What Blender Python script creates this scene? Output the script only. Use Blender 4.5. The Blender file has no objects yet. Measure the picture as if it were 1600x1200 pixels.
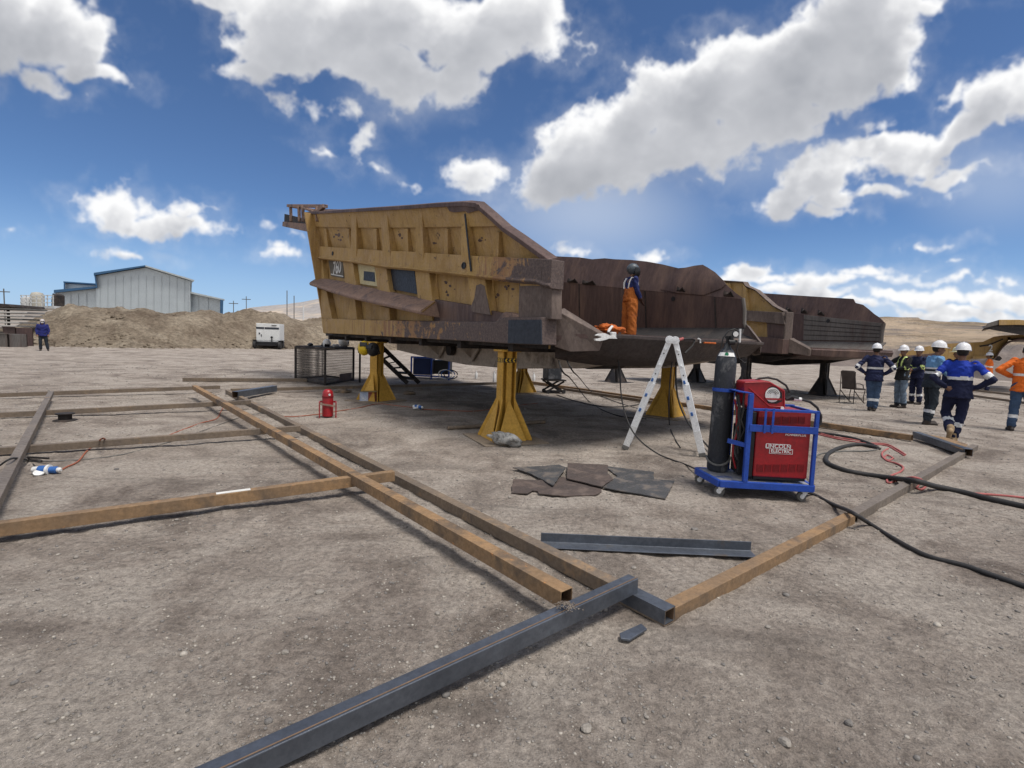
import bpy, bmesh, math, random
import numpy as np
from mathutils import Vector as V, Matrix, noise as mnoise
from math import radians as R, sin, cos, pi, atan, atan2, sqrt
random.seed(7)
rng = np.random.RandomState(5)
S = bpy.context.scene
COL = S.collection

# ---------------------------------------------------------------- camera
FPX = 800.0
PITCH, ROLL, CAMH = atan(0.085), R(2.06), 1.5
EYE = V((0, 0, CAMH))
FW = V((0, cos(PITCH), -sin(PITCH)))
U0 = V((0, sin(PITCH), cos(PITCH)))
RT = V((1, 0, 0)) * cos(ROLL) + U0 * sin(ROLL)
UP = U0 * cos(ROLL) - V((1, 0, 0)) * sin(ROLL)
cam = bpy.data.cameras.new('camera'); camo = bpy.data.objects.new('camera', cam); COL.objects.link(camo)
cam.lens = 18; cam.sensor_width = 36; cam.clip_start = 0.05; cam.clip_end = 20000
M = Matrix((RT, UP, -FW)).transposed().to_4x4(); M.translation = EYE
camo.matrix_world = M
S.camera = camo

def ray(px, py):
    return (FW * FPX + RT * (px - 800) - UP * (py - 600)).normalized()
def onplane(px, py, p0, n):
    d = ray(px, py); return EYE + d * ((V(p0) - EYE).dot(n) / d.dot(n))
def G(px, py, z=0.0):
    return onplane(px, py, V((0, 0, z)), V((0, 0, 1)))
def PY(px, py, Y):
    return onplane(px, py, V((0, Y, 0)), V((0, 1, 0)))

# ---------------------------------------------------------------- scene objects
def tag(o, label=None, cat=None, group=None, kind=None):
    if label: o['label'] = label
    if cat: o['category'] = cat
    if group: o['group'] = group
    if kind: o['kind'] = kind
    return o
def thing(name, label, cat, loc=(0, 0, 0), rotz=0, group=None):
    o = bpy.data.objects.new(name, None); COL.objects.link(o)
    o.location = V(loc); o.rotation_euler = (0, 0, rotz); o.empty_display_size = .2
    return tag(o, label, cat, group)
def copy_tree(o, parent=None):
    c = o.copy(); COL.objects.link(c)
    if parent: c.parent = parent
    for ch in [q for q in bpy.data.objects if q.parent == o]:
        copy_tree(ch, c)
    return c

class MB:
    """mesh collector, coordinates relative to .org"""
    def __init__(s, org=(0, 0, 0)):
        s.v = []; s.f = []; s.mi = []; s.org = V(org); s.cur = 0
    def add(s, vs, fs):
        b = len(s.v); s.v += [V(p) - s.org for p in vs]
        s.f += [[b + i for i in f] for f in fs]; s.mi += [s.cur] * len(fs)
        return s
    def box(s, x0, x1, y0, y1, z0, z1):
        vs = [(x, y, z) for z in (z0, z1) for y in (y0, y1) for x in (x0, x1)]
        return s.add(vs, [(0, 2, 3, 1), (4, 5, 7, 6), (0, 1, 5, 4), (2, 6, 7, 3), (0, 4, 6, 2), (1, 3, 7, 5)])
    def obox(s, c, ax, ay, az):
        """centre and three half-extent vectors"""
        c, ax, ay, az = V(c), V(ax), V(ay), V(az)
        vs = [c + ax * i + ay * j + az * k for k in (-1, 1) for j in (-1, 1) for i in (-1, 1)]
        return s.add(vs, [(0, 2, 3, 1), (4, 5, 7, 6), (0, 1, 5, 4), (2, 6, 7, 3), (0, 4, 6, 2), (1, 3, 7, 5)])
    def bar(s, a, b, w, h, up=(0, 0, 1)):
        """rectangular bar from a to b"""
        a, b, up = V(a), V(b), V(up); d = (b - a)
        sd = d.cross(up).normalized(); u2 = sd.cross(d).normalized()
        return s.obox((a + b) / 2, d / 2, sd * w / 2, u2 * h / 2)
    def prism(s, pts, ext):
        n = len(pts); ext = V(ext); pts = [V(p) for p in pts]
        vs = pts + [p + ext for p in pts]
        fs = [list(range(n)), list(range(2 * n - 1, n - 1, -1))]
        fs += [(i, i + n, (i + 1) % n + n, (i + 1) % n) for i in range(n)]
        return s.add(vs, fs)
    def loft(s, rings, caps=True, closed=True):
        n = len(rings[0]); vs = [p for r in rings for p in r]; fs = []
        m = n if closed else n - 1
        for k in range(len(rings) - 1):
            for i in range(m):
                j = (i + 1) % n
                fs.append((k * n + i, k * n + j, (k + 1) * n + j, (k + 1) * n + i))
        if caps:
            fs.append(list(range(n - 1, -1, -1))); fs.append([(len(rings) - 1) * n + i for i in range(n)])
        return s.add(vs, fs)
    def tube(s, pts, r, n=8, rr=None, caps=True, flat=1.0):
        pts = [V(p) for p in pts]; rings = []; prev = None
        for i, p in enumerate(pts):
            t = (pts[min(i + 1, len(pts) - 1)] - pts[max(i - 1, 0)]).normalized()
            if prev is None:
                prev = t.cross(V((0, 0, 1)))
                if prev.length < .05: prev = t.cross(V((0, 1, 0)))
            sd = (prev - t * prev.dot(t)).normalized(); prev = sd; u = sd.cross(t)
            q = rr[i] if rr else r
            rings.append([p + sd * (cos(2 * pi * k / n) * q) + u * (sin(2 * pi * k / n) * q * flat) for k in range(n)])
        return s.loft(rings, caps)
    def lathe(s, prof, c=(0, 0, 0), n=16, ax=(0, 0, 1), sx=1, sy=1):
        """prof = [(r, h)...] around axis ax"""
        ax = V(ax).normalized(); c = V(c)
        x = ax.cross(V((0, 1, 0)));  x = V((1, 0, 0)) if x.length < .1 else x.normalized()
        y = ax.cross(x)
        rings = [[c + ax * h + x * (cos(2 * pi * k / n) * max(r, 1e-4) * sx) + y * (sin(2 * pi * k / n) * max(r, 1e-4) * sy) for k in range(n)] for r, h in prof]
        return s.loft(rings)
    def ell(s, c, rx, ry, rz, n=12, m=8, rot=None):
        c = V(c); vs = []; 
        for i in range(1, m):
            a = pi * i / m
            for k in range(n):
                b = 2 * pi * k / n; vs.append(V((rx * sin(a) * cos(b), ry * sin(a) * sin(b), rz * cos(a))))
        vs += [V((0, 0, rz)), V((0, 0, -rz))]
        if rot is not None: vs = [rot @ q for q in vs]
        fs = [((i) * n + k, (i + 1) * n + k, (i + 1) * n + (k + 1) % n, i * n + (k + 1) % n) for i in range(m - 2) for k in range(n)]
        t = (m - 1) * n
        fs += [(t, k, (k + 1) % n) for k in range(n)] + [(t + 1, (m - 2) * n + (k + 1) % n, (m - 2) * n + k) for k in range(n)]
        return s.add([c + q for q in vs], fs)
    def build(s, name, mats, parent=None, bevel=0, smooth=False, fix=True):
        me = bpy.data.meshes.new(name)
        me.from_pydata([tuple(p) for p in s.v], [], s.f)
        for m in (mats if isinstance(mats, (list, tuple)) else [mats]): me.materials.append(m)
        me.polygons.foreach_set('material_index', s.mi)
        if fix:
            bm = bmesh.new(); bm.from_mesh(me)
            bmesh.ops.recalc_face_normals(bm, faces=bm.faces); bm.to_mesh(me); bm.free()
        if smooth:
            me.polygons.foreach_set('use_smooth', [True] * len(me.polygons))
            if smooth != 'all': me.set_sharp_from_angle(angle=R(38))
        o = bpy.data.objects.new(name, me); COL.objects.link(o)
        if parent is not None: o.parent = parent
        else: o.location = s.org
        if bevel:
            b = o.modifiers.new('bevel', 'BEVEL'); b.width = bevel; b.segments = 2; b.limit_method = 'ANGLE'; b.angle_limit = R(40)
            b.harden_normals = False
        return o

def setparent_local(o, parent):   # mesh already in parent's local coordinates
    o.parent = parent; return o

# ---------------------------------------------------------------- materials
def nn(nt, typ, **kw):
    n = nt.nodes.new(typ)
    for k, v in kw.items():
        if k in n.inputs: n.inputs[k].default_value = v
        else: setattr(n, k, v)
    return n
def ramp(nt, fac, stops, interp='LINEAR'):
    r = nt.nodes.new('ShaderNodeValToRGB'); r.color_ramp.interpolation = interp
    e = r.color_ramp.elements
    while len(e) < len(stops): e.new(0.5)
    for el, (p, c) in zip(e, stops):
        el.position = p; el.color = (*c, 1) if len(c) == 3 else c
    nt.links.new(fac, r.inputs[0]); return r.outputs[0]
def mixc(nt, fac, a, b, mode='MIX'):
    m = nt.nodes.new('ShaderNodeMix'); m.data_type = 'RGBA'; m.blend_type = mode
    for sock, val in ((m.inputs[0], fac), (m.inputs[6], a), (m.inputs[7], b)):
        if isinstance(val, bpy.types.NodeSocket): nt.links.new(val, sock)
        elif isinstance(val, (int, float)): sock.default_value = val
        else: sock.default_value = (*val, 1)
    return m.outputs[2]
def newmat(name):
    m = bpy.data.materials.new(name); m.use_nodes = True
    nt = m.node_tree; b = nt.nodes['Principled BSDF']; return m, nt, b
def gray(x): return (x, x, x)
def noise(nt, co, scale, detail=4, rough=.6, dist=0.0):
    n = nn(nt, 'ShaderNodeTexNoise'); n.inputs['Scale'].default_value = scale; n.inputs['Detail'].default_value = detail
    n.inputs['Roughness'].default_value = rough; n.inputs['Distortion'].default_value = dist
    nt.links.new(co, n.inputs['Vector']); return n.outputs[0]
def objco(nt, sc=(1, 1, 1), rot=(0, 0, 0)):
    t = nt.nodes.new('ShaderNodeTexCoord'); mp = nt.nodes.new('ShaderNodeMapping')
    mp.inputs['Scale'].default_value = sc; mp.inputs['Rotation'].default_value = rot
    nt.links.new(t.outputs['Object'], mp.inputs[0]); return mp.outputs[0]
def bumpn(nt, b, h, strength=.3, dist=.01):
    bp = nt.nodes.new('ShaderNodeBump'); bp.inputs['Strength'].default_value = strength; bp.inputs['Distance'].default_value = dist
    nt.links.new(h, bp.inputs['Height']); nt.links.new(bp.outputs[0], b.inputs['Normal'])

def worn(name, c1, c2=None, wear=None, scale=4, thr=(.5, .62), rough=.6, metal=0, bump=.25, var=.25, bscale=40, streak=1.0, spots=None, sthr=(.66, .7), spec=.35):
    """paint/metal: base c1 varying to c2, patches of `wear`, small spots"""
    m, nt, b = newmat(name)
    co = objco(nt, (1, 1, 1 / streak)); L = nt.links
    c2 = c2 or tuple(x * (1 - var) for x in c1)
    n1 = noise(nt, co, scale * .6, 6, .65)
    col = ramp(nt, n1, [(.3, c2), (.7, c1)])
    n3 = noise(nt, co, scale * 9, 5, .7)
    dk = ramp(nt, n3, [(.3, gray(.72)), (.65, gray(1.08))])
    col = mixc(nt, 1.0, col, dk, 'MULTIPLY')
    if wear:
        n2 = noise(nt, co, scale, 8, .68, .3)
        w = ramp(nt, n2, [(thr[0], gray(0)), (thr[1], gray(1))])
        col = mixc(nt, w, col, wear)
    if spots:
        n4 = noise(nt, co, scale * 4, 7, .7, .5)
        w = ramp(nt, n4, [(sthr[0], gray(0)), (sthr[1], gray(1))])
        col = mixc(nt, w, col, spots)
    L.new(col, b.inputs['Base Color'])
    rr = ramp(nt, n3, [(.3, gray(min(1, rough * 1.2))), (.7, gray(rough * .8))])
    L.new(rr, b.inputs['Roughness'])
    b.inputs['Metallic'].default_value = metal
    b.inputs['Specular IOR Level'].default_value = spec
    if bump:
        nb = noise(nt, co, bscale, 6, .7); bumpn(nt, b, nb, bump, .01)
    return m
# numpy value noise
def vnoise(x, y, seed=0):
    xi = np.floor(x).astype(np.int64); yi = np.floor(y).astype(np.int64); fx = x - xi; fy = y - yi
    fx = fx * fx * (3 - 2 * fx); fy = fy * fy * (3 - 2 * fy)
    def h(a, b):
        n = (a * 374761393 + b * 668265263 + seed * 974634777) & 0xffffffff
        n = ((n ^ (n >> 13)) * 1274126177) & 0xffffffff
        return ((n ^ (n >> 16)) & 0xffff) / 65535.0
    return (h(xi, yi) * (1 - fx) + h(xi + 1, yi) * fx) * (1 - fy) + (h(xi, yi + 1) * (1 - fx) + h(xi + 1, yi + 1) * fx) * fy
def fbm(x, y, o=4, seed=0, g=.5):
    s = 0; a = 1; t = 0
    for i in range(o):
        s = s + a * (vnoise(x * 2 ** i, y * 2 ** i, seed + i) - .5); t += a; a *= g
    return s / t * 2
# ---------------------------------------------------------------- sun and sky
SUN_EL, SUN_AZ = R(69), R(122)      # azimuth measured clockwise from +Y
sd = V((sin(SUN_AZ) * cos(SUN_EL), cos(SUN_AZ) * cos(SUN_EL), sin(SUN_EL)))
sun = bpy.data.lights.new('sun', 'SUN'); sun.energy = 3.0; sun.angle = R(20); sun.color = (1, .95, .88)
suno = bpy.data.objects.new('sun', sun); COL.objects.link(suno)
suno.rotation_euler = sd.to_track_quat('Z', 'Y').to_euler(); suno.location = (0, 0, 50)

wd = bpy.data.worlds.new("World"); S.world = wd; wd.use_nodes = True
nt = wd.node_tree; nt.nodes.clear(); L = nt.links
out = nt.nodes.new('ShaderNodeOutputWorld'); bg = nt.nodes.new('ShaderNodeBackground'); L.new(bg.outputs[0], out.inputs[0])
sky = nt.nodes.new('ShaderNodeTexSky'); sky.sky_type = 'NISHITA'; sky.sun_disc = False
sky.sun_elevation = SUN_EL; sky.sun_rotation = SUN_AZ; sky.altitude = 2500; sky.air_density = 1.0; sky.dust_density = .35; sky.ozone_density = 1.6
bg.inputs[1].default_value = 0.085
def mth(nt, op, a, b=None, c=None, clamp=False):
    m = nt.nodes.new('ShaderNodeMath'); m.operation = op; m.use_clamp = clamp
    for i, x in enumerate((a, b, c)):
        if x is None: continue
        if isinstance(x, (int, float)): m.inputs[i].default_value = x
        else: nt.links.new(x, m.inputs[i])
    return m.outputs[0]
def vmt(nt, op, a, b=None, scale=None):
    m = nt.nodes.new('ShaderNodeVectorMath'); m.operation = op
    for i, x in enumerate((a, b)):
        if x is None: continue
        if isinstance(x, (tuple, list)): m.inputs[i].default_value = x
        else: nt.links.new(x, m.inputs[i])
    if scale is not None: m.inputs['Scale'].default_value = scale
    return m
# clouds: ellipses in the plane (x/y, z/y) of world directions; (px, py, rx, ry, tilt)
BL = [(620,55,200,48,2),(80,50,100,44,12),(850,292,60,30,-35),(930,245,110,55,-28),(1080,220,120,55,-8),(1230,165,120,52,-10),(1180,110,130,60,-18),(1300,272,85,38,-14),(1480,205,105,38,-24),(1390,252,110,34,-10),(1560,150,80,45,-30),(990,265,120,32,-8),
 (40,22,140,56,8),(-60,60,110,60,0),(150,112,62,15,8),(72,122,30,14,30),(100,145,22,7,20),
 (600,30,265,62,2),(470,72,125,48,8),(600,112,115,45,15),(770,35,125,52,-14),(640,158,32,30,10),(700,120,45,28,-20),(385,105,46,22,12),(330,-20,120,24,5),
 (440,157,26,9,10),(487,172,14,14,0),(545,178,34,9,15),(568,222,14,26,35),(600,268,44,9,20),(640,290,38,8,14),(490,236,14,5,20),
 (740,268,46,24,0),(742,292,38,16,0),(730,255,22,18,0),
 (170,322,82,26,6),(165,303,34,22,0),(270,352,80,20,12),(282,332,30,18,0),(215,348,95,18,9),
 (212,391,40,6,6),(425,404,36,8,0),(430,396,16,8,0),(12,369,24,6,0),(435,364,10,4,0),(465,373,12,4,10),
 (900,225,95,48,-32),(985,190,120,62,-22),(1010,245,150,40,-6),(1100,150,130,80,-14),(1150,90,90,60,0),(1250,90,150,72,-10),(1330,55,120,66,0),(860,268,60,26,-35),(1190,185,130,45,-6),(1300,140,110,42,-20),(1345,-10,90,40,0),(1390,100,60,40,-20),
 (1370,180,50,14,-25),(1240,298,80,26,-8),(1270,262,55,26,-8),(1330,236,92,38,-12),(1420,222,115,36,-8),(1380,210,55,28,0),(1540,180,100,36,-28),(1600,150,60,40,-20),(1470,272,85,12,-6),(1340,306,95,12,-4),(1215,322,48,14,0),(1290,322,40,9,0),
 (1482,142,34,9,-30),(1520,130,24,8,-20),(1450,8,42,9,0),
 (1447,387,46,8,-4),(1300,438,70,14,-6),(1360,422,60,13,-5),(1395,430,60,13,0),(1150,434,45,11,-6),(1110,440,40,8,-4),(1205,440,40,5,0),(1280,458,110,10,0),(1490,415,45,6,0),(1500,440,90,10,-2),(1560,434,60,9,0),(1440,462,150,13,0),(1580,465,80,16,0),(1500,488,120,8,0),(1340,478,90,8,0),(905,397,18,6,0),(1018,401,22,5,0)]

CW, CH = 4096, 2048
def sstep(x, a, b):
    t = np.clip((x - a) / (b - a), 0, 1); return t * t * (3 - 2 * t)
c0, c1 = int(CW * (.5 - 80 / 360)), int(CW * (.5 + 80 / 360))
azg = (np.arange(c0, c1) + .5) / CW * 2 * pi - pi          # 0 = +Y
elg = (np.arange(CH // 2, CH) + .5) / CH * pi - pi / 2
AZ, EL = np.meshgrid(azg, elg)
yy_ = np.maximum(np.cos(AZ) * np.cos(EL), .03)
CU = np.sin(AZ) * np.cos(EL) / yy_; CV = np.sin(EL) / yy_
inside = (CV < 1.6) & (np.abs(CU) < 2.6)
CU = np.clip(CU, -2.6, 2.6); CV = np.clip(CV, 0, 1.7)
def cloud_field(u, w, o):
    wu = u + .030 * fbm(u * 9, w * 9, 4, 3) + .012 * fbm(u * 30, w * 30, 3, 5); ww = w + .030 * fbm(u * 9 + 7, w * 9, 4, 4) + .010 * fbm(u * 30 + 3, w * 30, 3, 6)
    acc = np.full(u.shape, -.2)
    for (px, py, rx, ry, tl) in BL:
        d = ray(px, py); cu, cw = d.x / d.y, d.z / d.y
        t = -R(tl); du, dw = wu - cu, ww - cw
        a = (du * cos(t) + dw * sin(t)) / (rx / 800); b = (-du * sin(t) + dw * cos(t)) / (ry / 800)
        s_ = min(sqrt(rx * ry) / 800, .10)
        acc = np.maximum(acc, (1 - np.sqrt(a * a + b * b)) * s_)
    amp = np.clip(.036 + .12 * np.maximum(acc, -.02), .030, .045)
    n = fbm(u * 11, w * 13, o, 11, .56)
    bil = 1 - np.abs(fbm(u * 24, w * 24, 4, 31, .55)) * 2.2       # billows
    return acc + amp * n * 1.15 + .016 * (bil - .55)
D0 = cloud_field(CU, CV, 8)
# light reaches each spot from above: sum the cloud between it and the light
tau = 0
for k in (1, 3, 7, 13):
    tau = tau + np.clip(cloud_field(CU + .0035 * k, CV + .0085 * k, 4) + .004, 0, .06) * (1.3 if k < 4 else 2.2)
core = np.clip(D0, 0, .09)
lit = np.exp(-tau * 6.6) * .80 + np.exp(-core * 20) * .20
bl = 1 - np.abs(fbm(CU * 9, CV * 11, 4, 78, .5)) * 2.2
lit = lit + .02 + .20 * fbm(CU * 5, CV * 8, 4, 77, .5) + .10 * (bl - .5)
lit = np.clip(lit, 0, 1)
al = sstep(D0, -.008, .026)
wisp = sstep(D0, -.050, .010) * np.clip(.30 + .9 * fbm(CU * 16 + 5, CV * 16, 6, 91, .62), 0, 1) * .26
al = np.maximum(al, wisp)
al = np.where(inside, al, 0)
img = np.zeros((CH, CW, 4), np.float32); img[..., 3] = 1
# the rest of the sky: unseen cloud from noise, thickened to add white fill light
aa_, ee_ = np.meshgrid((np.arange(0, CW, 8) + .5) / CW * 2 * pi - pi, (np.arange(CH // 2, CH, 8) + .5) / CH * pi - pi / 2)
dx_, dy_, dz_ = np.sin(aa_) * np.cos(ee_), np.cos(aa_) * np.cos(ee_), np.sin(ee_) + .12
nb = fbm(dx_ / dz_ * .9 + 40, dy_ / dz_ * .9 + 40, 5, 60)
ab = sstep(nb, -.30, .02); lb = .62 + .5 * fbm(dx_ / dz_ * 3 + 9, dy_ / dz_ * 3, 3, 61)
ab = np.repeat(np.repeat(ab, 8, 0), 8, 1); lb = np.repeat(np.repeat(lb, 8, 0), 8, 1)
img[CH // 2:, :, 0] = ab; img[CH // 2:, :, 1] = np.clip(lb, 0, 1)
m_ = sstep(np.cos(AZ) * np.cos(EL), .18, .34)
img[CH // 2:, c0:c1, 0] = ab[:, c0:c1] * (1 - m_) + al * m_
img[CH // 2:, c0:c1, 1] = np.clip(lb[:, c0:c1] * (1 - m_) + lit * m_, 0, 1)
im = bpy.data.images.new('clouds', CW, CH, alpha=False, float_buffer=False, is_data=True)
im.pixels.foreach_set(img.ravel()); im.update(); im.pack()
del img, D0, tau, lit, al
tc = nt.nodes.new('ShaderNodeTexCoord'); sp = nt.nodes.new('ShaderNodeSeparateXYZ'); L.new(tc.outputs['Generated'], sp.inputs[0])
cb = nt.nodes.new('ShaderNodeCombineXYZ')
L.new(mth(nt, 'MULTIPLY_ADD', mth(nt, 'ARCTAN2', sp.outputs[0], sp.outputs[1]), 1 / (2 * pi), .5), cb.inputs[0])
L.new(mth(nt, 'MULTIPLY_ADD', mth(nt, 'ARCSINE', sp.outputs[2]), 1 / pi, .5), cb.inputs[1])
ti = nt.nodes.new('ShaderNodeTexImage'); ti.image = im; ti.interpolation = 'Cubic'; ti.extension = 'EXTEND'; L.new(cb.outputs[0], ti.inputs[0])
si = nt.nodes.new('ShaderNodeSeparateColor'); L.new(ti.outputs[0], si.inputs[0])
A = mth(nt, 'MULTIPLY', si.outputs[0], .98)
ccol = ramp(nt, si.outputs[1], [(0, (.38, .395, .43)), (.35, (.60, .61, .64)), (.75, (.99, .99, .99))])
ccol = vmt(nt, 'SCALE', ccol, scale=9.5).outputs[0]
yy = mth(nt, 'MAXIMUM', sp.outputs[1], .03)
cb = nt.nodes.new('ShaderNodeCombineXYZ'); L.new(mth(nt, 'DIVIDE', sp.outputs[0], yy), cb.inputs[0]); L.new(mth(nt, 'DIVIDE', sp.outputs[2], yy), cb.inputs[1])
fm = nt.nodes.new('ShaderNodeMapRange'); fm.interpolation_type = 'SMOOTHSTEP'; L.new(sp.outputs[1], fm.inputs[0]); fm.inputs[1].default_value = .12; fm.inputs[2].default_value = .3
skyc = mixc(nt, 1.0, sky.outputs[0], (.68, .84, 1.02), 'MULTIPLY'); SKYMUL = skyc.node
hz = nt.nodes.new('ShaderNodeMapRange'); hz.interpolation_type = 'SMOOTHERSTEP'; L.new(sp.outputs[2], hz.inputs[0]); hz.inputs[1].default_value = .24; hz.inputs[2].default_value = -.10; hz.inputs[3].default_value = 0; hz.inputs[4].default_value = .95
skyc = mixc(nt, hz.outputs[0], skyc, (3.7, 5.3, 7.7))
# rain veil and thin haze cloud low on the right: soft, wide
def veil(px, py, rx, ry, k):
    d = ray(px, py); mp = nt.nodes.new('ShaderNodeMapping'); mp.vector_type = 'TEXTURE'
    mp.inputs['Location'].default_value = (d.x / d.y, d.z / d.y, 0); mp.inputs['Scale'].default_value = (rx / 800, ry / 800, 1)
    L.new(cb.outputs[0], mp.inputs[0]); ln = vmt(nt, 'LENGTH', mp.outputs[0]).outputs['Value']
    r = nt.nodes.new('ShaderNodeMapRange'); r.interpolation_type = 'SMOOTHSTEP'; L.new(ln, r.inputs[0]); r.inputs[1].default_value = 1; r.inputs[2].default_value = 0; r.inputs[3].default_value = 0; r.inputs[4].default_value = k
    return mth(nt, 'MULTIPLY', r.outputs[0], fm.outputs[0])
vv = veil(920, 330, 250, 120, .52)
for a in ((1560, 280, 200, 110, .35), (1180, 250, 220, 90, .25), (1450, 470, 420, 60, .45), (640, 150, 150, 60, .15)):
    vv = mth(nt, 'MAXIMUM', vv, veil(*a))
c = mixc(nt, vv, skyc, (6.2, 6.9, 8.0))
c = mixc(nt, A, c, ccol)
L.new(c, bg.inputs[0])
wd.cycles.sampling_method = 'MANUAL'; wd.cycles.sample_map_resolution = 512

S.view_settings.view_transform = 'Standard'; S.view_settings.look = 'None'; S.view_settings.exposure = 0.34; S.view_settings.gamma = 1
S.view_settings.use_curve_mapping = False
S.cycles.max_bounces = 5; S.cycles.diffuse_bounces = 3; S.cycles.glossy_bounces = 2; S.cycles.transparent_max_bounces = 4
S.cycles.use_adaptive_sampling = True
# ---------------------------------------------------------------- ground sheet, gravel, stones
def gz(x, y):
    x = np.asarray(x, float); y = np.asarray(y, float)
    r = np.sqrt(x * x + y * y)
    fade = 1 / (1 + (r / 60.) ** 2)
    return (0.020 * fbm(x * .9, y * .9, 3, 1) + 0.013 * fbm(x * 4.5, y * 4.5, 3, 9) + 0.009 * fbm(x * 16, y * 16, 3, 20)) * (.35 + .65 * fade) + .10 * fade * 0
def gzf(x, y): return float(gz(x, y))

az = np.concatenate([np.linspace(-62, 62, 1000), np.linspace(62, 298, 90)[1:-1]])
rad = [0.25]
while rad[-1] < 6000:
    r_ = rad[-1]; rad.append(r_ + max(.022, r_ * .0125) * (1 if r_ < 60 else 4))
rad = np.array(rad); na = len(az); nr = len(rad)
aa, rr_ = np.meshgrid(np.radians(az), rad)
X = np.sin(aa) * rr_; Y = np.cos(aa) * rr_; Z = gz(X, Y)
verts = np.stack([X.ravel(), Y.ravel(), Z.ravel()], 1); verts = np.vstack([verts, [[0, 0, 0]]])
i = np.arange(nr - 1)[:, None] * na; j = np.arange(na)[None]; j2 = (j + 1) % na
q = np.stack([i + j, i + j2, i + na + j2, i + na + j], -1).reshape(-1, 4)
tri = np.stack([np.full(na, nr * na), (np.arange(na) + 1) % na, np.arange(na)], -1)
me = bpy.data.meshes.new('ground')
me.vertices.add(len(verts)); me.vertices.foreach_set('co', verts.ravel())
me.loops.add(q.size + tri.size); me.loops.foreach_set('vertex_index', np.concatenate([q[:, ::-1].ravel(), tri[:, ::-1].ravel()]))
me.polygons.add(len(q) + len(tri))
me.polygons.foreach_set('loop_start', np.concatenate([np.arange(len(q)) * 4, len(q) * 4 + np.arange(len(tri)) * 3]))
me.update(calc_edges=True); me.validate()
me.polygons.foreach_set('use_smooth', [True] * len(me.polygons))
ground = bpy.data.objects.new('ground', me); COL.objects.link(ground); ground['kind'] = 'structure'

m, nt, b = newmat('dirt'); co = objco(nt); L = nt.links
big = noise(nt, co, .35, 5, .6); mid = noise(nt, co, 2.2, 6, .65); fine = noise(nt, co, 24, 8, .75); vf = noise(nt, co, 120, 4, .7)
c = ramp(nt, mid, [(.30, (.152, .124, .104)), (.47, (.265, .223, .190)), (.68, (.400, .346, .298))])
c = mixc(nt, ramp(nt, big, [(.35, gray(0)), (.62, gray(.6))]), c, (.335, .290, .248))
dust = noise(nt, objco(nt, (1, 1, 1), (0, 0, .3)), .85, 7, .68, .8)
c = mixc(nt, ramp(nt, dust, [(.48, gray(0)), (.57, gray(.6)), (.72, gray(.9))]), c, (.430, .380, .330))
c = mixc(nt, ramp(nt, dust, [(.32, gray(.8)), (.46, gray(0))]), c, (.128, .103, .088))
c = mixc(nt, 1.0, c, ramp(nt, fine, [(.28, gray(.46)), (.5, gray(.97)), (.72, gray(1.45))]), 'MULTIPLY')
c = mixc(nt, 1.0, c, ramp(nt, vf, [(.3, gray(.72)), (.7, gray(1.24))]), 'MULTIPLY')
vo = nt.nodes.new('ShaderNodeTexVoronoi'); vo.inputs['Scale'].default_value = 46; L.new(co, vo.inputs['Vector'])
peb = ramp(nt, vo.outputs['Distance'], [(.12, gray(1)), (.24, gray(0))])
pm = ramp(nt, noise(nt, co, 5, 5, .65), [(.46, gray(0)), (.60, gray(.55))])
pmx = mixc(nt, 1.0, peb, pm, 'MULTIPLY')
c = mixc(nt, pmx, c, mixc(nt, vo.outputs['Color'], (.17, .15, .135), (.56, .53, .48)))
# rut-like streaks where vehicles have turned
rut = noise(nt, objco(nt, (.35, 2.6, 1), (0, 0, -.35)), 1.0, 5, .6, 1.2)
c = mixc(nt, ramp(nt, rut, [(.56, gray(0)), (.66, gray(.40))]), c, (.155, .135, .118))
stn = ramp(nt, noise(nt, objco(nt, (.5, .5, 1)), 1.6, 5, .6, .6), [(.62, gray(0)), (.72, gray(.35))])
c = mixc(nt, stn, c, (.10, .088, .078))
L.new(c, b.inputs['Base Color']); b.inputs['Roughness'].default_value = .95; b.inputs['Specular IOR Level'].default_value = .15
h = mth(nt, 'ADD', mth(nt, 'MULTIPLY', fine, 1.0), mth(nt, 'MULTIPLY', vf, .35))
h = mth(nt, 'ADD', h, mth(nt, 'MULTIPLY', pmx, .7)); h = mth(nt, 'ADD', h, mth(nt, 'MULTIPLY', noise(nt, co, 7, 6, .7), 1.6)); bumpn(nt, b, h, 1.0, .032)
me.materials.append(m); M_dirt = m
M_stone = worn('stone', (.33, .30, .265), (.20, .18, .16), scale=12, rough=.9, bump=.5, bscale=60)
M_stone2 = worn('stone_grey', (.22, .205, .19), (.13, .12, .112), scale=12, rough=.9, bump=.5, bscale=60)

ico = bmesh.new(); bmesh.ops.create_icosphere(ico, subdivisions=1, radius=1); IV = np.array([v.co[:] for v in ico.verts]); IF = np.array([[v.index for v in f.verts] for f in ico.faces]); ico.free()
ico = bmesh.new(); bmesh.ops.create_icosphere(ico, subdivisions=2, radius=1); IV2 = np.array([v.co[:] for v in ico.verts]); IF2 = np.array([[v.index for v in f.verts] for f in ico.faces]); ico.free()
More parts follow.
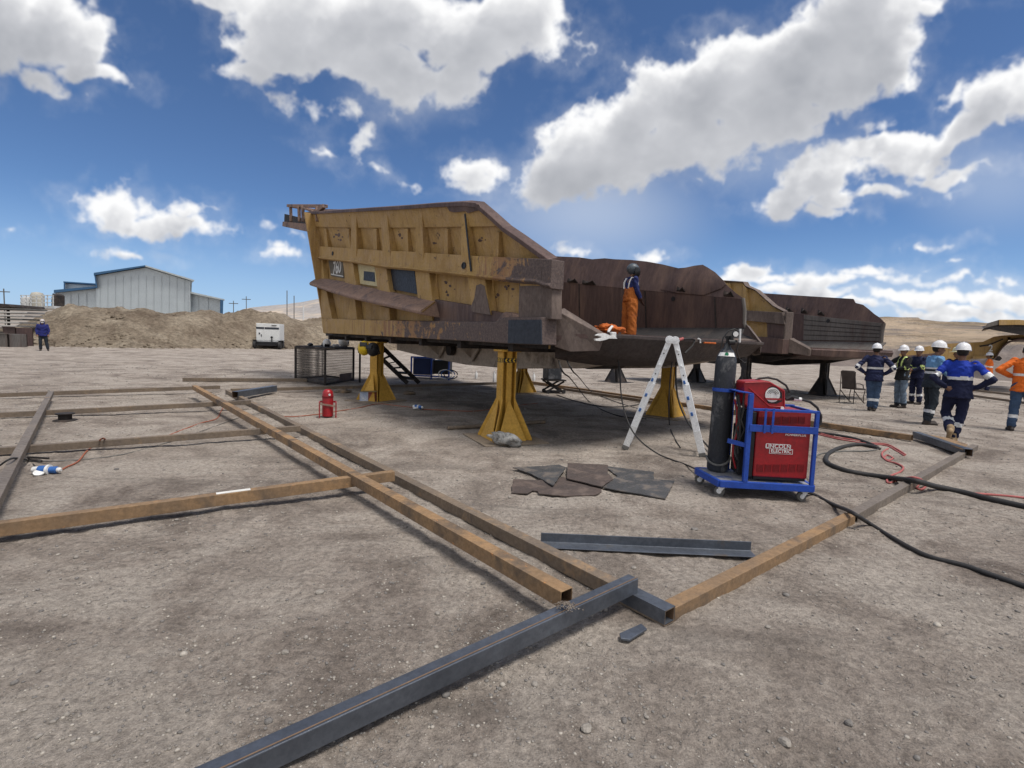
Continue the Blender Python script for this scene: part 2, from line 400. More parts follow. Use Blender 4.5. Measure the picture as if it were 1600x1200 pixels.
# gravel: density falls with distance so that it keeps reading as small stones
N = 46000
rr0 = 0.9 * (26 / 0.9) ** rng.rand(N); th = R(-58) + R(116) * rng.rand(N)
gx = np.sin(th) * rr0; gy = np.cos(th) * rr0
keep = fbm(gx * .8, gy * .8, 3, 44) > rng.rand(N) * .9 - .55
gx, gy, rr0 = gx[keep], gy[keep], rr0[keep]; N = len(gx)
sz = (.0022 + .0045 * rng.rand(N) ** 3) * (1 + rr0 * .16) * np.where(rng.rand(N) < .010, 2.3, 1)
sz = np.minimum(sz, .032)
vv_ = IV[None] * (1 + .35 * (rng.rand(N, len(IV), 1) - .5)); ang = rng.rand(N) * 6.28
sc3 = np.stack([.7 + .6 * rng.rand(N), .7 + .6 * rng.rand(N), .45 + .35 * rng.rand(N)], 1)[:, None] * sz[:, None, None]
vv_ = vv_ * sc3; ca, sa = np.cos(ang)[:, None], np.sin(ang)[:, None]
px_ = vv_[..., 0] * ca - vv_[..., 1] * sa + gx[:, None]; py_ = vv_[..., 0] * sa + vv_[..., 1] * ca + gy[:, None]
pz_ = vv_[..., 2] + (gz(gx, gy) + sz * .15)[:, None]
gv = np.stack([px_, py_, pz_], -1).reshape(-1, 3); gf = (IF[None] + (np.arange(N) * len(IV))[:, None, None]).reshape(-1, 3)
me = bpy.data.meshes.new('gravel'); me.vertices.add(len(gv)); me.vertices.foreach_set('co', gv.ravel())
me.loops.add(gf.size); me.loops.foreach_set('vertex_index', gf.ravel()); me.polygons.add(len(gf)); me.polygons.foreach_set('loop_start', np.arange(len(gf)) * 3)
me.materials.append(M_stone); me.materials.append(M_stone2); me.materials.append(worn('stone_pale', (.46, .42, .36), (.3, .27, .24), scale=10, rough=.9))
me.polygons.foreach_set('material_index', np.repeat(rng.choice([0, 1, 2], N, p=[.48, .34, .18]), len(IF)).astype(np.int32))
me.update(calc_edges=True)
gr = bpy.data.objects.new('gravel', me); COL.objects.link(gr); gr['kind'] = 'stuff'; gr['label'] = 'small loose stones strewn over the bare dirt yard'; gr['category'] = 'gravel'

def stone(px, py, r, flat=.6, mat=None, label=None, seed=0):
    p = G(px, py); rs = np.random.RandomState(seed + int(px))
    vs = IV2.copy()
    for _ in range(9):      # chop facets
        n = rs.randn(3); n /= np.linalg.norm(n); d = .62 + .25 * rs.rand(); k = vs @ n; vs = vs - np.outer(np.maximum(k - d, 0), n)
    vs = vs * np.array([1, .75 + .3 * rs.rand(), flat]) * r
    a = rs.rand() * 6; vs = np.stack([vs[:, 0] * cos(a) - vs[:, 1] * sin(a), vs[:, 0] * sin(a) + vs[:, 1] * cos(a), vs[:, 2]], 1)
    mb = MB(); mb.add([tuple(q) for q in vs], [tuple(f) for f in IF2])
    o = mb.build('stone', mat or M_stone); o.location = (p.x, p.y, gzf(p.x, p.y) + r * flat * .45)
    tag(o, label, 'stone', 'loose stones on the dirt'); return o
stone(500, 929, .028, .6, None, 'rough stone on the open dirt left of the long rusty tube ends')
stone(446, 1022, .020, .6, None, 'small stone beside a white chip on the foreground dirt')
stone(683, 959, .016, .7, None, 'small pale stone between the dark foreground tube and rusty tube end')
stone(916, 1138, .024, .8, None, 'rounded pale stone near the bottom middle of the photo')
stone(1226, 1165, .024, .7, None, 'pale stone lying alone near the bottom right')
stone(1326, 1135, .018, .8, M_stone2, 'dark grey stone on the dirt at lower right')
stone(947, 953, .018, .7, None, 'small pale stone against the right end of the dark foreground tube')
stone(921, 1005, .017, .6, None, 'flat stone just below the end of the dark foreground tube')
stone(1085, 828, .030, .5, M_stone2, 'dark stone behind the steel angle bar')
stone(806, 955, .008, .6, M_stone2, 'tiny grey stone left of the open rusty tube end')
stone(1213, 700, .03, .5, M_stone2, 'stone in front of the far tube behind the blue cart')
stone(990, 888, .02, .5, None, 'half buried pale stone just below the steel angle bar')
for k, (px, py, r) in enumerate([(560, 870, .012), (350, 1060, .01), (640, 1090, .012), (760, 1060, .011), (1010, 1120, .012), (1130, 1040, .012), (1200, 980, .016), (1390, 1000, .014), (1470, 930, .015), (1520, 1060, .012), (1290, 900, .014), (120, 905, .014), (230, 950, .013), (60, 1050, .012), (1430, 1120, .011)]):
    stone(px, py, r, .6, M_stone2 if k % 2 else M_stone, ['scattered thumb sized stone on the bare foreground dirt'][0], k)
# ---------------------------------------------------------------- steel tubes on the ground
M_bluesteel = worn('mill_scale_steel', (.16, .18, .215), (.08, .088, .105), wear=(.155, .12, .085), scale=3, thr=(.60, .72), rough=.40, metal=.55, bump=.12, streak=1, spots=(.20, .11, .05), sthr=(.68, .74))
M_rust = worn('rusty_tube_steel', (.34, .205, .098), (.165, .115, .075), wear=(.085, .068, .055), scale=3.2, thr=(.50, .66), rough=.75, bump=.3, spots=(.44, .20, .07), sthr=(.62, .7))
M_rustdark = worn('brown_tube_steel', (.22, .165, .115), (.13, .105, .085), wear=(.33, .21, .11), scale=3, thr=(.55, .70), rough=.68, bump=.25, spots=(.10, .085, .075), sthr=(.6, .7))
M_greysteel = worn('grey_brown_tube_steel', (.215, .180, .148), (.14, .115, .095), wear=(.29, .20, .12), scale=3, thr=(.58, .7), rough=.6, bump=.2, metal=.15)
M_inside = worn('tube_inside', (.16, .10, .06), rough=.9)
M_chalk = worn('white_chalk', (.72, .71, .68), (.55, .54, .5), scale=20, rough=.95)
def steel_tube(name, a, b, mat, label, z0, z1, w=.08, h=None, ext=(0, 0), group='square steel tubes laid out on the dirt', cat='steel tube', away=None):
    """a, b: photo points of the tube's top edge nearest the viewer; z0, z1 heights of the top there"""
    h = h or w
    A, B = G(*a, z0), G(*b, z1); d = (B - A).normalized(); A = A - d * ext[0]; B = B + d * ext[1]
    hz = V((d.x, d.y, 0)).normalized(); pr = V((-hz.y, hz.x, 0))
    mid = (A + B) / 2
    if pr.dot(mid - V((0, 0, mid.z))) < 0: pr = -pr
    up = pr.cross(d); up = up if up.z > 0 else -up
    t = .007
    def ring(P, k): # outer and inner section
        return [P + pr * (w - k) - up * k, P + pr * k - up * k, P + pr * k - up * (h - k), P + pr * (w - k) - up * (h - k)]
    c = (A + B) / 2; mb = MB(org=(c.x, c.y, c.z - h))
    o1, o2, i1, i2 = ring(A, 0), ring(B, 0), ring(A, t), ring(B, t)
    vs = o1 + o2 + i1 + i2; fs = []
    for k in range(4):
        j = (k + 1) % 4
        fs.append((k, j, 4 + j, 4 + k)); fs.append((8 + k, 12 + k, 12 + j, 8 + j))
        fs.append((k, 8 + k, 8 + j, j)); fs.append((4 + k, 4 + j, 12 + j, 12 + k))
    mb.add(vs, fs); mb.mi = [0, 1, 0, 0] * 4
    o = mb.build(name, [mat, M_inside], bevel=.006)
    tag(o, label, cat, group); return o
steel_tube('steel_tube', (357, 1200), (997.5, 904), M_bluesteel, 'dark blue-grey square tube running from the bottom edge up to the corner crossing', .10, .182, w=.070, h=.086, ext=(.7, 0))
B2T = steel_tube('steel_tube', (352, 609), (1039.5, 955), M_rustdark, 'brown long diagonal tube whose dark open end sticks out under the foreground tube', .095, .095, w=.09)
steel_tube('steel_tube', (300, 602), (876.5, 925), M_rust, 'orange-topped long diagonal tube with rusty open end lying on top of the other tubes', .285, .185, w=.092)
A1 = steel_tube('steel_tube', (0, 818), (617, 737), M_rust, 'orange rusty tube with a white chalk stripe, entering at the left edge', .13, .19, w=.08, h=.095, ext=(1.2, 0))
steel_tube('steel_tube', (0, 700), (469.6, 665.5), M_rustdark, 'dark brown cross tube, nearest one behind the orange chalk-striped tube', .11, .18, ext=(1.5, 0))
steel_tube('steel_tube', (0, 645), (392, 625.5), M_rustdark, 'brown cross tube passing just behind the black reel on the ground', .11, .18, ext=(2, 0))
steel_tube('steel_tube', (0, 614.5), (344, 602.5), M_rustdark, 'farthest brown cross tube of the left grid', .11, .17, ext=(2, 0))
steel_tube('steel_tube', (84, 611), (26, 727), M_greysteel, 'grey tube lying over the cross tubes at the far left, running off the left edge', .19, .20, ext=(0, 1.6))
steel_tube('steel_tube', (1053, 951), (1337, 805), M_rust, 'orange rusty tube on the right between the open dark end and the black cable', .078, .078, w=.085)
steel_tube('steel_tube', (1341, 803), (1529, 695.5), M_greysteel, 'grey-brown tube at right, crossed by the thick black and pink hoses', .080, .080, w=.085)
steel_tube('steel_tube', (800, 591.5), (1424, 680), M_rust, 'very long thin orange tube running under the truck body and behind the blue cart', .11, .11, w=.10)
steel_tube('steel_tube', (1426, 674), (1507, 701), M_bluesteel, 'short dark tube meeting the grey tube near the walking man in royal blue', .14, .14, w=.11)
steel_tube('steel_tube', (361, 607.5), (790, 597), M_rustdark, 'long dark tube lying behind the red can and in front of the mesh box', .12, .12, ext=(0, 0))
steel_tube('steel_tube', (285, 590.5), (480, 591.5), M_rustdark, 'brown tube in the dirt left of the mesh box', .12, .12, w=.1)
steel_tube('steel_tube', (372, 612), (433, 602.5), M_bluesteel, 'short dark tube lying askew at the far end of the long diagonal tubes', .2, .2, w=.14)
steel_tube('steel_tube', (1500, 606), (1640, 622), M_rustdark, 'dark tube on the dirt behind the man in royal blue, upper of two', .12, .12)
steel_tube('steel_tube', (1515, 616), (1640, 633), M_rustdark, 'dark tube between the man in royal blue and the man in orange, lower of two', .12, .12)
steel_tube('steel_tube', (880, 606), (1030, 628), M_rustdark, 'thin brown tube in the shade right of the scissor lift', .1, .1, w=.08)
# chalk stripe, a part of the orange tube
A_, B_ = G(0, 818, .13), G(617, 737, .19)
def onbeam(px):
    lo, hi = 0., 1.
    for _ in range(30):
        m_ = (lo + hi) / 2; q = A_.lerp(B_, m_) - EYE; x = 800 + 800 * q.dot(RT) / q.dot(FW)
        lo, hi = (m_, hi) if x < px else (lo, m_)
    return A_.lerp(B_, lo)
a, b = onbeam(338), onbeam(392); d = (b - a); pr = V((-d.y, d.x, 0)).normalized()
mb = MB(org=A1.location)
up = V((0, 0, .001)); mb.prism([a + pr * .012 + up, b + pr * .012 + up, b + pr * .064 + up, a + pr * .064 + up], (0, 0, .003))
mb.build('chalk_mark', M_chalk, A1)
# triangular rusty plate beside the short dark tube
mb = MB(); p = [G(1434, 676, .13), G(1480, 684, .13), G(1512, 694, .13), G(1505, 702, .13)]; c = sum(p, V()) / 4; mb.org = V((c.x, c.y, .115)); mb.prism(p, (0, 0, -.015))
tag(mb.build('rusty_plate', M_rust, bevel=.003), 'thin triangular rusty plate in the corner of the short dark tube', 'plate')
mb = MB(); p = [G(1425, 676), G(1450, 686), G(1478, 697), G(1440, 692)]; 
# angle bar
a, b = G(845, 851, .03), G(1181, 870, .03); mb = MB(org=((a + b) / 2).xyz); mb.org.z = .04; d = (b - a).normalized(); pr = V((-d.y, d.x, 0)).normalized()
pr = pr if pr.y > 0 else -pr
prof = [(0, 0), (.115, 0), (.115, .075), (.107, .075), (.107, .008), (0, .008)]
rings = [[p + pr * (x - .02) + V((0, 0, z - .02 + lift)) for x, z in prof] for p, lift in ((a, 0), (b, .02))]
mb.loft(rings); tag(mb.build('angle_bar', M_bluesteel, bevel=.003), 'dark steel angle bar lying with its right end against the rusty tube', 'angle bar')
mb = MB(); p = [G(968, 989, .022), G(1002, 974, .022), G(1011, 982, .02), G(984, 999, .018), G(970, 997, .018)]; c = sum(p, V()) / 5; mb.org = V((c.x, c.y, .02)); mb.prism(p, (0, 0, -.012))
tag(mb.build('steel_offcut', M_bluesteel, bevel=.002), 'small dark steel strip half buried below the dark open tube end', 'offcut')
# cut plates on the ground
M_plate = worn('cut_plate_grey', (.095, .094, .096), (.058, .057, .058), wear=(.17, .145, .125), scale=5, rough=.62, metal=.2, spots=(.22, .19, .17), sthr=(.66, .74), bump=.3)
M_plate2 = worn('cut_plate_brown', (.095, .070, .060), (.062, .050, .046), wear=(.125, .095, .080), scale=5, rough=.75, bump=.3)
def ground_plate(pts, zs, mat, label, th=.012):
    if not isinstance(zs, (list, tuple)): zs = [zs] * len(pts)
    P = [G(x, y, z) for (x, y), z in zip(pts, zs)]
    # noisy torch-cut edge
    Q = []
    for i in range(len(P)):
        a, b = P[i], P[(i + 1) % len(P)]; n = max(1, int((b - a).length / .06))
        for k in range(n):
            q = a.lerp(b, k / n)
            if k: q = q + V((random.uniform(-.006, .006), random.uniform(-.006, .006), 0))
            Q.append(q)
    c = sum(P, V()) / len(P); mb = MB(org=(c.x, c.y, c.z - th)); mb.prism(Q, (0, 0, -th))
    o = mb.build('scrap_plate', mat, bevel=.002)
    return tag(o, label, 'steel plate', 'torch-cut steel plates piled on the dirt')
ground_plate([(802, 748), (842, 750), (880, 745), (938, 756), (940, 768), (930, 773), (882, 774.5), (842, 771), (840, 767), (832, 766), (824, 770.5), (799, 769.5)], .018, M_plate2, 'long brown cut plate with a notch along its front edge, bottom left of the pile')
ground_plate([(945, 728), (1022, 737), (1022, 748), (965, 744)], .016, M_plate, 'grey cut plate mostly hidden at the back right of the pile')
ground_plate([(942, 761), (968, 741), (1000, 747), (1054, 751), (1040, 779)], [.034, .03, .03, .022, .02], M_plate, 'big grey cut plate with bright front edge at the right of the pile')
ground_plate([(887, 723), (950, 726), (950, 740), (958, 748), (940, 760), (886, 747)], [.05, .04, .04, .05, .045, .045], M_plate2, 'square brown cut plate on top of the middle of the pile')
ground_plate([(801, 730), (846, 728), (874, 726), (884, 730), (864, 758), (846, 748), (825, 738)], [.03, .04, .05, .05, .045, .03, .03], M_plate, 'grey triangular cut plate with pointed left corner, left of the pile')
# round rusty bar on the dirt behind the big yellow stand
a, b = G(699, 669, .04), G(851, 659, .04); mb = MB(org=((a + b) / 2)); mb.tube([a, b], .035, 10)
tag(mb.build('rusty_pipe', M_rustdark, smooth=True), 'short rusty pipe lying behind the foot of the nearest yellow stand', 'pipe')

# blued end of the long brown tube, a sleeve of its own
a, b = G(352, 609, .095), G(1039.5, 955, .095); d = (b - a).normalized(); pr = V((-d.y, d.x, 0)); pr = pr if pr.dot(b) > 0 else -pr
mb = MB(org=B2T.location); t = .0012; q0 = b - d * .34; q1 = b + d * .001
rg = lambda P: [P - pr * t + V((0, 0, t)), P + pr * (.09 + t) + V((0, 0, t)), P + pr * (.09 + t) - V((0, 0, .075 + t)), P - pr * t - V((0, 0, .075 + t))]
r0, r1 = rg(q0), rg(q1); mb.loft([r0, r1], caps=False); mb.build('blued_end', M_bluesteel, B2T)

# rusty seam along the top edge of the foreground tube, and earth spilled over it
fg = bpy.data.objects['steel_tube']; a, b = G(357, 1200, .10), G(997.5, 904, .182); d = (b - a).normalized(); a = a - d * .7; pr = V((-d.y, d.x, 0)); pr = pr if pr.dot((a + b) / 2) > 0 else -pr
mb = MB(org=fg.location); o_ = pr * .010 + V((0, 0, .0008)); mb.prism([a + o_, b + o_, b + o_ + pr * .006, a + o_ + pr * .006], (0, 0, .0012)); mb.build('rust_seam', worn('rust_seam', (.20, .13, .085), rough=.8), fg)
rs = np.random.RandomState(2); mb = MB(); c0 = G(884, 948, .176); mb.org = c0
for k in range(300):
    r_ = abs(rs.randn()) * .026; a_ = rs.rand() * 6.28; q = c0 + V((cos(a_) * r_ * 1.3, sin(a_) * r_, max(-.0, .018 - r_ * .35) + rs.rand() * .004)); s_ = rs.uniform(.0015, .0045)
    mb.add([tuple(q + V(tuple(v * s_ * (1 + .3 * (rs.rand() - .5))))) for v in IV], [tuple(f) for f in IF])
o = mb.build('spilled_earth', M_dirt); tag(o, 'little heap of earth spilled on the dark foreground tube', 'earth', None, 'stuff')
# ---------------------------------------------------------------- the big tipper body on its stands
def yellow_mat(name, dark=0.0, ax=None):
    """ochre paint over steel; ax=(x0,x1): bare brown steel takes over between these object-x values"""
    m, nt, b = newmat(name); L = nt.links; co = objco(nt)
    n1 = noise(nt, co, 1.6, 6, .65); n2 = noise(nt, co, 5, 8, .7, .4); n3 = noise(nt, co, 30, 6, .75)
    col = ramp(nt, n1, [(.3, (.315, .195, .070)), (.7, (.460, .300, .105))])
    col = mixc(nt, ramp(nt, noise(nt, co, 3.2, 6, .7), [(.45, gray(0)), (.64, gray(.65))]), col, (.37, .25, .14))   # dust
    st = objco(nt, (9, 9, .8)); sn = noise(nt, st, 1.3, 6, .7)
    col = mixc(nt, ramp(nt, sn, [(.5, gray(0)), (.72, gray(.75))]), col, (.21, .125, .055))                        # runs of rust
    sp = ramp(nt, n2, [(.63, gray(0)), (.67, gray(.9))]); col = mixc(nt, sp, col, (.075, .048, .036))
    if ax:
        t = nt.nodes.new('ShaderNodeTexCoord'); s = nt.nodes.new('ShaderNodeSeparateXYZ'); L.new(t.outputs['Object'], s.inputs[0])
        q = nt.nodes.new('ShaderNodeMapRange'); L.new(s.outputs[0], q.inputs[0]); q.inputs[1].default_value = ax[0]; q.inputs[2].default_value = ax[1]
        f = mth(nt, 'ADD', q.outputs[0], mth(nt, 'MULTIPLY', mth(nt, 'SUBTRACT', n2, .5), 2.6))
        f = ramp(nt, f, [(.46, gray(0)), (.60, gray(1))])
        brown = mixc(nt, ramp(nt, n3, [(.35, gray(0)), (.65, gray(1))]), (.080, .060, .058), (.135, .100, .088))
        rim = ramp(nt, mth(nt, 'ADD', q.outputs[0], mth(nt, 'MULTIPLY', mth(nt, 'SUBTRACT', sn, .5), 2.0)), [(.2, gray(0)), (.5, gray(.7)), (.8, gray(.25))])
        col = mixc(nt, rim, col, (.24, .115, .075)); col = mixc(nt, f, col, brown)
    col = mixc(nt, 1.0, col, ramp(nt, n3, [(.3, gray(.78)), (.7, gray(1.1))]), 'MULTIPLY')
    L.new(col, b.inputs['Base Color']); b.inputs['Roughness'].default_value = .7; b.inputs['Specular IOR Level'].default_value = .3
    bumpn(nt, b, mth(nt, 'ADD', n3, mth(nt, 'MULTIPLY', n2, 2.0)), .35, .012); return m
M_yel = yellow_mat('ochre_paint')
M_yelfade = yellow_mat('ochre_paint_worn_to_steel', ax=(-3.4, .6))
M_brown = worn('brown_worn_steel', (.112, .070, .060), (.066, .043, .041), wear=(.165, .105, .080), scale=1.6, thr=(.5, .7), rough=.62, metal=.15, bump=.3, bscale=30, streak=5, spots=(.18, .11, .07), sthr=(.68, .78))
M_browndust = worn('dusty_brown_steel', (.145, .108, .093), (.088, .068, .060), wear=(.20, .155, .13), scale=2.5, thr=(.5, .7), rough=.8, bump=.35, bscale=25, streak=2)
M_ledge = worn('dusty_ledge', (.30, .195, .145), (.20, .135, .11), wear=(.115, .085, .080), scale=2.4, thr=(.5, .62), rough=.8, bump=.3)
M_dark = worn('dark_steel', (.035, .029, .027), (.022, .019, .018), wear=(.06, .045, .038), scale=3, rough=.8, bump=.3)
M_belly = worn('tan_dusty_belly_steel', (.52, .44, .36), (.38, .32, .27), wear=(.09, .07, .06), scale=1.6, thr=(.55, .7), rough=.8, bump=.3)
M_greyliner = worn('grey_wear_liner', (.17, .155, .140), (.11, .098, .088), wear=(.10, .07, .06), scale=2, thr=(.5, .7), rough=.6, metal=.15, streak=6, bump=.2)
M_black = worn('black_paint', (.018, .018, .02), rough=.55, bump=.1)
M_cream = worn('cream_paint', (.62, .55, .33), (.50, .42, .24), scale=4, rough=.7, spots=(.3, .2, .1), sthr=(.66, .75))
M_navyplate = worn('dark_blue_grey_plate', (.030, .036, .050), (.020, .024, .034), scale=2, rough=.55, bump=.15)
M_white = worn('white_paint', (.74, .74, .72), (.62, .62, .6), scale=8, rough=.6, bump=.1)

M_fil = worn('dark_grey_floor_liner', (.058, .053, .051), (.038, .035, .035), wear=(.085, .07, .06), scale=2, thr=(.55, .7), rough=.6, metal=.2)
M_lip = worn('dark_lip_steel', (.062, .046, .042), (.040, .031, .030), wear=(.10, .075, .062), scale=2, thr=(.55, .72), rough=.7, bump=.3, streak=1)
C0 = V((.48, 6.9, 0)); AX = V((-.5852, .8109, 0)); BX = V((.8109, .5852, 0)); Z = V((0, 0, 1))
class Frame:
    def __init__(s, o, a, b): s.o, s.a, s.b = V(o), V(a), V(b)
    def P(s, u, w, z): return s.o + s.a * u + s.b * w + Z * z
    def px(s, x, y, w):            # photo point on the upright plane `w` metres across the body
        return onplane(x, y, s.o + s.b * w, s.b)
    def uz(s, p): return (p - s.o).dot(s.a), p.z
    def rear(s, x, y, u): return onplane(x, y, s.o + s.a * u, s.a)
F1 = Frame(C0, AX, BX)
BODY = thing('tipper_body', 'huge ochre and brown dump truck body on yellow stands, orange-trousered welder standing on it', 'truck body', F1.P(5, 2.4, 0))
BO = V(BODY.location)
def bb(): return MB(org=BO)

# recessed side sheet
side = bb()
def lowpts(w):
    up = [(491, 402), (546, 409), (600, 417), (640, 420), (680, 425), (729, 430), (778, 436), (810, 440), (862, 447)]
    lo = [(505, 520), (600, 525), (793, 537), (858, 545)]
    return [F1.px(x, y, w) for x, y in up] + [F1.px(x, y, w) for x, y in reversed(lo)]
side.prism(lowpts(.03), BX * .02); side.build('side_sheet', M_yel, BODY)

# mid rail
ms = [(489, 384, 402.6), (546, 388, 409), (600, 391.6, 417.3), (640, 393, 420.6), (680, 396, 425.3), (729, 399, 430.6), (778, 401.5, 436.5), (810, 403, 440), (840, 404, 442), (853, 404.5, 447), (862, 405, 448.5)]
RAILW = -.20
def uzp(F, u, z, w): return F.P(u, w, z)
rings = []; RL = []
for x, t, b_ in ms:
    p, q = F1.px(x, t, RAILW), F1.px(x, b_, RAILW); u, z1 = F1.uz(p); _, z0 = F1.uz(q); RL.append((u, z0, z1)); k = .05
    rings.append([F1.P(u, .02, z1), F1.P(u, RAILW, z1), F1.P(u, RAILW, z0 + k), F1.P(u, RAILW - .035, z0 + k * .6), F1.P(u, RAILW - .035, z0 + .01), F1.P(u, RAILW + .02, z0 - .02), F1.P(u, .02, z0 - .02)])
xr_ = F1.px(800, 430, RAILW).x - BO.x; M_railfade = yellow_mat('ochre_rail_worn_at_tail', ax=(xr_ - .75, xr_ + .55))
mb = bb(); mb.loft(rings); mb.build('mid_rail', M_railfade, BODY, bevel=.012)
def rail_at(u):
    for (u0, a0, b0), (u1, a1, b1) in zip(RL, RL[1:]):
        if u0 >= u >= u1:
            t = (u - u0) / (u1 - u0); return a0 + (a1 - a0) * t, b0 + (b1 - b0) * t
    return RL[0][1:] if u > RL[0][0] else RL[-1][1:]

# flared upper sheet: plane through the rail top line, leaning outwards
p0, p1 = F1.P(RL[0][0], -.06, RL[0][2]), F1.P(RL[8][0], -.06, RL[8][2])
along = (p1 - p0).normalized(); lean = R(17)
fl_up = (Z * cos(lean) - BX * sin(lean)); fl_n = along.cross(fl_up).normalized()
if fl_n.dot(BX) > 0: fl_n = -fl_n          # towards the viewer side
def fp(x, y, off=0.0): return onplane(x, y, p0 + fl_n * off, fl_n)
top = [(480, 333.5), (505, 331.5), (560, 328), (640, 323), (680, 319.5), (728, 317), (748, 319), (770, 338), (791, 357), (813, 371), (847, 396), (862, 407)]
bot = [(840, 406), (790, 405), (744, 401), (680, 397), (640, 394), (607, 393), (563, 390), (493, 385), (492, 363), (487, 350)]
mb = bb(); mb.prism([fp(*q) for q in top + bot], -fl_n * .03); mb.build('flared_side_sheet', M_yel, BODY)
# thicker lip band along the top, dark rim plate with torn edge down the taper
mb = bb(); mb.prism([fp(x, y, .05) for x, y in [(481, 334.5), (505, 332.5), (560, 329), (640, 324), (680, 320.5), (722, 318), (744, 321), (757, 331), (778, 354), (700, 355), (640, 356), (560, 356), (491, 354.5)]], -fl_n * .045)
mb.build('upper_band', M_yel, BODY, bevel=.01)
mb = bb(); rr = [(480, 332), (505, 330.5), (560, 327), (640, 322), (680, 318.8), (729, 316.2), (748, 318.2), (770, 337), (791, 356), (813, 371), (847, 395.5), (862, 406)]
rings = []
for i, (x, y) in enumerate(rr):
    p = fp(x, y, .02); t = V((0, 0, 1)); a = .045
    rings.append([p + fl_n * .06 - Z * .05, p + fl_n * .06 + Z * a * .4, p - fl_n * .10 + Z * a * .4, p - fl_n * .10 - Z * .05])
mb.loft(rings); mb.build('top_rim', M_brown, BODY, bevel=.008)
mb = bb(); mb.prism([fp(x, y, .075) for x, y in [(697, 318.5), (748, 319.5), (753, 328), (742, 330), (731, 333), (727, 330), (710, 332), (702, 330), (699, 325)]], -fl_n * .015); mb.build('torn_patch', M_brown, BODY)
# torn liner plate standing proud above the taper
mb = bb(); pts = [(748, 318), (760, 327), (770, 335), (779, 344), (788, 350), (791, 355.5), (796, 360), (803, 367), (811, 369), (817, 377), (824, 381), (834, 389), (843, 394), (862, 405)]
low = [(862, 411), (846, 402), (820, 385), (795, 367), (775, 348), (757, 332), (748, 324)]
mb.prism([fp(x, y, -.03) for x, y in pts + low], -fl_n * .05); mb.build('torn_liner_edge', M_brown, BODY)
# gusset ribs on the flare
def flare_rib(xt, yt, xb, yb, wpx, depth=.16, base=None):
    """rib from the photo point near the rim down to the rail"""
    q = bb(); hw = wpx / 2
    P = [fp(xt - hw * .8, yt), fp(xt + hw * .8, yt), fp(xb + hw, yb), fp(xb - hw, yb)]
    dt = .05; db = depth
    vs = [P[0], P[1], P[2], P[3], P[0] + fl_n * dt, P[1] + fl_n * dt, P[2] + fl_n * db, P[3] + fl_n * db]
    q.add(vs, [(0, 1, 2, 3), (7, 6, 5, 4), (0, 4, 5, 1), (1, 5, 6, 2), (2, 6, 7, 3), (3, 7, 4, 0)]); return q
for args in [(556, 336, 564, 400, 10), (603, 334, 619, 412, 13), (658, 331, 671, 416, 13), (730, 334, 742, 424, 12)]:
    flare_rib(*args, depth=.20).build('gusset_rib', M_yel, BODY, bevel=.006)
for args in [(510, 357, 518, 396, 5), (546, 357, 552, 399, 6), (589, 357, 594, 403, 6), (638, 357, 644, 406, 6), (701, 357, 706, 411, 6), (781, 362, 784, 411, 8)]:
    flare_rib(*args, depth=.12).build('narrow_rib', M_yel, BODY, bevel=.004)
# dark seam down the last big rib
mb = bb(); mb.prism([fp(725.5, 334, .055), fp(727.5, 334, .055), fp(737.5, 424, .215), fp(735, 424, .215)], fl_n * .006); mb.build('weld_gap', M_black, BODY)
# round lifting holes: dark bushes
for x, y in ((520, 396), (725, 415)):
    c = F1.px(x, y, RAILW - .004); mb = bb(); mb.lathe([(.055, 0), (.055, .012), (.04, .012), (.04, .004)], c, 14, -BX, 1, 1.25); mb.build('lifting_hole', M_black, BODY, smooth=True)

# lower vertical ribs between rail and ledge, and between ledge and bottom beam
def low_rib(tl, tr, br, bl, mat=M_yel, w=-.13, name='side_rib'):
    mb = bb(); mb.prism([F1.px(*q, w) for q in (tl, tr, br, bl)], BX * (-w + .028)); return mb.build(name, mat, BODY, bevel=.012)
low_rib((493, 401), (503, 403), (506, 437), (497, 434))
low_rib((535.5, 407), (551, 410), (556, 447), (539.5, 444))
low_rib((585, 414), (603, 417), (609, 460), (590, 455))
low_rib((647.5, 420), (670, 424), (676, 474), (653, 470))
low_rib((730, 429), (757, 434), (765, 492), (737, 486), M_yel)
low_rib((811, 439), (862, 446), (862, 499), (809.5, 498), M_browndust, -.15)
mb = bb(); mb.prism([F1.px(x, y, -.155) for x, y in [(812, 440.5), (843, 443), (851, 446.5), (830, 446), (813, 447)]], BX * .01); mb.build('paint_patch', M_yel, BODY)
mb = bb(); mb.prism([F1.px(x, y, -.135) for x, y in [(744, 446), (751, 443.5), (757, 447), (766, 492), (737, 487), (736, 478), (741, 466)]], BX * .01); mb.build('bare_steel_patch', M_browndust, BODY)
low_rib((499, 451), (510, 455), (519, 499), (503.5, 497))
low_rib((549, 463), (554, 466), (558, 501), (541, 500))
low_rib((591, 478), (608, 481), (609, 502), (593, 501))
low_rib((636, 486), (675, 491), (675, 503), (637, 502))
mb = bb(); mb.prism([F1.px(x, y, -.09) for x, y in [(679, 467.5), (731, 476), (785, 489.5), (776, 503), (772, 504.5), (676, 503)]], BX * .11); mb.build('lower_plate', M_brown, BODY, bevel=.012)
mb = bb(); mb.prism([F1.px(x, y, -.16) for x, y in [(784, 489.5), (790, 487), (810, 492), (810, 498), (785, 499), (774, 504)]], BX * .17); mb.build('corner_plate', M_ledge, BODY, bevel=.01)
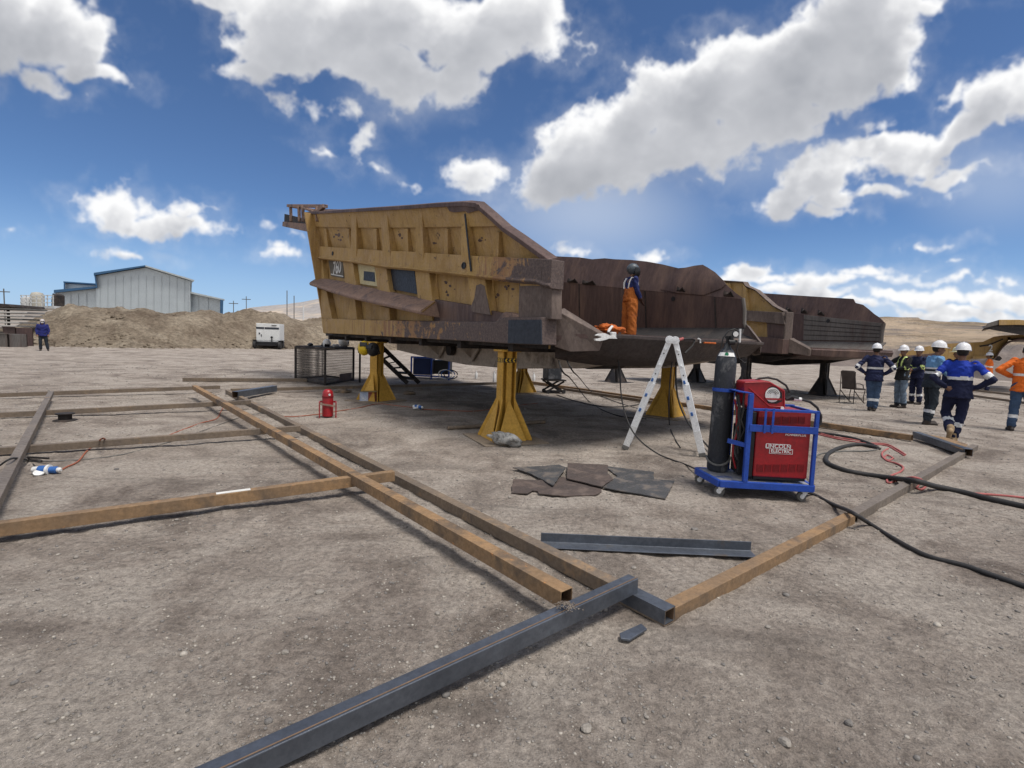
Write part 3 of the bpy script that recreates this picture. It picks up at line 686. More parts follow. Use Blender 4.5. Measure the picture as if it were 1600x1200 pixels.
# panels sitting in the recesses
mb = bb(); mb.prism([F1.px(x, y, -.0) for x, y in [(513, 405.5), (535.5, 408), (536.5, 434.5), (517, 431)]], BX * .028); sgn = mb.build('number_board', worn('faded_grey_board', (.17, .155, .13), (.10, .09, .075), scale=6, rough=.8), BODY)
mb = bb(); mb.prism([F1.px(x, y, -.003) for x, y in [(517, 427.5), (536.3, 431), (536.3, 432.5), (517, 429)]], BX * .002); o = mb.build('white_line', M_white, sgn)
mb = bb(); mb.prism([F1.px(x, y, -.01) for x, y in [(557, 412), (585, 415.5), (589, 447.5), (560, 443)]], BX * .035); cr = mb.build('cream_board', M_cream, BODY)
mb = bb(); mb.prism([F1.px(x, y, -.016) for x, y in [(568.5, 423.5), (585, 425.5), (586, 440.5), (568, 438)]], BX * .005); mb.build('black_square', M_navyplate, cr)
mb = bb(); mb.prism([F1.px(x, y, -.03) for x, y in [(605, 419), (647, 422), (652, 459.5), (613, 452)]], BX * .055); mb.build('dark_board', M_navyplate, BODY)
# sloping ledge (rock deflector)
lt = [(496, 433.5), (530, 439), (559, 445.5), (606, 455.5), (640, 462.5), (679, 470.5)]
lf = [(484, 443), (520, 455), (551, 464), (600, 474.5), (630, 481), (658, 487)]
rings = []; fr = []
for i, ((x, y), (x2, y2)) in enumerate(zip(lt, lf)):
    a = F1.px(x, y, -.12); b_ = F1.px(x2, y2, -.46); ub, zb = F1.uz(b_); fr.append((ub, zb))
    rings.append([a + BX * .13, a, b_ + Z * .03, b_ - BX * .02, b_ - Z * .05, F1.P(ub, .02, zb - .10)])
mb = bb(); mb.loft(rings); mb.build('deflector_ledge', M_ledge, BODY, bevel=.015)
mb = bb(); a, b_, c_ = F1.px(679, 470.5, -.12), F1.px(658, 487, -.46), F1.px(676, 491.5, -.12); mb.prism([a - AX * .012, b_ - AX * .012, c_ - AX * .012], -AX * .015); mb.build('ledge_end', M_yel, BODY)
# bottom beam
bt = [(503, 498), (560, 500), (620, 501.5), (677, 502.5), (740, 503.5), (772, 504), (785, 497), (815, 496.8), (846, 496.8)]
bl_ = [(505.5, 520.5), (560, 523), (620, 526.5), (677, 530), (740, 533.5), (772, 535.5), (785, 536.5), (815, 538), (846, 539)]
rings = []
for (x, y), (x2, y2) in zip(bt, bl_):
    a = F1.px(x, y, -.24); b_ = F1.px(x2, y2, -.24); u, z1 = F1.uz(a); u2, z0 = F1.uz(b_)
    rings.append([F1.P(u, .02, z1 + .03), F1.P(u, -.22, z1 + .01), F1.P(u, -.24, z1), F1.P(u2, -.24, z0), F1.P(u2, .02, z0)])
mb = bb(); mb.loft(rings); o = mb.build('bottom_beam', M_yelfade, BODY, bevel=.012)
BZ0 = F1.uz(F1.px(846, 539, -.24))[1]
# dark block at the tail end of the bottom beam
mb = bb(); mb.prism([F1.px(x, y, -.255) for x, y in [(794, 500), (845, 499.5), (846, 538.5), (793, 536.5)]], BX * .02); mb.build('wear_block', M_navyplate, BODY, bevel=.006)

# tail corner: column, chamfered wedge, floor lip, far wall, front wall
ZF = 1.60; ZW = 1.90; W = 4.9; LIP = -.5
zc = F1.uz(F1.px(862, 407, 0))[1]
mb = bb(); zt_, _ = rail_at(0)
mb.prism([F1.P(0, -.16, BZ0 + .02), F1.P(0, .03, BZ0 + .0), F1.P(0, .14, ZW), F1.P(0, .13, zc - .02), F1.P(0, -.06, zc - .03), F1.P(0, -.2, zc - .1), F1.P(0, -.2, zt_), F1.P(0, -.14, zt_ - .03)], -AX * .05)
mb.build('tail_post', M_browndust, BODY, bevel=.02)
for side_, (wa, wb, n) in enumerate(((0.06, .45, 1), (W - .06, W - .45, -1))):
    mb = bb()
    A_, B_, C_ = F1.P(-.05, wa, ZW + .02), F1.P(-.05, wa + n * .14, ZW + .06), F1.P(LIP - .02, wb, ZF + .02)
    D_ = F1.P(LIP - .02, wb + n * .08, ZF + .03); E_ = F1.P(-.05, wa, BZ0 - .02); H_ = F1.P(LIP * .45, wa + n * .12, BZ0 - .08)
    I_ = F1.P(LIP, wb, ZF - .2)
    mb.add([A_, B_, D_, C_, E_, H_, I_, F1.P(.1, wa + n * .14, BZ0)], [(0, 1, 2, 3), (0, 3, 6, 5), (0, 5, 4), (3, 2, 6), (1, 7, 6, 2), (4, 5, 6, 7)])
    mb.build('tail_wedge', M_browndust, BODY, bevel=.008)
mb = bb()
# floor plate with rolled tail lip
zl = ZF
pf = [F1.P(10.3, .0, 1.52), F1.P(0, .0, 1.52), F1.P(LIP, .45, zl - .02), F1.P(LIP, W - .45, zl - .02), F1.P(0, W, 1.52), F1.P(10.3, W, 1.52)]
mb.prism(pf, Z * .06); mb.build('floor_plate', M_brown, BODY)
mb = bb()   # fascia below the lip, sagging towards the middle
rings = []
for w_, s_ in ((.45, .20), (.8, .25), (1.3, .30), (2.4, .32), (3.6, .28), (4.45, .22)):
    rings.append([F1.P(LIP, w_, zl + .03), F1.P(LIP - .05, w_, zl + .025), F1.P(LIP - .05, w_, zl - .02), F1.P(LIP + .16, w_, zl - s_ + .03), F1.P(LIP + .24, w_, zl - s_ - .02), F1.P(LIP + .9, w_, zl - s_ - .14), F1.P(LIP + .9, w_, zl - .04)])
mb.loft(rings); mb.build('tail_lip', M_lip, BODY, bevel=.006)
# projecting flat tongue of the floor at the far end
mb = bb(); mb.prism([F1.P(.1, W - .5, ZF + .02), F1.P(LIP - .05, W - .6, ZF + .02), F1.rear(1185, 536.5, LIP) , F1.rear(1172, 524, 0)], Z * .03); mb.build('lip_tongue', M_browndust, BODY)
# far wall chamfer + wall + flare seen from the inside
def wx(x, y): return F1.px(x, y, W)
mb = bb(); mb.prism([F1.P(10.3, W - .5, ZF - .01), F1.P(LIP + .1, W - .5, ZF - .01), F1.P(0, W, ZW), F1.P(10.3, W, ZW)], BX * .03); mb.build('floor_fillet', M_fil, BODY)
uA, zA = F1.uz(wx(862, 438)); uB, zB = F1.uz(wx(1161, 466.5)); sl = (zA - zB) / (uA - uB)
mb = bb(); mb.prism([F1.P(0, W, ZF), wx(1163, 500), wx(1161, 466.5), wx(1010, 453), wx(862, 438), F1.P(10.5, W, zA + sl * (10.5 - uA)), F1.P(10.5, W, ZF)], BX * .05); mb.build('far_side_wall', M_brown, BODY)
# far flare leans outwards (away)
f2n = along.cross(Z * cos(lean) + BX * sin(lean)).normalized(); f2n = f2n if f2n.dot(BX) > 0 else -f2n
b0 = F1.P(uB, W, zB); al2 = (F1.P(uA, W, zA) - b0).normalized(); f2n = al2.cross(Z * cos(lean) + BX * sin(lean)).normalized(); f2n = f2n if f2n.dot(BX) > 0 else -f2n
def fq(x, y, off=0.): return onplane(x, y, b0 + f2n * off, f2n)
tp = [(862, 400), (880, 401), (905, 402), (925, 405), (945, 403.5), (960, 405), (985, 406), (1010, 408.5), (1035, 413), (1060, 419), (1072, 418), (1085, 415), (1098, 413.5), (1106, 418), (1117, 425), (1128, 436), (1134, 444), (1143, 452), (1150, 458), (1160, 465)]
bt2 = [(1160, 467.5), (1010, 454), (862, 439)]
pA = fq(*tp[0]); ext = F1.P(10.5, 0, 0) - F1.P(F1.uz(pA)[0], 0, 0)
sl2 = al2 / al2.dot(AX) * ext.dot(AX)
mb = bb(); mb.prism([fq(*q) for q in tp + bt2] + [fq(862, 439) + sl2, pA + sl2], f2n * .04); mb.build('far_flared_sheet', M_brown, BODY)
# rounded worn hump piece and torn liner curls along the seam
mb = bb()
hp = [(1062, 420), (1085, 415), (1098, 413.5), (1117, 425), (1134, 444), (1128, 450), (1100, 461), (1060, 458), (1030, 452), (1045, 435)]
c = fq(1090, 438, -.10); H = [fq(*q, -.02) for q in hp]; n = len(H); mb.add(H + [c], [(i, (i + 1) % n, n) for i in range(n)]); mb.build('bulged_liner', M_brown, BODY, smooth=True)
for x, y, s in ((903, 441, 1), (931, 444, 1.3), (1000, 448, 1), (1071, 455, .8), (1147, 462, 1)):
    mb = bb(); a = fq(x - 16 * s, y - 2, -.03); b_ = fq(x, y - 1, -.03); d = b_ - a
    ring = []
    for t in (0, .25, .5, .75, 1):
        p = a + d * t; k = t * t
        ring.append([p + Z * (.10 * (1 - t) - .02), p - BX * (.02 + .10 * k) + Z * (.07 * k), p - BX * (.02 + .10 * k) + Z * (.07 * k - .012), p + Z * (-.04)])
    mb.loft(ring); mb.build('torn_curl', M_dark, BODY, smooth=True)
c = wx(1052, 467); mb = bb(); mb.lathe([(.05, 0), (.05, .015), (.03, .015)], c - BX * .012, 12, BX); mb.build('drain_hole', M_black, BODY)
# bright worn edge at the tail end of the far wall
mb = bb(); mb.tube([F1.P(-.02, W, ZF + .1), wx(1163, 505), wx(1163.5, 485), wx(1161, 466)], .035, 8); mb.build('wall_end_edge', M_greyliner, BODY, smooth=True)
# weld seam lines of the wall liner
for x0, y0, x1, y1 in ((1008, 455, 1010, 512), (1117, 464, 1119, 513), (905, 443, 906, 511)):
    mb = bb(); mb.bar(wx(x0, y0) - BX * .01, wx(x1, y1) - BX * .01, .025, .012, up=BX); mb.build('liner_seam', M_dark, BODY)
# front wall
mb = bb(); uf = 10.45
zt1 = F1.uz(fp(482, 334))[1]; 
mb.prism([F1.P(uf, .0, 1.5), F1.P(uf, W, 1.5), F1.P(uf, W + .6, zt1 - .1), F1.P(uf, -.6, zt1 - .1)], AX * .08); mb.build('front_wall', M_yel, BODY)
# canopy platform beyond the front, with a guard rail
pw = -.35
def pp(x, y, dw=0.): return F1.px(x, y, pw) + BX * dw
mb = bb(); mb.prism([pp(441.5, 346), (pp(484, 350)), pp(489, 364), pp(441, 353.5)], BX * 1.3); mb.build('platform', M_ledge, BODY, bevel=.01)
mb = bb(); mb.prism([pp(443.5, 334, .02), pp(482, 343, .02), pp(484, 350, .02), pp(443, 346, .02)], BX * .04)
mb.prism([pp(443.5, 334, 1.2), pp(482, 343, 1.2), pp(484, 350, 1.2), pp(443, 346, 1.2)], BX * .04); mb.build('kick_board', M_dark, BODY)
mb = bb()
q = [pp(450, 321.5), pp(504, 321.2), pp(494, 331)]
mb.bar(q[0], q[1] + BX * .1, .09, .09); mb.bar(q[0] + BX * .9, q[1] + BX * .9, .09, .09); mb.bar(q[0], q[0] + BX * .95, .08, .08); mb.bar(q[1] + BX * .05, q[2] - Z * .05, .10, .10)
for x in (454, 467, 473, 495):
    mb.bar(pp(x, 322), pp(x + 1, 346), .09, .07, up=AX)
for x in (454, 495): mb.bar(pp(x, 322, .9), pp(x + 1, 346, .9), .09, .07, up=AX)
mb.bar(pp(474, 325), pp(490, 331), .06, .06); mb.build('guard_rail', M_ledge, BODY, bevel=.008)
# underframe: dark bearers and tan belly rails
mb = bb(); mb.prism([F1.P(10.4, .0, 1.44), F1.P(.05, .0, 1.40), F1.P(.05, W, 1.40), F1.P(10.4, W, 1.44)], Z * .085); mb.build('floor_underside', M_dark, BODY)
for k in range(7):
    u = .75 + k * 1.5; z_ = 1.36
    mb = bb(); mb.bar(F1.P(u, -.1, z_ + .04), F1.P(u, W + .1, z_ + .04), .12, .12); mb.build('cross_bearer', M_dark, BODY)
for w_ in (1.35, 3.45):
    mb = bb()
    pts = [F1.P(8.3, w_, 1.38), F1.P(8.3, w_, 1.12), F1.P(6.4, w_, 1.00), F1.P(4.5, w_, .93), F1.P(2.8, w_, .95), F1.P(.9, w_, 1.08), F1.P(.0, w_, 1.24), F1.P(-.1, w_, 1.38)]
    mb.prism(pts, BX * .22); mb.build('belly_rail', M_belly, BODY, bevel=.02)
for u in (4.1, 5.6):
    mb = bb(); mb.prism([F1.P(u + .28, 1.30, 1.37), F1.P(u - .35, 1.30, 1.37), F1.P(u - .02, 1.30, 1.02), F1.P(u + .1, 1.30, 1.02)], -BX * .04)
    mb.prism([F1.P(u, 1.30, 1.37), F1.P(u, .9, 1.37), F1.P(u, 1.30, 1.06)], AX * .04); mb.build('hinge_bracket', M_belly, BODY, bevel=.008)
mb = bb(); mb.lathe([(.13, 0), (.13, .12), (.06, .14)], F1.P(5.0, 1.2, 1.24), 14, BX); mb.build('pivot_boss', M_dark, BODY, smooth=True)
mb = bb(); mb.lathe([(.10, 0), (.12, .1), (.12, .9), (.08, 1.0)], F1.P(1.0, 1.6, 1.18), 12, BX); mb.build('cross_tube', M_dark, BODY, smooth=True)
# small dents, scraped holes in the sheet
rs = np.random.RandomState(3)
for cx, cy, n, sp_, pl in ((528, 368, 7, 7, 'f'), (626, 368, 3, 4, 'f'), (753, 375, 5, 7, 'f'), (676, 381, 2, 6, 'f'), (792, 452, 4, 8, 's'), (700, 457, 4, 14, 's'), (710, 440, 2, 10, 's'), (778, 462, 2, 5, 's')):
    mb = bb()
    for k in range(n):
        x, y = cx + rs.randn() * sp_ * .55, cy + rs.randn() * sp_ * .8; r = 1 + rs.rand() * 1.4
        poly = [(x + r * cos(a) * (.5 + rs.rand()), y + r * sin(a) * (.6 + rs.rand())) for a in np.linspace(0, 2 * pi, 8)[:-1]]
        if pl == 'f': mb.prism([fp(px_1, py_1, .004) for px_1, py_1 in poly], -fl_n * .003)
        else: mb.prism([F1.px(px_1, py_1, .026) for px_1, py_1 in poly], BX * .003)
    mb.build('scrape_marks', M_brown, BODY)

# number on the board
def textmesh(txt, size, th=.004):
    cu = bpy.data.curves.new('t', 'FONT'); cu.body = txt; cu.size = size; cu.extrude = th / 2; cu.offset = size * .018; cu.align_x = 'CENTER'; cu.align_y = 'CENTER'
    o = bpy.data.objects.new('t', cu); COL.objects.link(o); dg = bpy.context.evaluated_depsgraph_get()
    me = bpy.data.meshes.new_from_object(o.evaluated_get(dg)); bpy.data.objects.remove(o); bpy.data.curves.remove(cu); return me
def place_text(name, txt, size, c, xdir, ydir, mat, parent, th=.004, bold=0):
    me = textmesh(txt, size, th); x, y = V(xdir).normalized(), V(ydir).normalized(); n = x.cross(y)
    me.transform(Matrix((x, y, n)).transposed().to_4x4())
    me.transform(Matrix.Translation(V(c) - (V(parent.matrix_world.translation) if parent else V())))
    me.materials.clear(); me.materials.append(mat)
    o = bpy.data.objects.new(name, me); COL.objects.link(o); o.parent = parent; return o
bpy.context.view_layer.update()
place_text('painted_number', '760', .50, F1.px(526.5, 418.5, -.006), -AX, Z * cos(.1) - AX * .1, M_white, sgn)
# ---------------------------------------------------------------- jack stands
M_standy = worn('yellow_stand_paint', (.60, .34, .05), (.45, .25, .04), wear=(.20, .12, .06), scale=3, thr=(.62, .74), rough=.6, bump=.2, spots=(.12, .08, .05), sthr=(.68, .75))
M_standd = worn('dark_stand_steel', (.035, .032, .034), (.022, .02, .022), wear=(.08, .06, .05), scale=3, rough=.6)
M_wood = worn('old_plywood', (.30, .235, .17), (.20, .16, .12), scale=4, rough=.85, streak=1)
def stand_proto(H, mat, label, group, plate=True):
    t = thing('jack_stand', label, 'jack stand', (0, 0, 0), 0, group)
    mb = MB(); w = .105
    for sx in (-1, 1): mb.box(sx * w - .009, sx * w + .009, -w, w, .02, H - .03)
    mb.box(-w + .009, w - .009, -.012, .012, .02, H - .03)
    for sy in (-1, 1): mb.box(-.04, .04, sy * w - .05 * (sy > 0), sy * w + .05 * (sy < 0), .02, H - .03)
    mb.build('column', mat, t, bevel=.004)
    mb = MB(); mb.box(-.16, .16, -.16, .16, H - .03, H); mb.build('head_plate', mat, t, bevel=.004)
    mb = MB(); mb.box(-.50, .50, -.50, .50, .0, .02); mb.build('base_plate', M_wood if plate else mat, t, bevel=.003)
    for k in range(4):
        a = k * pi / 2; d = V((cos(a), sin(a), 0)); s = V((-sin(a), cos(a), 0))
        mb = MB(); mb.prism([d * .29 + s * .23 + Z * .022, d * .29 - s * .23 + Z * .022, d * .117 - s * .012 + Z * .60, d * .117 + s * .012 + Z * .60], d * .012); mb.build('web_plate', mat, t, bevel=.002)
        a = k * pi / 2 + pi / 4; d = V((cos(a), sin(a), 0)); s = V((-sin(a), cos(a), 0))
        mb = MB(); mb.prism([d * .14 + Z * .022, d * .44 + Z * .022, d * .44 + Z * .05, d * .15 + Z * .63], s * .014); mb.build('corner_fin', mat, t, bevel=.002)
    return t
YG = 'yellow jack stands under the tipper body'; DG = 'dark jack stands under the second tipper body'
p = G(788, 686); s1 = stand_proto(1.36, M_standy, 'yellow stand nearest the camera with chevron tape and a bundle in plastic at its foot', YG); s1.location = (p.x, p.y, 0); s1.rotation_euler.z = R(24)
for (x, y, rz, lb) in ((588, 626, 62, 'yellow stand at left with yellow helmet by its top and box at its foot'), (815, 613, 30, 'yellow stand seen behind the nearest one, in the shade under the body'), (1040, 650, 48, 'yellow stand seen between the legs of the aluminium ladder')):
    c = copy_tree(s1); p = G(x, y); c.location = (p.x, p.y, 0); c.rotation_euler.z = R(rz); c['label'] = lb
p = G(1285, 617); s2 = stand_proto(1.30, M_standd, 'dark stand beside the old chair, right of the wire feeder', DG, False); s2.location = (p.x, p.y, 0); s2.rotation_euler.z = R(25)
for (x, y, rz, lb) in ((1163, 617, 25, 'dark stand partly hidden behind the gas cylinder and red feeder'), (962, 597, 40, 'small far dark stand left of the ladder top, under the body'), (1087, 597, 40, 'small far dark stand seen right of the ladder top')):
    c = copy_tree(s2); p = G(x, y); c.location = (p.x, p.y, 0); c.rotation_euler.z = R(rz); c['label'] = lb
# chevron tape on the nearest stand (added after copying)
M_tapeb = worn('tape_black', (.02, .02, .02), rough=.5, bump=0); M_tapey = worn('tape_yellow', (.75, .45, .02), rough=.5, bump=0)
for k, dd in enumerate((V((-1, 0, 0)), V((0, -1, 0)))):
    sdir = V((dd.y, -dd.x, 0)); mb = MB(); z0 = 1.17; off = .1165 if k == 0 else .1075
    mb.prism([dd * off + sdir * .104 + Z * z0, dd * off - sdir * .104 + Z * z0, dd * off - sdir * .104 + Z * (z0 + .066), dd * off + sdir * .104 + Z * (z0 + .066)], dd * .002); tp_ = mb.build('hazard_tape', M_tapeb, s1)
    for q in range(3):
        x0 = -.09 + q * .062; mb = MB(); f = dd * (off + .003)
        mb.prism([f + sdir * x + Z * (z0 + z) for x, z in ((x0, .006), (x0 + .026, .006), (x0 + .048, .033), (x0 + .026, .060), (x0, .060), (x0 + .022, .033))], dd * .001); mb.build('chevron', M_tapey, tp_)

# ---------------------------------------------------------------- second tipper body
F2 = Frame((8.1, 15.3, 0), (-.3698, .9291, 0), (.9291, .3698, 0)); W2 = 4.5
B2 = thing('tipper_body', 'second dump truck body of grey-brown steel standing on dark stands behind the first', 'truck body', F2.P(3, 2.2, 0))
def b2(): return MB(org=B2.location)
def s2p(name, pts, mat, w=0., th=.06, bev=0, out=0):
    mb = b2(); mb.prism([F2.px(x, y, w - out) for x, y in pts], F2.b * (th + out)); return mb.build(name, mat, B2, bevel=bev)
x_ = F2.P(6, 0, 0)
def zat(x, y, w=0): return F2.uz(F2.px(x, y, w))
s2p('side_sheet', [(1090, 430), (1134, 440), (1161, 442), (1164, 448), (1180, 455), (1207, 479), (1222, 487), (1225, 553), (1150, 548), (1090, 546)], M_yel)
s2p('mid_rail', [(1120, 478), (1167, 485), (1222, 488), (1226, 507), (1167, 501), (1120, 495)], M_browndust, 0, .05, .01, .18)
s2p('bottom_beam', [(1120, 521), (1199, 527), (1224, 530), (1222, 553), (1165, 549), (1120, 546)], M_brown, 0, .05, .01, .2)
s2p('side_rib', [(1198, 504), (1226, 507), (1224, 531), (1199, 528)], M_brown, 0, .05, .01, .1)
s2p('side_rib', [(1130, 442), (1140, 443), (1144, 480), (1134, 479)], M_yel, 0, .05, .01, .1)
s2p('side_rib', [(1160, 444), (1166, 450), (1170, 486), (1164, 485)], M_yel, 0, .05, .01, .1)
mb = b2(); q = [(1130, 439), (1161, 441), (1164, 447), (1180, 454), (1207, 478), (1223, 486.5)]
mb.loft([[F2.px(x, y, -.1), F2.px(x, y - 1.2, -.1), F2.px(x, y - 1.2, -.1) + F2.b * .22, F2.px(x, y, -.1) + F2.b * .22 - Z * .06] for x, y in q]); mb.build('top_rim', M_browndust, B2, bevel=.01)
mb = b2(); u0, zr = zat(1222, 488); _, zb = zat(1224, 551)
mb.prism([F2.P(0, -.15, zb), F2.P(0, .16, zb + .05), F2.P(0, .16, zr), F2.P(0, -.15, zr)], -F2.a * .06); mb.build('tail_post', M_browndust, B2, bevel=.02)
ZF2 = zat(1379, 549, W2)[1]; ZF2 = 1.55
mb = b2(); mb.add([F2.P(-.06, .05, 1.85), F2.P(-.06, .2, 1.88), F2.P(-.5, .5, ZF2 + .03), F2.P(-.5, .4, ZF2), F2.P(-.06, .05, zb), F2.P(-.5, .42, ZF2 - .2)], [(0, 1, 2, 3), (0, 3, 5, 4), (3, 2, 5), (1, 4, 5, 2), (0, 4, 1)]); mb.build('tail_wedge', M_browndust, B2, bevel=.01)
def w2(x, y): return F2.px(x, y, W2)
ua, za = zat(1229, 488, W2); ub, zb_ = zat(1379, 504, W2); sl = (za - zb_) / (ua - ub)
mb = b2(); mb.prism([w2(1379, 504), w2(1378, 549), F2.P(8, W2, ZF2 - .1), F2.P(8, W2, za + sl * (8 - ua))], F2.b * .05); mb.build('far_side_wall', M_brown, B2)
mb = b2(); mb.prism([w2(1257, 492), w2(1378, 505), w2(1376, 533), w2(1256, 531)], -F2.b * .03); mb.build('grey_liner', M_greyliner, B2, bevel=.005)
for k in range(4):
    mb = b2(); t = (k + 1) / 5; mb.bar(w2(1257, 492 + 39 * t) - F2.b * .035, w2(1377, 505 + 28 * t) - F2.b * .035, .012, .02); mb.build('liner_seam', M_dark, B2)
mb = b2(); mb.prism([F2.P(8, W2 - .5, ZF2), F2.P(-.05, W2 - .5, ZF2), F2.P(0, W2, ZF2 + .33), F2.P(8, W2, ZF2 + .33)], Z * -.03); mb.build('floor_fillet', M_greyliner, B2)
b0_ = w2(1379, 504); al_ = (w2(1229, 488) - b0_).normalized(); fn_ = al_.cross(Z * cos(R(14)) + F2.b * sin(R(14))).normalized(); fn_ = fn_ if fn_.dot(F2.b) > 0 else -fn_
def f2(x, y, o=0.): return onplane(x, y, b0_ + fn_ * o, fn_)
mb = b2(); mb.prism([f2(*q) for q in [(1150, 454), (1185, 457.6), (1260, 462.5), (1333, 467), (1336, 473), (1348, 476), (1357, 483), (1365, 490), (1374, 496), (1382, 504), (1377, 505), (1229, 489), (1150, 481)]], fn_ * .05); mb.build('far_flared_sheet', M_brown, B2)
for x, y in ((1238, 486), (1262, 488), (1288, 491)):
    mb = b2(); a = f2(x - 10, y - 1, -.03); b_ = f2(x, y, -.03); d = b_ - a
    mb.loft([[a + d * t + Z * (.16 * (1 - t)), a + d * t - F2.b * (.03 + .14 * t) + Z * .1 * t, a + d * t - F2.b * (.03 + .14 * t) + Z * (.1 * t - .02), a + d * t - Z * .06] for t in (0, .3, .6, 1)]); mb.build('torn_curl', M_dark, B2, smooth=True)
mb = b2(); mb.lathe([(.07, 0), (.07, .012)], w2(1295, 501.5) - F2.b * .045, 12, F2.b); mb.build('drain_hole', M_black, B2)
mb = b2(); mb.tube([w2(1376, 545), w2(1378, 520), w2(1381, 505)], .06, 8); mb.build('wall_end_edge', M_greyliner, B2, smooth=True)
mb = b2(); mb.prism([F2.P(8, .0, 1.48), F2.P(0, .0, 1.46), F2.P(-.5, .45, ZF2), F2.P(-.5, W2 - .45, ZF2), F2.P(0, W2, 1.46), F2.P(8, W2, 1.48)], Z * .06); mb.build('floor_plate', M_brown, B2)
mb = b2(); mb.loft([[F2.P(-.5, w_, ZF2 + .02), F2.P(-.54, w_, ZF2), F2.P(-.5, w_, ZF2 - s_), F2.P(.6, w_, ZF2 - s_ - .12), F2.P(.6, w_, ZF2 - .03)] for w_, s_ in ((.45, .16), (1.2, .2), (3, .2), (W2 - .45, .14))]); mb.build('tail_lip', M_brown, B2, bevel=.01)
mb = b2(); mb.prism([F2.P(7.8, 0, 1.42), F2.P(.1, 0, 1.36), F2.P(.1, W2, 1.36), F2.P(7.8, W2, 1.42)], Z * .1); mb.build('floor_underside', M_dark, B2)
for w_ in (.35, 3.0):
    mb = b2(); mb.prism([F2.P(6.5, w_, 1.37), F2.P(5, w_, 1.0), F2.P(3, w_, .92), F2.P(.9, w_, 1.12), F2.P(0, w_, 1.32)], F2.b * .2); mb.build('belly_rail', M_dark, B2, bevel=.02)
mb = b2(); mb.lathe([(.20, 0), (.20, .10), (.1, .12)], F2.P(1.6, .1, 1.03), 16, F2.b); mb.build('hinge_boss', M_dark, B2, smooth=True)

# ---------------------------------------------------------------- third body far right, with canopy, and a number on its side
B3 = thing('tipper_body', 'distant yellow dump truck body with white number two and curved dark edge, right side', 'truck body', PY(1500, 575, 24.5))
B3D = ray(1500, 560); B3D = V((B3D.x / B3D.y, 1, 0))
def b3(): return MB(org=B3.location)
def s3p(name, pts, mat, Y=24., th=.3, bev=0):
    mb = b3(); mb.prism([PY(x, y, Y) for x, y in pts], B3D * th); return mb.build(name, mat, B3, bevel=bev)
s3p('side_wall', [(1405, 553), (1440, 543), (1455, 540), (1480, 537), (1520, 535), (1536, 534), (1553, 526), (1568, 524), (1580, 527), (1572, 536), (1562, 548), (1556, 557), (1549, 559), (1520, 560), (1470, 585), (1405, 585)], M_yel, 24, 3.2)
s3p('dark_groove', [(1530, 540), (1545, 538), (1567, 529), (1568, 530.5), (1546, 540), (1531, 542)], M_dark, 23.97, .05)
s3p('lower_rail', [(1520, 557), (1553, 556), (1553, 559.5), (1520, 561)], M_yel, 23.85, .3, .01)
s3p('lower_rail', [(1412, 556), (1470, 551), (1470, 555), (1412, 560)], M_brown, 23.85, .3, .01)
mb = b3(); arc = [(1553, 560), (1557, 556), (1561, 549), (1566, 542), (1573, 535.5), (1582, 531), (1592, 529), (1604, 528.5), (1625, 529)]
mb.loft([[PY(x, y, 23.8), PY(x + .8, y + 2.3, 23.8), PY(x + .8, y + 2.3, 23.8) + B3D * 3.4, PY(x, y, 23.8) + B3D * 3.4] for x, y in arc]); mb.build('curved_edge', M_brown, B3, bevel=.01)
s3p('upper_beam', [(1568, 524), (1640, 521), (1640, 527), (1604, 527), (1580, 529), (1570, 531)], M_yel, 24, 3.0)
mb = b3(); Yc = 22.
front = [(1537, 512), (1561, 505), (1562, 499.5), (1541, 506)]
mb = b3(); mb.prism([PY(x, y, Yc) for x, y in [(1537, 513), (1560, 507.5), (1592, 506), (1640, 508), (1660, 528), (1600, 524)]], B3D * 3 + Z * .25); mb.build('canopy_underside', M_dark, B3)
s3p('canopy_edge', [(1537, 513), (1543, 505), (1562, 499.3), (1561, 507)], M_greyliner, Yc - .05, 2.5, .01)
s3p('canopy_top', [(1561, 499.5), (1592, 499.5), (1640, 503), (1640, 510), (1592, 507.5), (1561, 508)], M_yel, Yc - .08, 2.6, .01)
s3p('hinge', [(1553, 559), (1562, 556), (1566, 560), (1562, 564), (1556, 563)], M_dark, 23.9, .5, .02)
bpy.context.view_layer.update()
place_text('painted_number', '2', .42, PY(1548, 544.5, 23.96), (1, 0, .02), (-.05, 0, 1), M_white, B3)

# ---------------------------------------------------------------- warehouse
M_shed = worn('pale_blue_sheet_cladding', (.52, .575, .60), (.45, .50, .53), wear=(.42, .46, .48), scale=1.2, thr=(.55, .75), rough=.6, bump=.05, bscale=6)
M_blue = worn('blue_trim', (.045, .13, .26), (.035, .10, .20), rough=.5, bump=.05)
M_trim = worn('pale_trim', (.55, .60, .62), rough=.5, bump=.02)
SHD = ray(215, 500); SHD = V((SHD.x / SHD.y, 1, 0))
SH = thing('warehouse', 'pale blue metal clad warehouse with low gable, behind the earth bank', 'warehouse', PY(225, 500, 66))
def wl(name, pts, mat, Y=66., th=.25, bev=0, par=None):
    mb = MB(org=SH.location); mb.prism([PY(x, y, Y) for x, y in pts], SHD * th); return mb.build(name, mat, SH, bevel=bev)
wl('gable_wall', [(149, 431), (227, 418), (300, 440), (297, 510), (152, 510)], M_shed, 66, 26)
wl('side_annex', [(87, 458), (151.5, 451), (151.5, 510), (88, 510)], M_shed, 66.4, 24)
wl('side_annex', [(296.5, 458), (348, 469), (347, 510), (296.5, 510)], M_shed, 66.4, 24)
wl('upper_annex', [(101, 443), (151, 446), (151, 452), (101, 455)], M_shed, 70, 15)
wl('roof', [(146.5, 430), (227, 416.3), (227, 414.3), (146.5, 426.2)], M_blue, 65.5, 27)
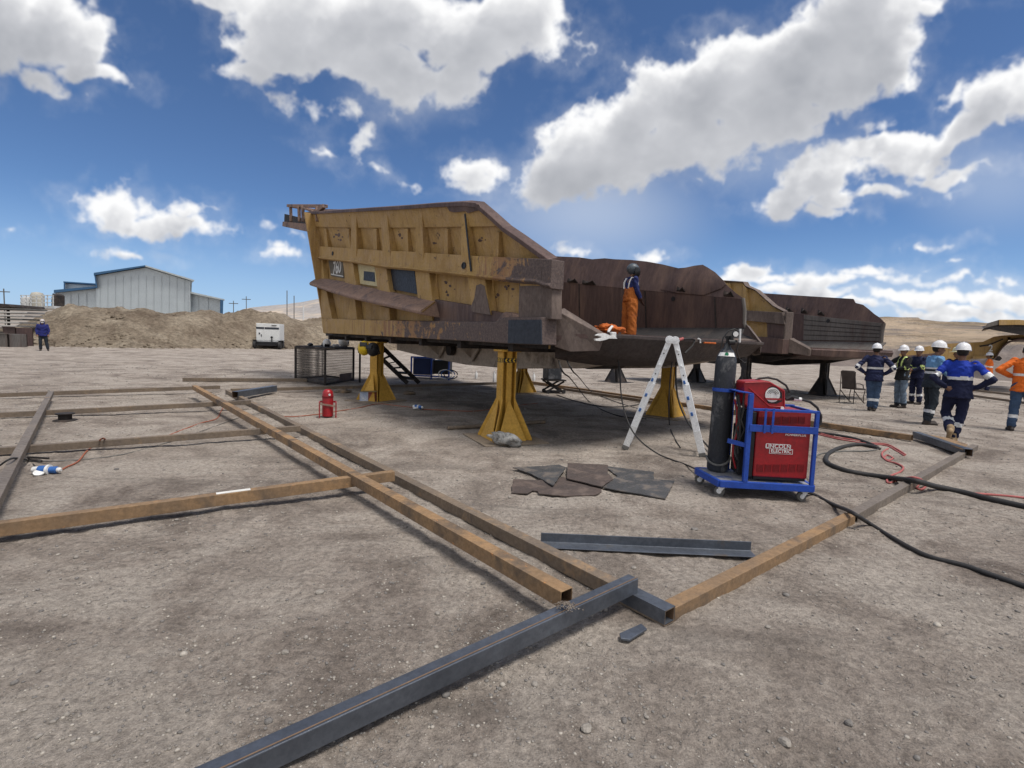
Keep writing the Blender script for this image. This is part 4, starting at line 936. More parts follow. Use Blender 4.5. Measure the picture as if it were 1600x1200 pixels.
wl('roof', [(227, 416.3), (303, 439.5), (304, 437.5), (227, 414.3)], M_trim, 65.5, 27)
wl('roof', [(84, 457.5), (152, 450), (152, 447), (84, 453)], M_blue, 65.8, 25)
wl('roof', [(297, 458.3), (351, 469.5), (351, 467.5), (297, 455.5)], M_trim, 65.8, 25)
wl('roof', [(99, 441.5), (151, 445), (151, 443), (99, 439.5)], M_blue, 69.6, 16)
wl('corner_trim', [(99.5, 441), (101.5, 441), (101.5, 453), (99.5, 453)], M_blue, 69.5, .3)
wl('corner_trim', [(147, 428), (149.5, 429), (152, 450), (150, 450)], M_blue, 65.6, .3)
wl('corner_trim', [(344.5, 468), (349, 469), (348, 505), (344.5, 505)], M_blue, 65.7, .4)
wl('corner_trim', [(295.8, 441), (297.3, 441), (297.3, 490), (296, 490)], M_trim, 65.7, .3)
for k in range(12):
    x = 156 + k * 12; wl('cladding_seam', [(x, 431), (x + .45, 431), (x + .45, 505), (x, 505)] if x > 170 else [(x, 436), (x + .45, 436), (x + .45, 505), (x, 505)], M_trim, 65.95, .06)
for x in (98, 110, 122, 135): wl('cladding_seam', [(x, 458.5), (x + .4, 458.5), (x + .4, 505), (x, 505)], M_trim, 66.33, .08)
for x in (310, 325): wl('cladding_seam', [(x, 464), (x + .4, 464), (x + .4, 505), (x, 505)], M_trim, 66.33, .08)

# ---------------------------------------------------------------- earth bank (berm) and hills: height fields on bearings
def bank(name, label, xs, crest_px, foot_r, depth, mat, nseg=26, namp=.25, seed=1, kind=None):
    """xs: photo x of columns; crest_px(x)->photo y of the crest; foot_r(x)->distance of the foot"""
    vs = []; n = len(xs)
    for i, x in enumerate(xs):
        d = ray(x, 530 + .036 * (x - 800)); d = V((d.x, d.y, 0)).normalized(); rf = foot_r(x) / d.y; dep_ = depth / d.y
        rc = rf + dep_ * .42; pc = EYE + ray(x, crest_px(x)) * (rc / V((ray(x, crest_px(x)).x, ray(x, crest_px(x)).y)).length)
        H = max(pc.z, .25)
        for k in range(nseg + 1):
            t = k / nseg; r = rf - .6 + dep_ * t
            f = sstep(np.array(t), 0, .42) * (1 - .9 * sstep(np.array(t), .55, 1.0)); f = float(f) ** .9
            px_, py_ = d.x * r, d.y * r
            nz_ = (fbm(np.array(px_ * .55), np.array(py_ * .55), 5, seed, .6)) * namp * H * (.25 + f) * (0 if f < .02 else 1)
            vs.append((px_, py_, H * f + float(nz_) - .12))
    fs = [(i * (nseg + 1) + k, (i + 1) * (nseg + 1) + k, (i + 1) * (nseg + 1) + k + 1, i * (nseg + 1) + k + 1) for i in range(n - 1) for k in range(nseg)]
    mb = MB(); mb.add(vs, fs); o = mb.build(name, mat, smooth='all'); 
    return o
def lerpx(tab):
    X_, Y_ = zip(*tab); return lambda x: float(np.interp(x, X_, Y_))
M_bank, nt, b = newmat('bank_soil'); co = objco(nt)
c = ramp(nt, noise(nt, co, .45, 8, .7, .4), [(.34, (.175, .135, .100)), (.5, (.265, .215, .160)), (.66, (.38, .32, .245))])
c = mixc(nt, 1.0, c, ramp(nt, noise(nt, co, 3.5, 8, .78), [(.32, gray(.45)), (.52, gray(1)), (.72, gray(1.45))]), 'MULTIPLY')
nt.links.new(c, b.inputs['Base Color']); b.inputs['Roughness'].default_value = .95; b.inputs['Specular IOR Level'].default_value = .1
bumpn(nt, b, noise(nt, co, 2.2, 9, .75), 1.0, .45)
bk = bank('earth_bank', '', np.linspace(-60, 860, 340), lerpx([(-60, 512), (10, 512), (40, 501), (75, 484), (110, 477), (160, 480), (200, 481), (230, 481), (262, 487), (305, 483), (332, 485), (350, 491), (390, 487), (440, 493), (470, 498), (520, 495), (600, 497), (860, 510)]),
          lerpx([(-60, 33), (200, 36), (420, 45), (620, 55), (860, 62)]), 15, M_bank, nseg=40, namp=.15); tag(bk, 'long bank of loose brown earth in front of the warehouse', 'earth bank'); bk['kind'] = 'structure'
bk2 = bank('earth_bank', '', np.linspace(840, 1720, 240), lerpx([(840, 520), (1000, 528), (1200, 538), (1300, 545), (1400, 547), (1545, 545), (1565, 541), (1590, 540), (1620, 545), (1720, 550)]),
           lerpx([(840, 60), (1400, 55), (1550, 34), (1720, 32)]), 14, worn('grey_brown_heap', (.19, .155, .135), (.13, .105, .095), scale=.7, rough=.95, bump=.8, bscale=4), nseg=22, namp=.28, seed=5); tag(bk2, 'low grey-brown earth heap behind the group of people', 'earth bank'); bk2['kind'] = 'structure'
# low rubble at the foot of the bank
rs = np.random.RandomState(8); mb = MB()
for k in range(1100):
    x = rs.uniform(-40, 860); rf = float(np.interp(x, [-60, 200, 420, 620, 860], [33, 36, 45, 55, 62])) + rs.uniform(-1.4, 5.5); d = ray(x, 530); d = V((d.x, d.y, 0)).normalized()
    t = (rf - float(np.interp(x, [-60, 200, 420, 620, 860], [33, 36, 45, 55, 62])) + .6) / 15; r_ = rs.uniform(.04, .12) * (1 + (rs.rand() < .07) * 1.4)
    crest = float(np.interp(x, [-60, 40, 75, 110, 440, 860], [-.2, .9, 2.3, 2.9, 3.0, 2.7])); f = float(sstep(np.array(t), 0, .42))
    vv = IV * (1 + .4 * (rs.rand(12, 1) - .5)) * r_ * np.array([1, 1, .7]); cc = np.array([d.x * rf / d.y, rf, crest * f * .92 - .02])
    mb.add([tuple(q + cc) for q in vv], [tuple(q) for q in IF])
o = mb.build('clods', M_bank); o['kind'] = 'stuff'; o['label'] = 'clods of earth scattered over the brown bank'; o['category'] = 'clods'

def hills(name, xs, top_px, r0, r1, mat, steps=5, seed=3, floor=0.):
    vs = []; ns = 60
    for x in xs:
        d0_ = ray(x, 500); d = V((d0_.x, d0_.y, 0)).normalized()
        q = ray(x, top_px(x)); H = CAMH + q.z / V((q.x, q.y)).length * r1
        for k in range(ns + 1):
            t = k / ns; r = r0 + (r1 - r0) * t; px_, py_ = d.x * r, d.y * r
            wv_ = t + .06 * float(fbm(np.array(px_ * .006), np.array(py_ * .006), 4, seed))
            s = max(0, wv_) * steps; st = math.floor(s); fr = s - st; bench = (st + min(1, fr / .45) ) / steps if steps else wv_
            z = H * min(1, bench) * (1 if t > .02 else 0)
            z += 1.6 * float(fbm(np.array(px_ * .05), np.array(py_ * .05), 4, seed + 4)) * (t > .03)
            vs.append((px_, py_, z - .3 if t > 0 else -1))
        vs.append((d.x * (r1 + 40), d.y * (r1 + 40), -1))
    m_ = ns + 2
    fs = [(i * m_ + k, (i + 1) * m_ + k, (i + 1) * m_ + k + 1, i * m_ + k + 1) for i in range(len(xs) - 1) for k in range(m_ - 1)]
    mb = MB(); mb.add(vs, fs); o = mb.build(name, mat, smooth='all'); o['kind'] = 'structure'; return o
M_hill, nt, b = newmat('mine_terraces'); co = objco(nt); L = nt.links
st = noise(nt, objco(nt, (.012, .012, .16)), 1.0, 7, .65, .7); pt = noise(nt, objco(nt, (.018, .018, .05)), 1.0, 8, .7)
c = ramp(nt, st, [(.36, (.235, .205, .185)), (.45, (.40, .31, .215)), (.52, (.62, .48, .35)), (.58, (.40, .33, .27)), (.66, (.30, .26, .235))], 'LINEAR')
c = mixc(nt, ramp(nt, pt, [(.49, gray(0)), (.6, gray(.8))]), c, (.74, .58, .42))
c = mixc(nt, ramp(nt, noise(nt, objco(nt, (.02, .02, .3)), 1., 4, .6), [(.55, gray(0)), (.65, gray(.6))]), c, (.24, .225, .225))
L.new(c, b.inputs['Base Color']); b.inputs['Roughness'].default_value = .95; b.inputs['Specular IOR Level'].default_value = .1
bumpn(nt, b, noise(nt, co, .06, 9, .75), 1.0, 14.0)
M_far = worn('far_hills', (.36, .33, .31), (.28, .26, .25), wear=(.46, .38, .30), scale=.012, thr=(.5, .6), rough=.95, bump=0)
hills('hills', np.linspace(1150, 1900, 170), lerpx([(1150, 530), (1300, 505), (1383, 497), (1435, 499), (1440, 502.5), (1540, 506), (1600, 510), (1900, 528)]), 330, 620, M_hill, 6)
hills('far_hills', np.linspace(340, 1200, 120), lerpx([(340, 494), (362, 489), (385, 482), (410, 479), (440, 476.5), (470, 472), (500, 466), (560, 462), (700, 480), (1200, 528)]), 520, 950, M_far, 0, 9)
hills('plain_rise', np.linspace(-260, 360, 60), lerpx([(-260, 483), (0, 477), (60, 479), (120, 482), (360, 494)]), 600, 1300, worn('plain', (.30, .26, .22), scale=.01, rough=.95, bump=0), 0, 12)
# ---------------------------------------------------------------- aluminium ladder
M_alu = worn('aluminium', (.86, .87, .88), (.78, .79, .80), scale=8, rough=.38, metal=.15, bump=.08, wear=(.55, .56, .57), thr=(.62, .72))
M_sticker = worn('white_sticker', (.80, .80, .79), scale=6, rough=.5, bump=0)
M_bluepl = worn('blue_plastic', (.04, .14, .42), rough=.5, bump=0)
M_rubber = worn('black_rubber', (.022, .022, .024), (.035, .033, .032), scale=9, rough=.7, bump=.1)
M_greyrub = worn('dusty_grey_hose', (.17, .165, .155), (.10, .098, .092), scale=6, rough=.8, bump=.1)
fl, fr_ = G(976, 702), G(1098, 714); LD = thing('ladder', 'silver A-frame folding ladder standing in front of the body', 'ladder', (fl + fr_) / 2)
ya = (fl.y + fr_.y) / 2; apl, apr = PY(1046, 531, ya), PY(1055, 532, ya - .02)
sp_d = (fr_ - fl).normalized(); rv = V((-sp_d.y, sp_d.x, 0)) * .34
def lm(): return MB(org=LD.location)
for (ft, ap, sg) in ((fl, apl, 1), (fr_, apr, -1)):
    d = (ap - ft); L_ = d.length; dn = d.normalized(); nrm = dn.cross(rv).normalized()
    for q, off in ((0, V()), (1, rv)):
        mb = lm(); mb.bar(ft + off + dn * .04, ft + off + dn * (L_ * .62), .030, .092, up=nrm); mb.build('outer_stile', M_alu, LD, bevel=.006)
        ins = rv.normalized() * (.028 if q == 0 else -.028)
        mb = lm(); mb.bar(ft + off + ins + dn * (L_ * .12), ft + off + ins + dn * (L_ - .03), .024, .070, up=nrm); mb.build('inner_stile', M_alu, LD, bevel=.005)
        mb = lm(); mb.bar(ft + off, ft + off + dn * .06, .045, .095, up=nrm); mb.build('rubber_foot', M_greyrub, LD, bevel=.008)
    mb = lm(); o = -rv.normalized() * .0165; mb.bar(ft + o + dn * .07, ft + o + dn * .36, .002, .086, up=nrm); mb.build('white_label', M_sticker, LD)
    n = 7
    for k in range(n):
        p = ft + dn * (.16 + (L_ - .3) * k / (n - 1)); mb = lm(); mb.bar(p - rv * .04, p + rv * 1.04, .030, .026, up=nrm); mb.build('rung', M_alu, LD, bevel=.006)
        if k in (2, 3, 4):
            mb = lm(); mb.bar(p - rv * .09 + nrm * .01, p - rv * .03 + nrm * .01, .05, .03, up=nrm); mb.build('lock_clip', M_bluepl, LD, bevel=.004)
    for q, off in ((0, -rv.normalized() * .02), (1, rv + rv.normalized() * .02)):
        mb = lm(); mb.lathe([(.052, -.012), (.056, 0), (.052, .012)], ap + off, 18, rv); mb.lathe([(.02, -.02), (.02, .02)], ap + off, 12, rv); mb.build('hinge', M_alu, LD, smooth=True)
    for k in (.12, .30):
        mb = lm(); p = ap - dn * (L_ * k) - rv.normalized() * .018; mb.lathe([(.010, 0), (.010, .004)], p, 10, rv); mb.build('bolt', M_black, LD)

# ---------------------------------------------------------------- welding cart
M_cart = worn('blue_cart_paint', (.020, .075, .40), (.015, .055, .30), wear=(.05, .05, .06), scale=6, thr=(.66, .74), rough=.45, bump=.1, spots=(.25, .24, .24), sthr=(.7, .76))
M_red = worn('red_machine_paint', (.34, .009, .015), (.26, .008, .012), scale=3, rough=.38, bump=.03, wear=(.34, .10, .08), thr=(.70, .82), spec=.5)
M_redd = worn('dark_red_vent', (.20, .008, .012), rough=.5, bump=0)
M_deck = worn('scuffed_deck_plate', (.34, .34, .35), (.20, .20, .22), scale=5, wear=(.06, .09, .22), thr=(.5, .6), rough=.6)
O_ = G(1124, 758, .13); X_ = G(1270, 766, .13); ex = (X_ - O_).normalized(); ey = V((-ex.y, ex.x, 0)); FC = Frame((O_.x, O_.y, 0), ex, ey); LC = (X_ - O_).length
CT = thing('welding_cart', 'blue wheeled cart carrying a red welding machine, gas cylinder at its left end', 'cart', FC.P(LC / 2, .25, 0))
def cm(org=None): return MB(org=org or CT.location)
def cz(x, y, w=0.): p = FC.px(x, y, w); return (p - FC.o).dot(FC.a), p.z
lcor = G(1090, 739, .13); lu, lw = (lcor - FC.o).dot(ex), (lcor - FC.o).dot(ey)
DW = .52
outl = [(0, 0), (LC, 0), (LC, DW), (lu, DW), (lu, lw)]
mb = cm(); mb.prism([FC.P(u * .99 + .004, w, .172) for u, w in outl], Z * .004); mb.build('deck', M_deck, CT)
for i in range(5):
    (u0, w0), (u1, w1) = outl[i], outl[(i + 1) % 5]; mb = cm(); mb.bar(FC.P(u0, w0, .145), FC.P(u1, w1, .145), .04, .07); mb.build('deck_beam', M_cart, CT, bevel=.006)
def caster(u, w, ang):
    c = FC.P(u, w, 0); r = .052; d = FC.a * cos(ang) + FC.b * sin(ang); s = V((-d.y, d.x, 0)); off = d * .025
    cs = thing('caster', None, None, (0, 0, 0)); cs.parent = CT; cs.location = c - V(CT.location)
    mb = MB(); mb.lathe([(r - .004, -.016), (r, -.010), (r, .010), (r - .004, .016), (.012, .018)], off + Z * r, 20, s); mb.build('tyre', M_greyrub, cs, smooth=True)
    mb = MB(); mb.lathe([(.026, -.019), (.026, .019)], off + Z * r, 14, s); mb.build('hub', M_alu, cs, smooth=True)
    mb = MB()
    for sg in (-1, 1): mb.prism([off + s * .023 * sg + Z * (r - .012) - d * .012, off + s * .023 * sg + Z * (r - .012) + d * .012, Z * .098 + s * .023 * sg + d * .03, Z * .098 + s * .023 * sg - d * .03], s * .003)
    mb.box(-.035, .035, -.035, .035, .098, .108); mb.build('fork', M_alu, cs)
caster(.05, .06, 2.6); caster(LC - .06, .05, 3.4); caster(LC - .08, DW - .05, 3.0); caster(lu + .06, max(lw, .2) + .03, 2.9)
zt, zt2 = cz(1172, 616)[1], cz(1271, 642)[1]
uL = cz(1164, 745)[0]; uR = LC - .02
def post(u, w, z0, z1, t=.04, name='post'): 
    mb = cm(); mb.bar(FC.P(u, w, z0), FC.P(u, w, z1), t, t, up=FC.b); mb.build(name, M_cart, CT, bevel=.004)
post(uL, .0, .18, zt, .045); post(uL, DW, .18, zt, .045); post(uR, 0, .18, zt2, .035); post(uR, DW, .18, zt2, .035)
for w in (0, DW):
    mb = cm(); mb.bar(FC.P(uL + .025, w, zt2 - .012), FC.P(uR + .017, w, zt2 - .012), .035, .025); mb.build('top_rail', M_cart, CT, bevel=.004)
zm = cz(1215, 670)[1]
mb = cm(); mb.bar(FC.P(uL + .0, -.026, zm), FC.P(uR + .01, -.026, zm), .008, .070); mb.build('wide_rail', M_cart, CT, bevel=.003)
mb = cm(); mb.bar(FC.P(uR, 0, zt2 - .02), FC.P(uR, DW, zt2 - .02), .03, .025); mb.build('end_rail', M_cart, CT, bevel=.003)
u1, u2 = cz(1194, 650)[0], cz(1206, 650)[0]
for u in (u1, u2):
    mb = cm(); mb.bar(FC.P(u, -.036, zm - .045), FC.P(u, -.036, zt2 + .01), .006, .022, up=FC.a); mb.build('strap', M_cart, CT, bevel=.002)
# cylinder cradle
zc1 = cz(1165, 613)[1]
mb = cm(); mb.prism([FC.P(uL + .02, -.02, zt), FC.P(uL + .02, DW * .9, zt), FC.P(uL - .10, DW * .8, zt + .01), FC.P(uL - .10, .06, zt + .01)], Z * .012); mb.build('cradle_top', M_cart, CT, bevel=.003)
zc2 = cz(1150, 694)[1]
mb = cm(); mb.bar(FC.P(uL, .0, zc2 - .01), FC.P(uL - .16, .10, zc2 + .015), .006, .045); mb.build('cradle_bracket', M_cart, CT)
# machine
ma, mz0 = cz(1177, 744, .02); mbb, _ = cz(1262, 744, .02); _, mz1 = cz(1220, 643, .02); mz0 = .20
WM = thing('welding_machine', 'red welding power source with white lettering, held inside the blue cart', 'welding machine', FC.P((ma + mbb) / 2, .25, mz0))
def wm(): return MB(org=WM.location)
def wbox(name, u0, u1, w0, w1, z0, z1, mat, bev=.008, par=None):
    mb = wm(); mb.obox(FC.P((u0 + u1) / 2, (w0 + w1) / 2, (z0 + z1) / 2), FC.a * (u1 - u0) / 2, FC.b * (w1 - w0) / 2, Z * (z1 - z0) / 2); return mb.build(name, mat, par or WM, bevel=bev)
_, zs = cz(1220, 669, .02)
wbox('lower_case', ma, mbb, .03, .48, mz0 + .03, zs, M_red, .012); wbox('upper_case', ma + .012, mbb - .004, .035, .475, zs + .006, mz1, M_red, .012)
wbox('base_skid', ma + .01, mbb - .01, .045, .46, mz0, mz0 + .03, M_black, .004)
wbox('front_panel', ma - .055, ma - .004, .04, .47, mz0 + .02, mz1 - .02, M_black, .006)
for r_, (ya_, yb_) in enumerate(((651, 662), (725, 737))):
    for k in range(6):
        xa = (1184 if r_ == 0 else 1182) + k * 12.6; u0, za_ = cz(xa, yb_, .03); u1_, _ = cz(xa + 9.6, yb_, .03); _, zb1 = cz(xa, ya_, .03)
        if u1_ > mbb - .01: u1_ = mbb - .012
        mb = wm(); hz_ = (zb1 - za_)
        for q in range(6):
            z = za_ + hz_ * (q + .5) / 6; mb.obox(FC.P((u0 + u1_) / 2, .0285, z), FC.a * (u1_ - u0) / 2, FC.b * .0035, Z * .0028)
        for u in (u0, u1_): mb.obox(FC.P(u, .0285, (za_ + zb1) / 2), FC.a * .0015, FC.b * .003, Z * hz_ / 2)
        o = mb.build('louvre', M_redd, WM)
bpy.context.view_layer.update()
M_ink = worn('white_lettering', (.86, .86, .85), rough=.5, bump=0)
cl = FC.px(1217.5, 702, .028)
def logo_txt(txt, size, du, dz, name, ital=0.0, w=-.0035, mat=None, sx=1.0):
    me_ = textmesh(txt, size, .002); 
    me_.transform(Matrix(((sx, ital, 0, 0), (0, 1, 0, 0), (0, 0, 1, 0), (0, 0, 0, 1))))
    ms_ = [me_]
    o_ = bpy.data.objects.new(name, me_); me_.transform(Matrix((FC.a, Z, -FC.b)).transposed().to_4x4()); me_.transform(Matrix.Translation(cl + FC.a * du + Z * dz + FC.b * w - V(WM.location)))
    me_.materials.clear(); me_.materials.append(mat or M_ink); COL.objects.link(o_); o_.parent = WM; return o_
pxm = (mbb - ma) / 86.0     # metres per photo pixel here
def lb(u0, u1, z0, z1, name, mat, w):
    mb = wm(); mb.obox(cl + FC.a * ((u0 + u1) / 2) + Z * ((z0 + z1) / 2) + FC.b * w, FC.a * (u1 - u0) / 2, FC.b * .0008, Z * (z1 - z0) / 2); return mb.build(name, mat, WM)
P_ = pxm
lb(-21 * P_, 16.5 * P_, .2 * P_, 8.6 * P_, 'logo_frame', M_ink, -.0000); lb(-15.5 * P_, 21.5 * P_, -7.8 * P_, .9 * P_, 'logo_frame', M_ink, -.0004)
lb(-20.2 * P_, 15.7 * P_, 1.0 * P_, 7.8 * P_, 'logo_field', M_red, -.0014); lb(-14.7 * P_, 20.7 * P_, -7.0 * P_, .1 * P_, 'logo_field', M_red, -.0018)
logo_txt('LINCOLN', 9.0 * P_, -2.2 * P_, 4.4 * P_, 'lettering', sx=1.05); logo_txt('ELECTRIC', 7.4 * P_, 3.0 * P_, -3.4 * P_, 'lettering')
for o_ in [q for q in bpy.data.objects if q.name.startswith('lettering')]:
    so = o_.modifiers.new('thick', 'SOLIDIFY'); so.thickness = .0006; so.offset = 0
ctr = FC.px(1243, 680, .028); o_ = logo_txt('POWERPLUS', 4.6 * P_, (ctr - cl).dot(FC.a), (ctr - cl).z, 'model_lettering', sx=1.25)
# wire feeder
wf_w = .16
WF = thing('wire_feeder', 'red suitcase wire feeder with white spool, resting on top of the welding machine', 'wire feeder', FC.px(1195, 640, wf_w + .1))
def fmb(): return MB(org=WF.location)
prof = [(1162.5, 599), (1165, 596), (1195, 594.5), (1203, 596), (1227, 610), (1227.5, 637), (1225, 641), (1170, 638), (1163, 632)]
mb = fmb(); mb.prism([FC.px(x, y, wf_w) for x, y in prof], FC.b * .24); mb.build('case', M_red, WF, bevel=.01)
mb = fmb(); mb.tube([FC.px(x, y, wf_w - .004) for x, y in [(1164, 598), (1195, 597), (1203, 598), (1225, 611), (1225, 636), (1202, 634.5), (1170, 606)]], .007, 6); mb.build('case_rib', M_red, WF, smooth=True)
mb = fmb(); mb.prism([FC.px(x, y, wf_w - .002) for x, y in [(1200, 606), (1206, 603.5), (1213, 605), (1222, 614), (1222, 627), (1213, 631), (1200, 630), (1196, 622)]], FC.b * .001); mb.build('window', M_black, WF)
c = FC.px(1207, 617, wf_w - .004); mb = fmb(); mb.lathe([(.075, 0), (.075, .004), (.02, .008)], c, 24, -FC.b); mb.build('spool', M_white, WF, smooth=True)
mb = fmb(); mb.prism([FC.px(x, y, wf_w - .016) for x, y in [(1196, 622), (1221, 622.5), (1221, 625.5), (1197, 624.5)]], FC.b * .004); mb.build('window_bar', M_red, WF)
for k in range(3):
    mb = fmb(); mb.tube([c - FC.b * .010 + (FC.a * cos(a) + Z * sin(a)) * (.03 + .014 * k) for a in np.linspace(.2, 2.9, 10)], .0025, 5); mb.build('wire_layer', M_greyrub, WF)
mb = fmb(); mb.tube([FC.px(x, y, wf_w + .12) for x, y in [(1178, 596), (1186, 591.5), (1200, 590), (1214, 593), (1228, 602), (1234, 613)]], .011, 8); mb.build('handle', M_rubber, WF, smooth=True)
mb = fmb(); mb.tube([FC.px(x, y, wf_w + .06) for x, y in [(1228, 624), (1236, 620), (1247, 623)]], .02, 8); mb.build('socket', M_black, WF, smooth=True)
c = FC.px(1222, 638, wf_w - .01); mb = fmb(); mb.lathe([(.018, 0), (.018, .01), (.008, .01)], c, 14, -FC.b); mb.build('ring', M_alu, WF, smooth=True)
def cable(name, pts, r, mat, label, cat='cable', group=None, n=8, sub=6, z=None):
    """pts: (px, py) on the ground, (px, py, 'z', height) at a height or (px, py, Y) at a distance"""
    P = []
    for q in pts:
        if len(q) == 2: p = G(q[0], q[1], 0); p.z = gzf(p.x, p.y) + r * .8
        elif len(q) == 4: p = G(q[0], q[1], q[3])
        else: p = PY(*q)
        P.append(p)
    out = []
    for i in range(len(P) - 1):
        a, b_, c_, d = P[max(i - 1, 0)], P[i], P[i + 1], P[min(i + 2, len(P) - 1)]
        for k in range(sub):
            t = k / sub; out.append(.5 * ((2 * b_) + (c_ - a) * t + (2 * a - 5 * b_ + 4 * c_ - d) * t * t + (3 * b_ - a - 3 * c_ + d) * t ** 3))
    out.append(P[-1]); c = sum(out, V()) / len(out); mb = MB(org=c); mb.tube(out, r, n)
    return tag(mb.build(name, mat, smooth='all'), label, cat, group)
p_ = [FC.px(x, y, .22) for x, y in [(1230, 624), (1240, 623.5), (1252, 624), (1266, 628), (1277, 637), (1283, 650), (1282, 662), (1275, 669)]]
mb = MB(org=p_[3]); mb.tube(p_, .013, 8); o = mb.build('torch_cable', M_rubber, smooth=True); tag(o, 'black torch cable looping out from the red wire feeder', 'cable')
mb = MB(org=p_[3]); mb.tube([p_[1], p_[2]], .019, 8); mb.build('grey_sleeve', M_sticker, o, smooth=True)
# dark bits between cylinder and machine
CO = thing('hose_bundle', 'tangle of dark and red hoses hanging between gas cylinder and machine', 'hoses', FC.P(uL - .05, .25, .5))
rs = np.random.RandomState(4)
for k in range(7):
    mb = MB(org=CO.location); x0 = rs.uniform(1148, 1160); y0 = 612 + 6 * k % 20; pts = [FC.px(x0 + rs.uniform(-4, 4), y, .12 + .05 * (k % 4)) for y in np.linspace(y0, rs.uniform(660, 735), 7)]
    mb.tube(pts, .010, 6); mb.build('hose', [M_rubber, M_rubber, M_red, M_greyrub][k % 4], CO, smooth=True)
mb = MB(org=CO.location); mb.obox(FC.px(1156, 700, .30), FC.a * .05, FC.b * .1, Z * .25); mb.build('cooler_side', M_black, CO, bevel=.01)

# ---------------------------------------------------------------- gas cylinder
M_cyl = worn('scuffed_dark_cylinder', (.036, .040, .048), (.022, .024, .03), wear=(.20, .20, .20), scale=6, thr=(.53, .72), rough=.55, bump=.25, spots=(.25, .22, .19), sthr=(.72, .8), streak=2)
Bc = G(1120, 735, .18); Tc = PY(1136, 548, Bc.y + .02); axc = (Tc - Bc).normalized(); HC = (Tc - Bc).length
GC = thing('gas_cylinder', 'tall scuffed dark gas cylinder with regulator, leaning on the blue cart', 'gas cylinder', Bc)
def gm(): return MB(org=Bc)
hb = (zt - Bc.z) / axc.z; cc_ = Bc + axc * hb; mb = cm(); mb.lathe([(.108, -.018), (.116, -.018), (.116, .018), (.108, .018), (.108, -.018)], cc_, 28, axc); mb.build('cylinder_hoop', M_cart, CT, smooth=True)
r_ = .106
mb = gm(); mb.lathe([(r_ * .86, 0), (r_, .03), (r_, HC - .16), (r_ * .97, HC - .10), (r_ * .85, HC - .045), (r_ * .62, HC), (r_ * .36, HC + .03), (.032, HC + .05), (.032, HC + .08)], Bc, 32, axc); mb.build('shell', M_cyl, GC, smooth=True)
mb = gm(); fdir = (EYE - Bc); fdir = (fdir - axc * fdir.dot(axc)).normalized(); sdir = axc.cross(fdir)
rings = []
for (rr1, h) in ((r_ * .90, HC - .060), (r_ * .72, HC - .02)):
    rings.append([Bc + axc * h + (fdir * cos(a) + sdir * sin(a)) * (rr1 + .003) for a in np.linspace(-1.0, 1.0, 12)])
mb.loft(rings, caps=False, closed=False); mb.build('label', M_sticker, GC)
mb = gm(); mb.lathe([(.02, 0), (.02, .003)], Bc + axc * (HC - .038) + fdir * (r_ * .84 + .003), 10, fdir); mb.build('green_mark', worn('green_mark', (.03, .25, .12), bump=0), GC)
tp_ = Bc + axc * (HC + .08)
mb = gm(); mb.lathe([(.02, 0), (.02, .05), (.03, .05), (.03, .075)], tp_, 12, axc); mb.bar(tp_ + axc * .025, tp_ + axc * .025 + sdir * .09, .025, .025); mb.build('valve', M_black, GC, smooth=True)
gp = PY(1149, 522, Bc.y - .02); mb = gm(); mb.lathe([(.032, -.02), (.034, -.01), (.034, .012)], gp, 18, -FC.b); mb.build('gauge', M_black, GC, smooth=True)
mb = gm(); mb.lathe([(.028, 0), (.028, .002)], gp - FC.b * .013, 18, -FC.b); mb.build('gauge_face', M_sticker, GC)
gp2 = PY(1143, 535, Bc.y - .03); mb = gm(); mb.lathe([(.03, -.03), (.03, .03)], gp2, 14, FC.a); mb.lathe([(.018, 0), (.018, .07)], gp2, 10, Z); mb.build('regulator', M_black, GC, smooth=True)
mb = gm(); a_ = PY(1156.5, 514, Bc.y - .02); b_ = PY(1155.5, 535, Bc.y - .02); mb.tube([b_, a_], .012, 10); mb.build('flow_tube', M_sticker, GC, smooth=True)
mb = gm(); mb.tube([PY(x, y, Bc.y - .03) for x, y in [(1126, 545), (1130, 528), (1138, 517), (1148, 514), (1154, 518)]], .007, 6); mb.build('guard_wire', M_black, GC, smooth=True)
mb = gm(); mb.tube([PY(x, y, Bc.y + .03) for x, y in [(1154, 535), (1151, 548), (1155, 560), (1163, 567), (1166, 566)]], .006, 6); mb.build('gas_hose', M_rubber, GC, smooth=True)
mb = gm(); mb.tube([Bc + axc * .13 + fdir * (r_ + .012) * cos(a) + sdir * (r_ + .012) * sin(a) - axc * .05 * cos(a * 1.3) for a in np.linspace(-1.5, 1.9, 16)] , .012, 8); mb.build('strap_hose', M_greyrub, GC, smooth=True)

# ---------------------------------------------------------------- cables and hoses on the ground
M_pink = worn('faded_red_hose', (.42, .13, .12), (.33, .09, .085), scale=6, rough=.7, bump=.05)
M_ocord = worn('orange_cord', (.36, .12, .07), rough=.7, bump=0)
HG = 'hoses and cables running over the ground'
cable('thick_hose', [(1372, 701), (1345, 696.5), (1318, 699), (1300, 706), (1291, 715), (1292, 724), (1302, 731), (1325, 738), (1360, 743), (1395, 747, 'z', .035), (1432, 752, 'z', .13), (1462, 760, 'z', .04), (1500, 770), (1550, 783), (1600, 795), (1680, 816)], .030, M_rubber, 'thick black hose making a loop and running over the grey tube to the right edge', 'hose', HG)
cable('cable', [(1255, 768, 'z', .10), (1270, 776), (1300, 790), (1325, 797.5, 'z', .11), (1340, 806, 'z', .125), (1360, 822), (1400, 845), (1450, 870), (1505, 887), (1560, 905), (1640, 932)], .018, M_rubber, 'black cable from the cart wheel over the rusty tube to the lower right edge', 'cable', HG)
cable('cable', [(1268, 676), (1300, 680), (1335, 687), (1362, 696), (1374, 702)], .024, M_rubber, 'straight black cable leaving the cart beside the pink hose', 'cable', HG)
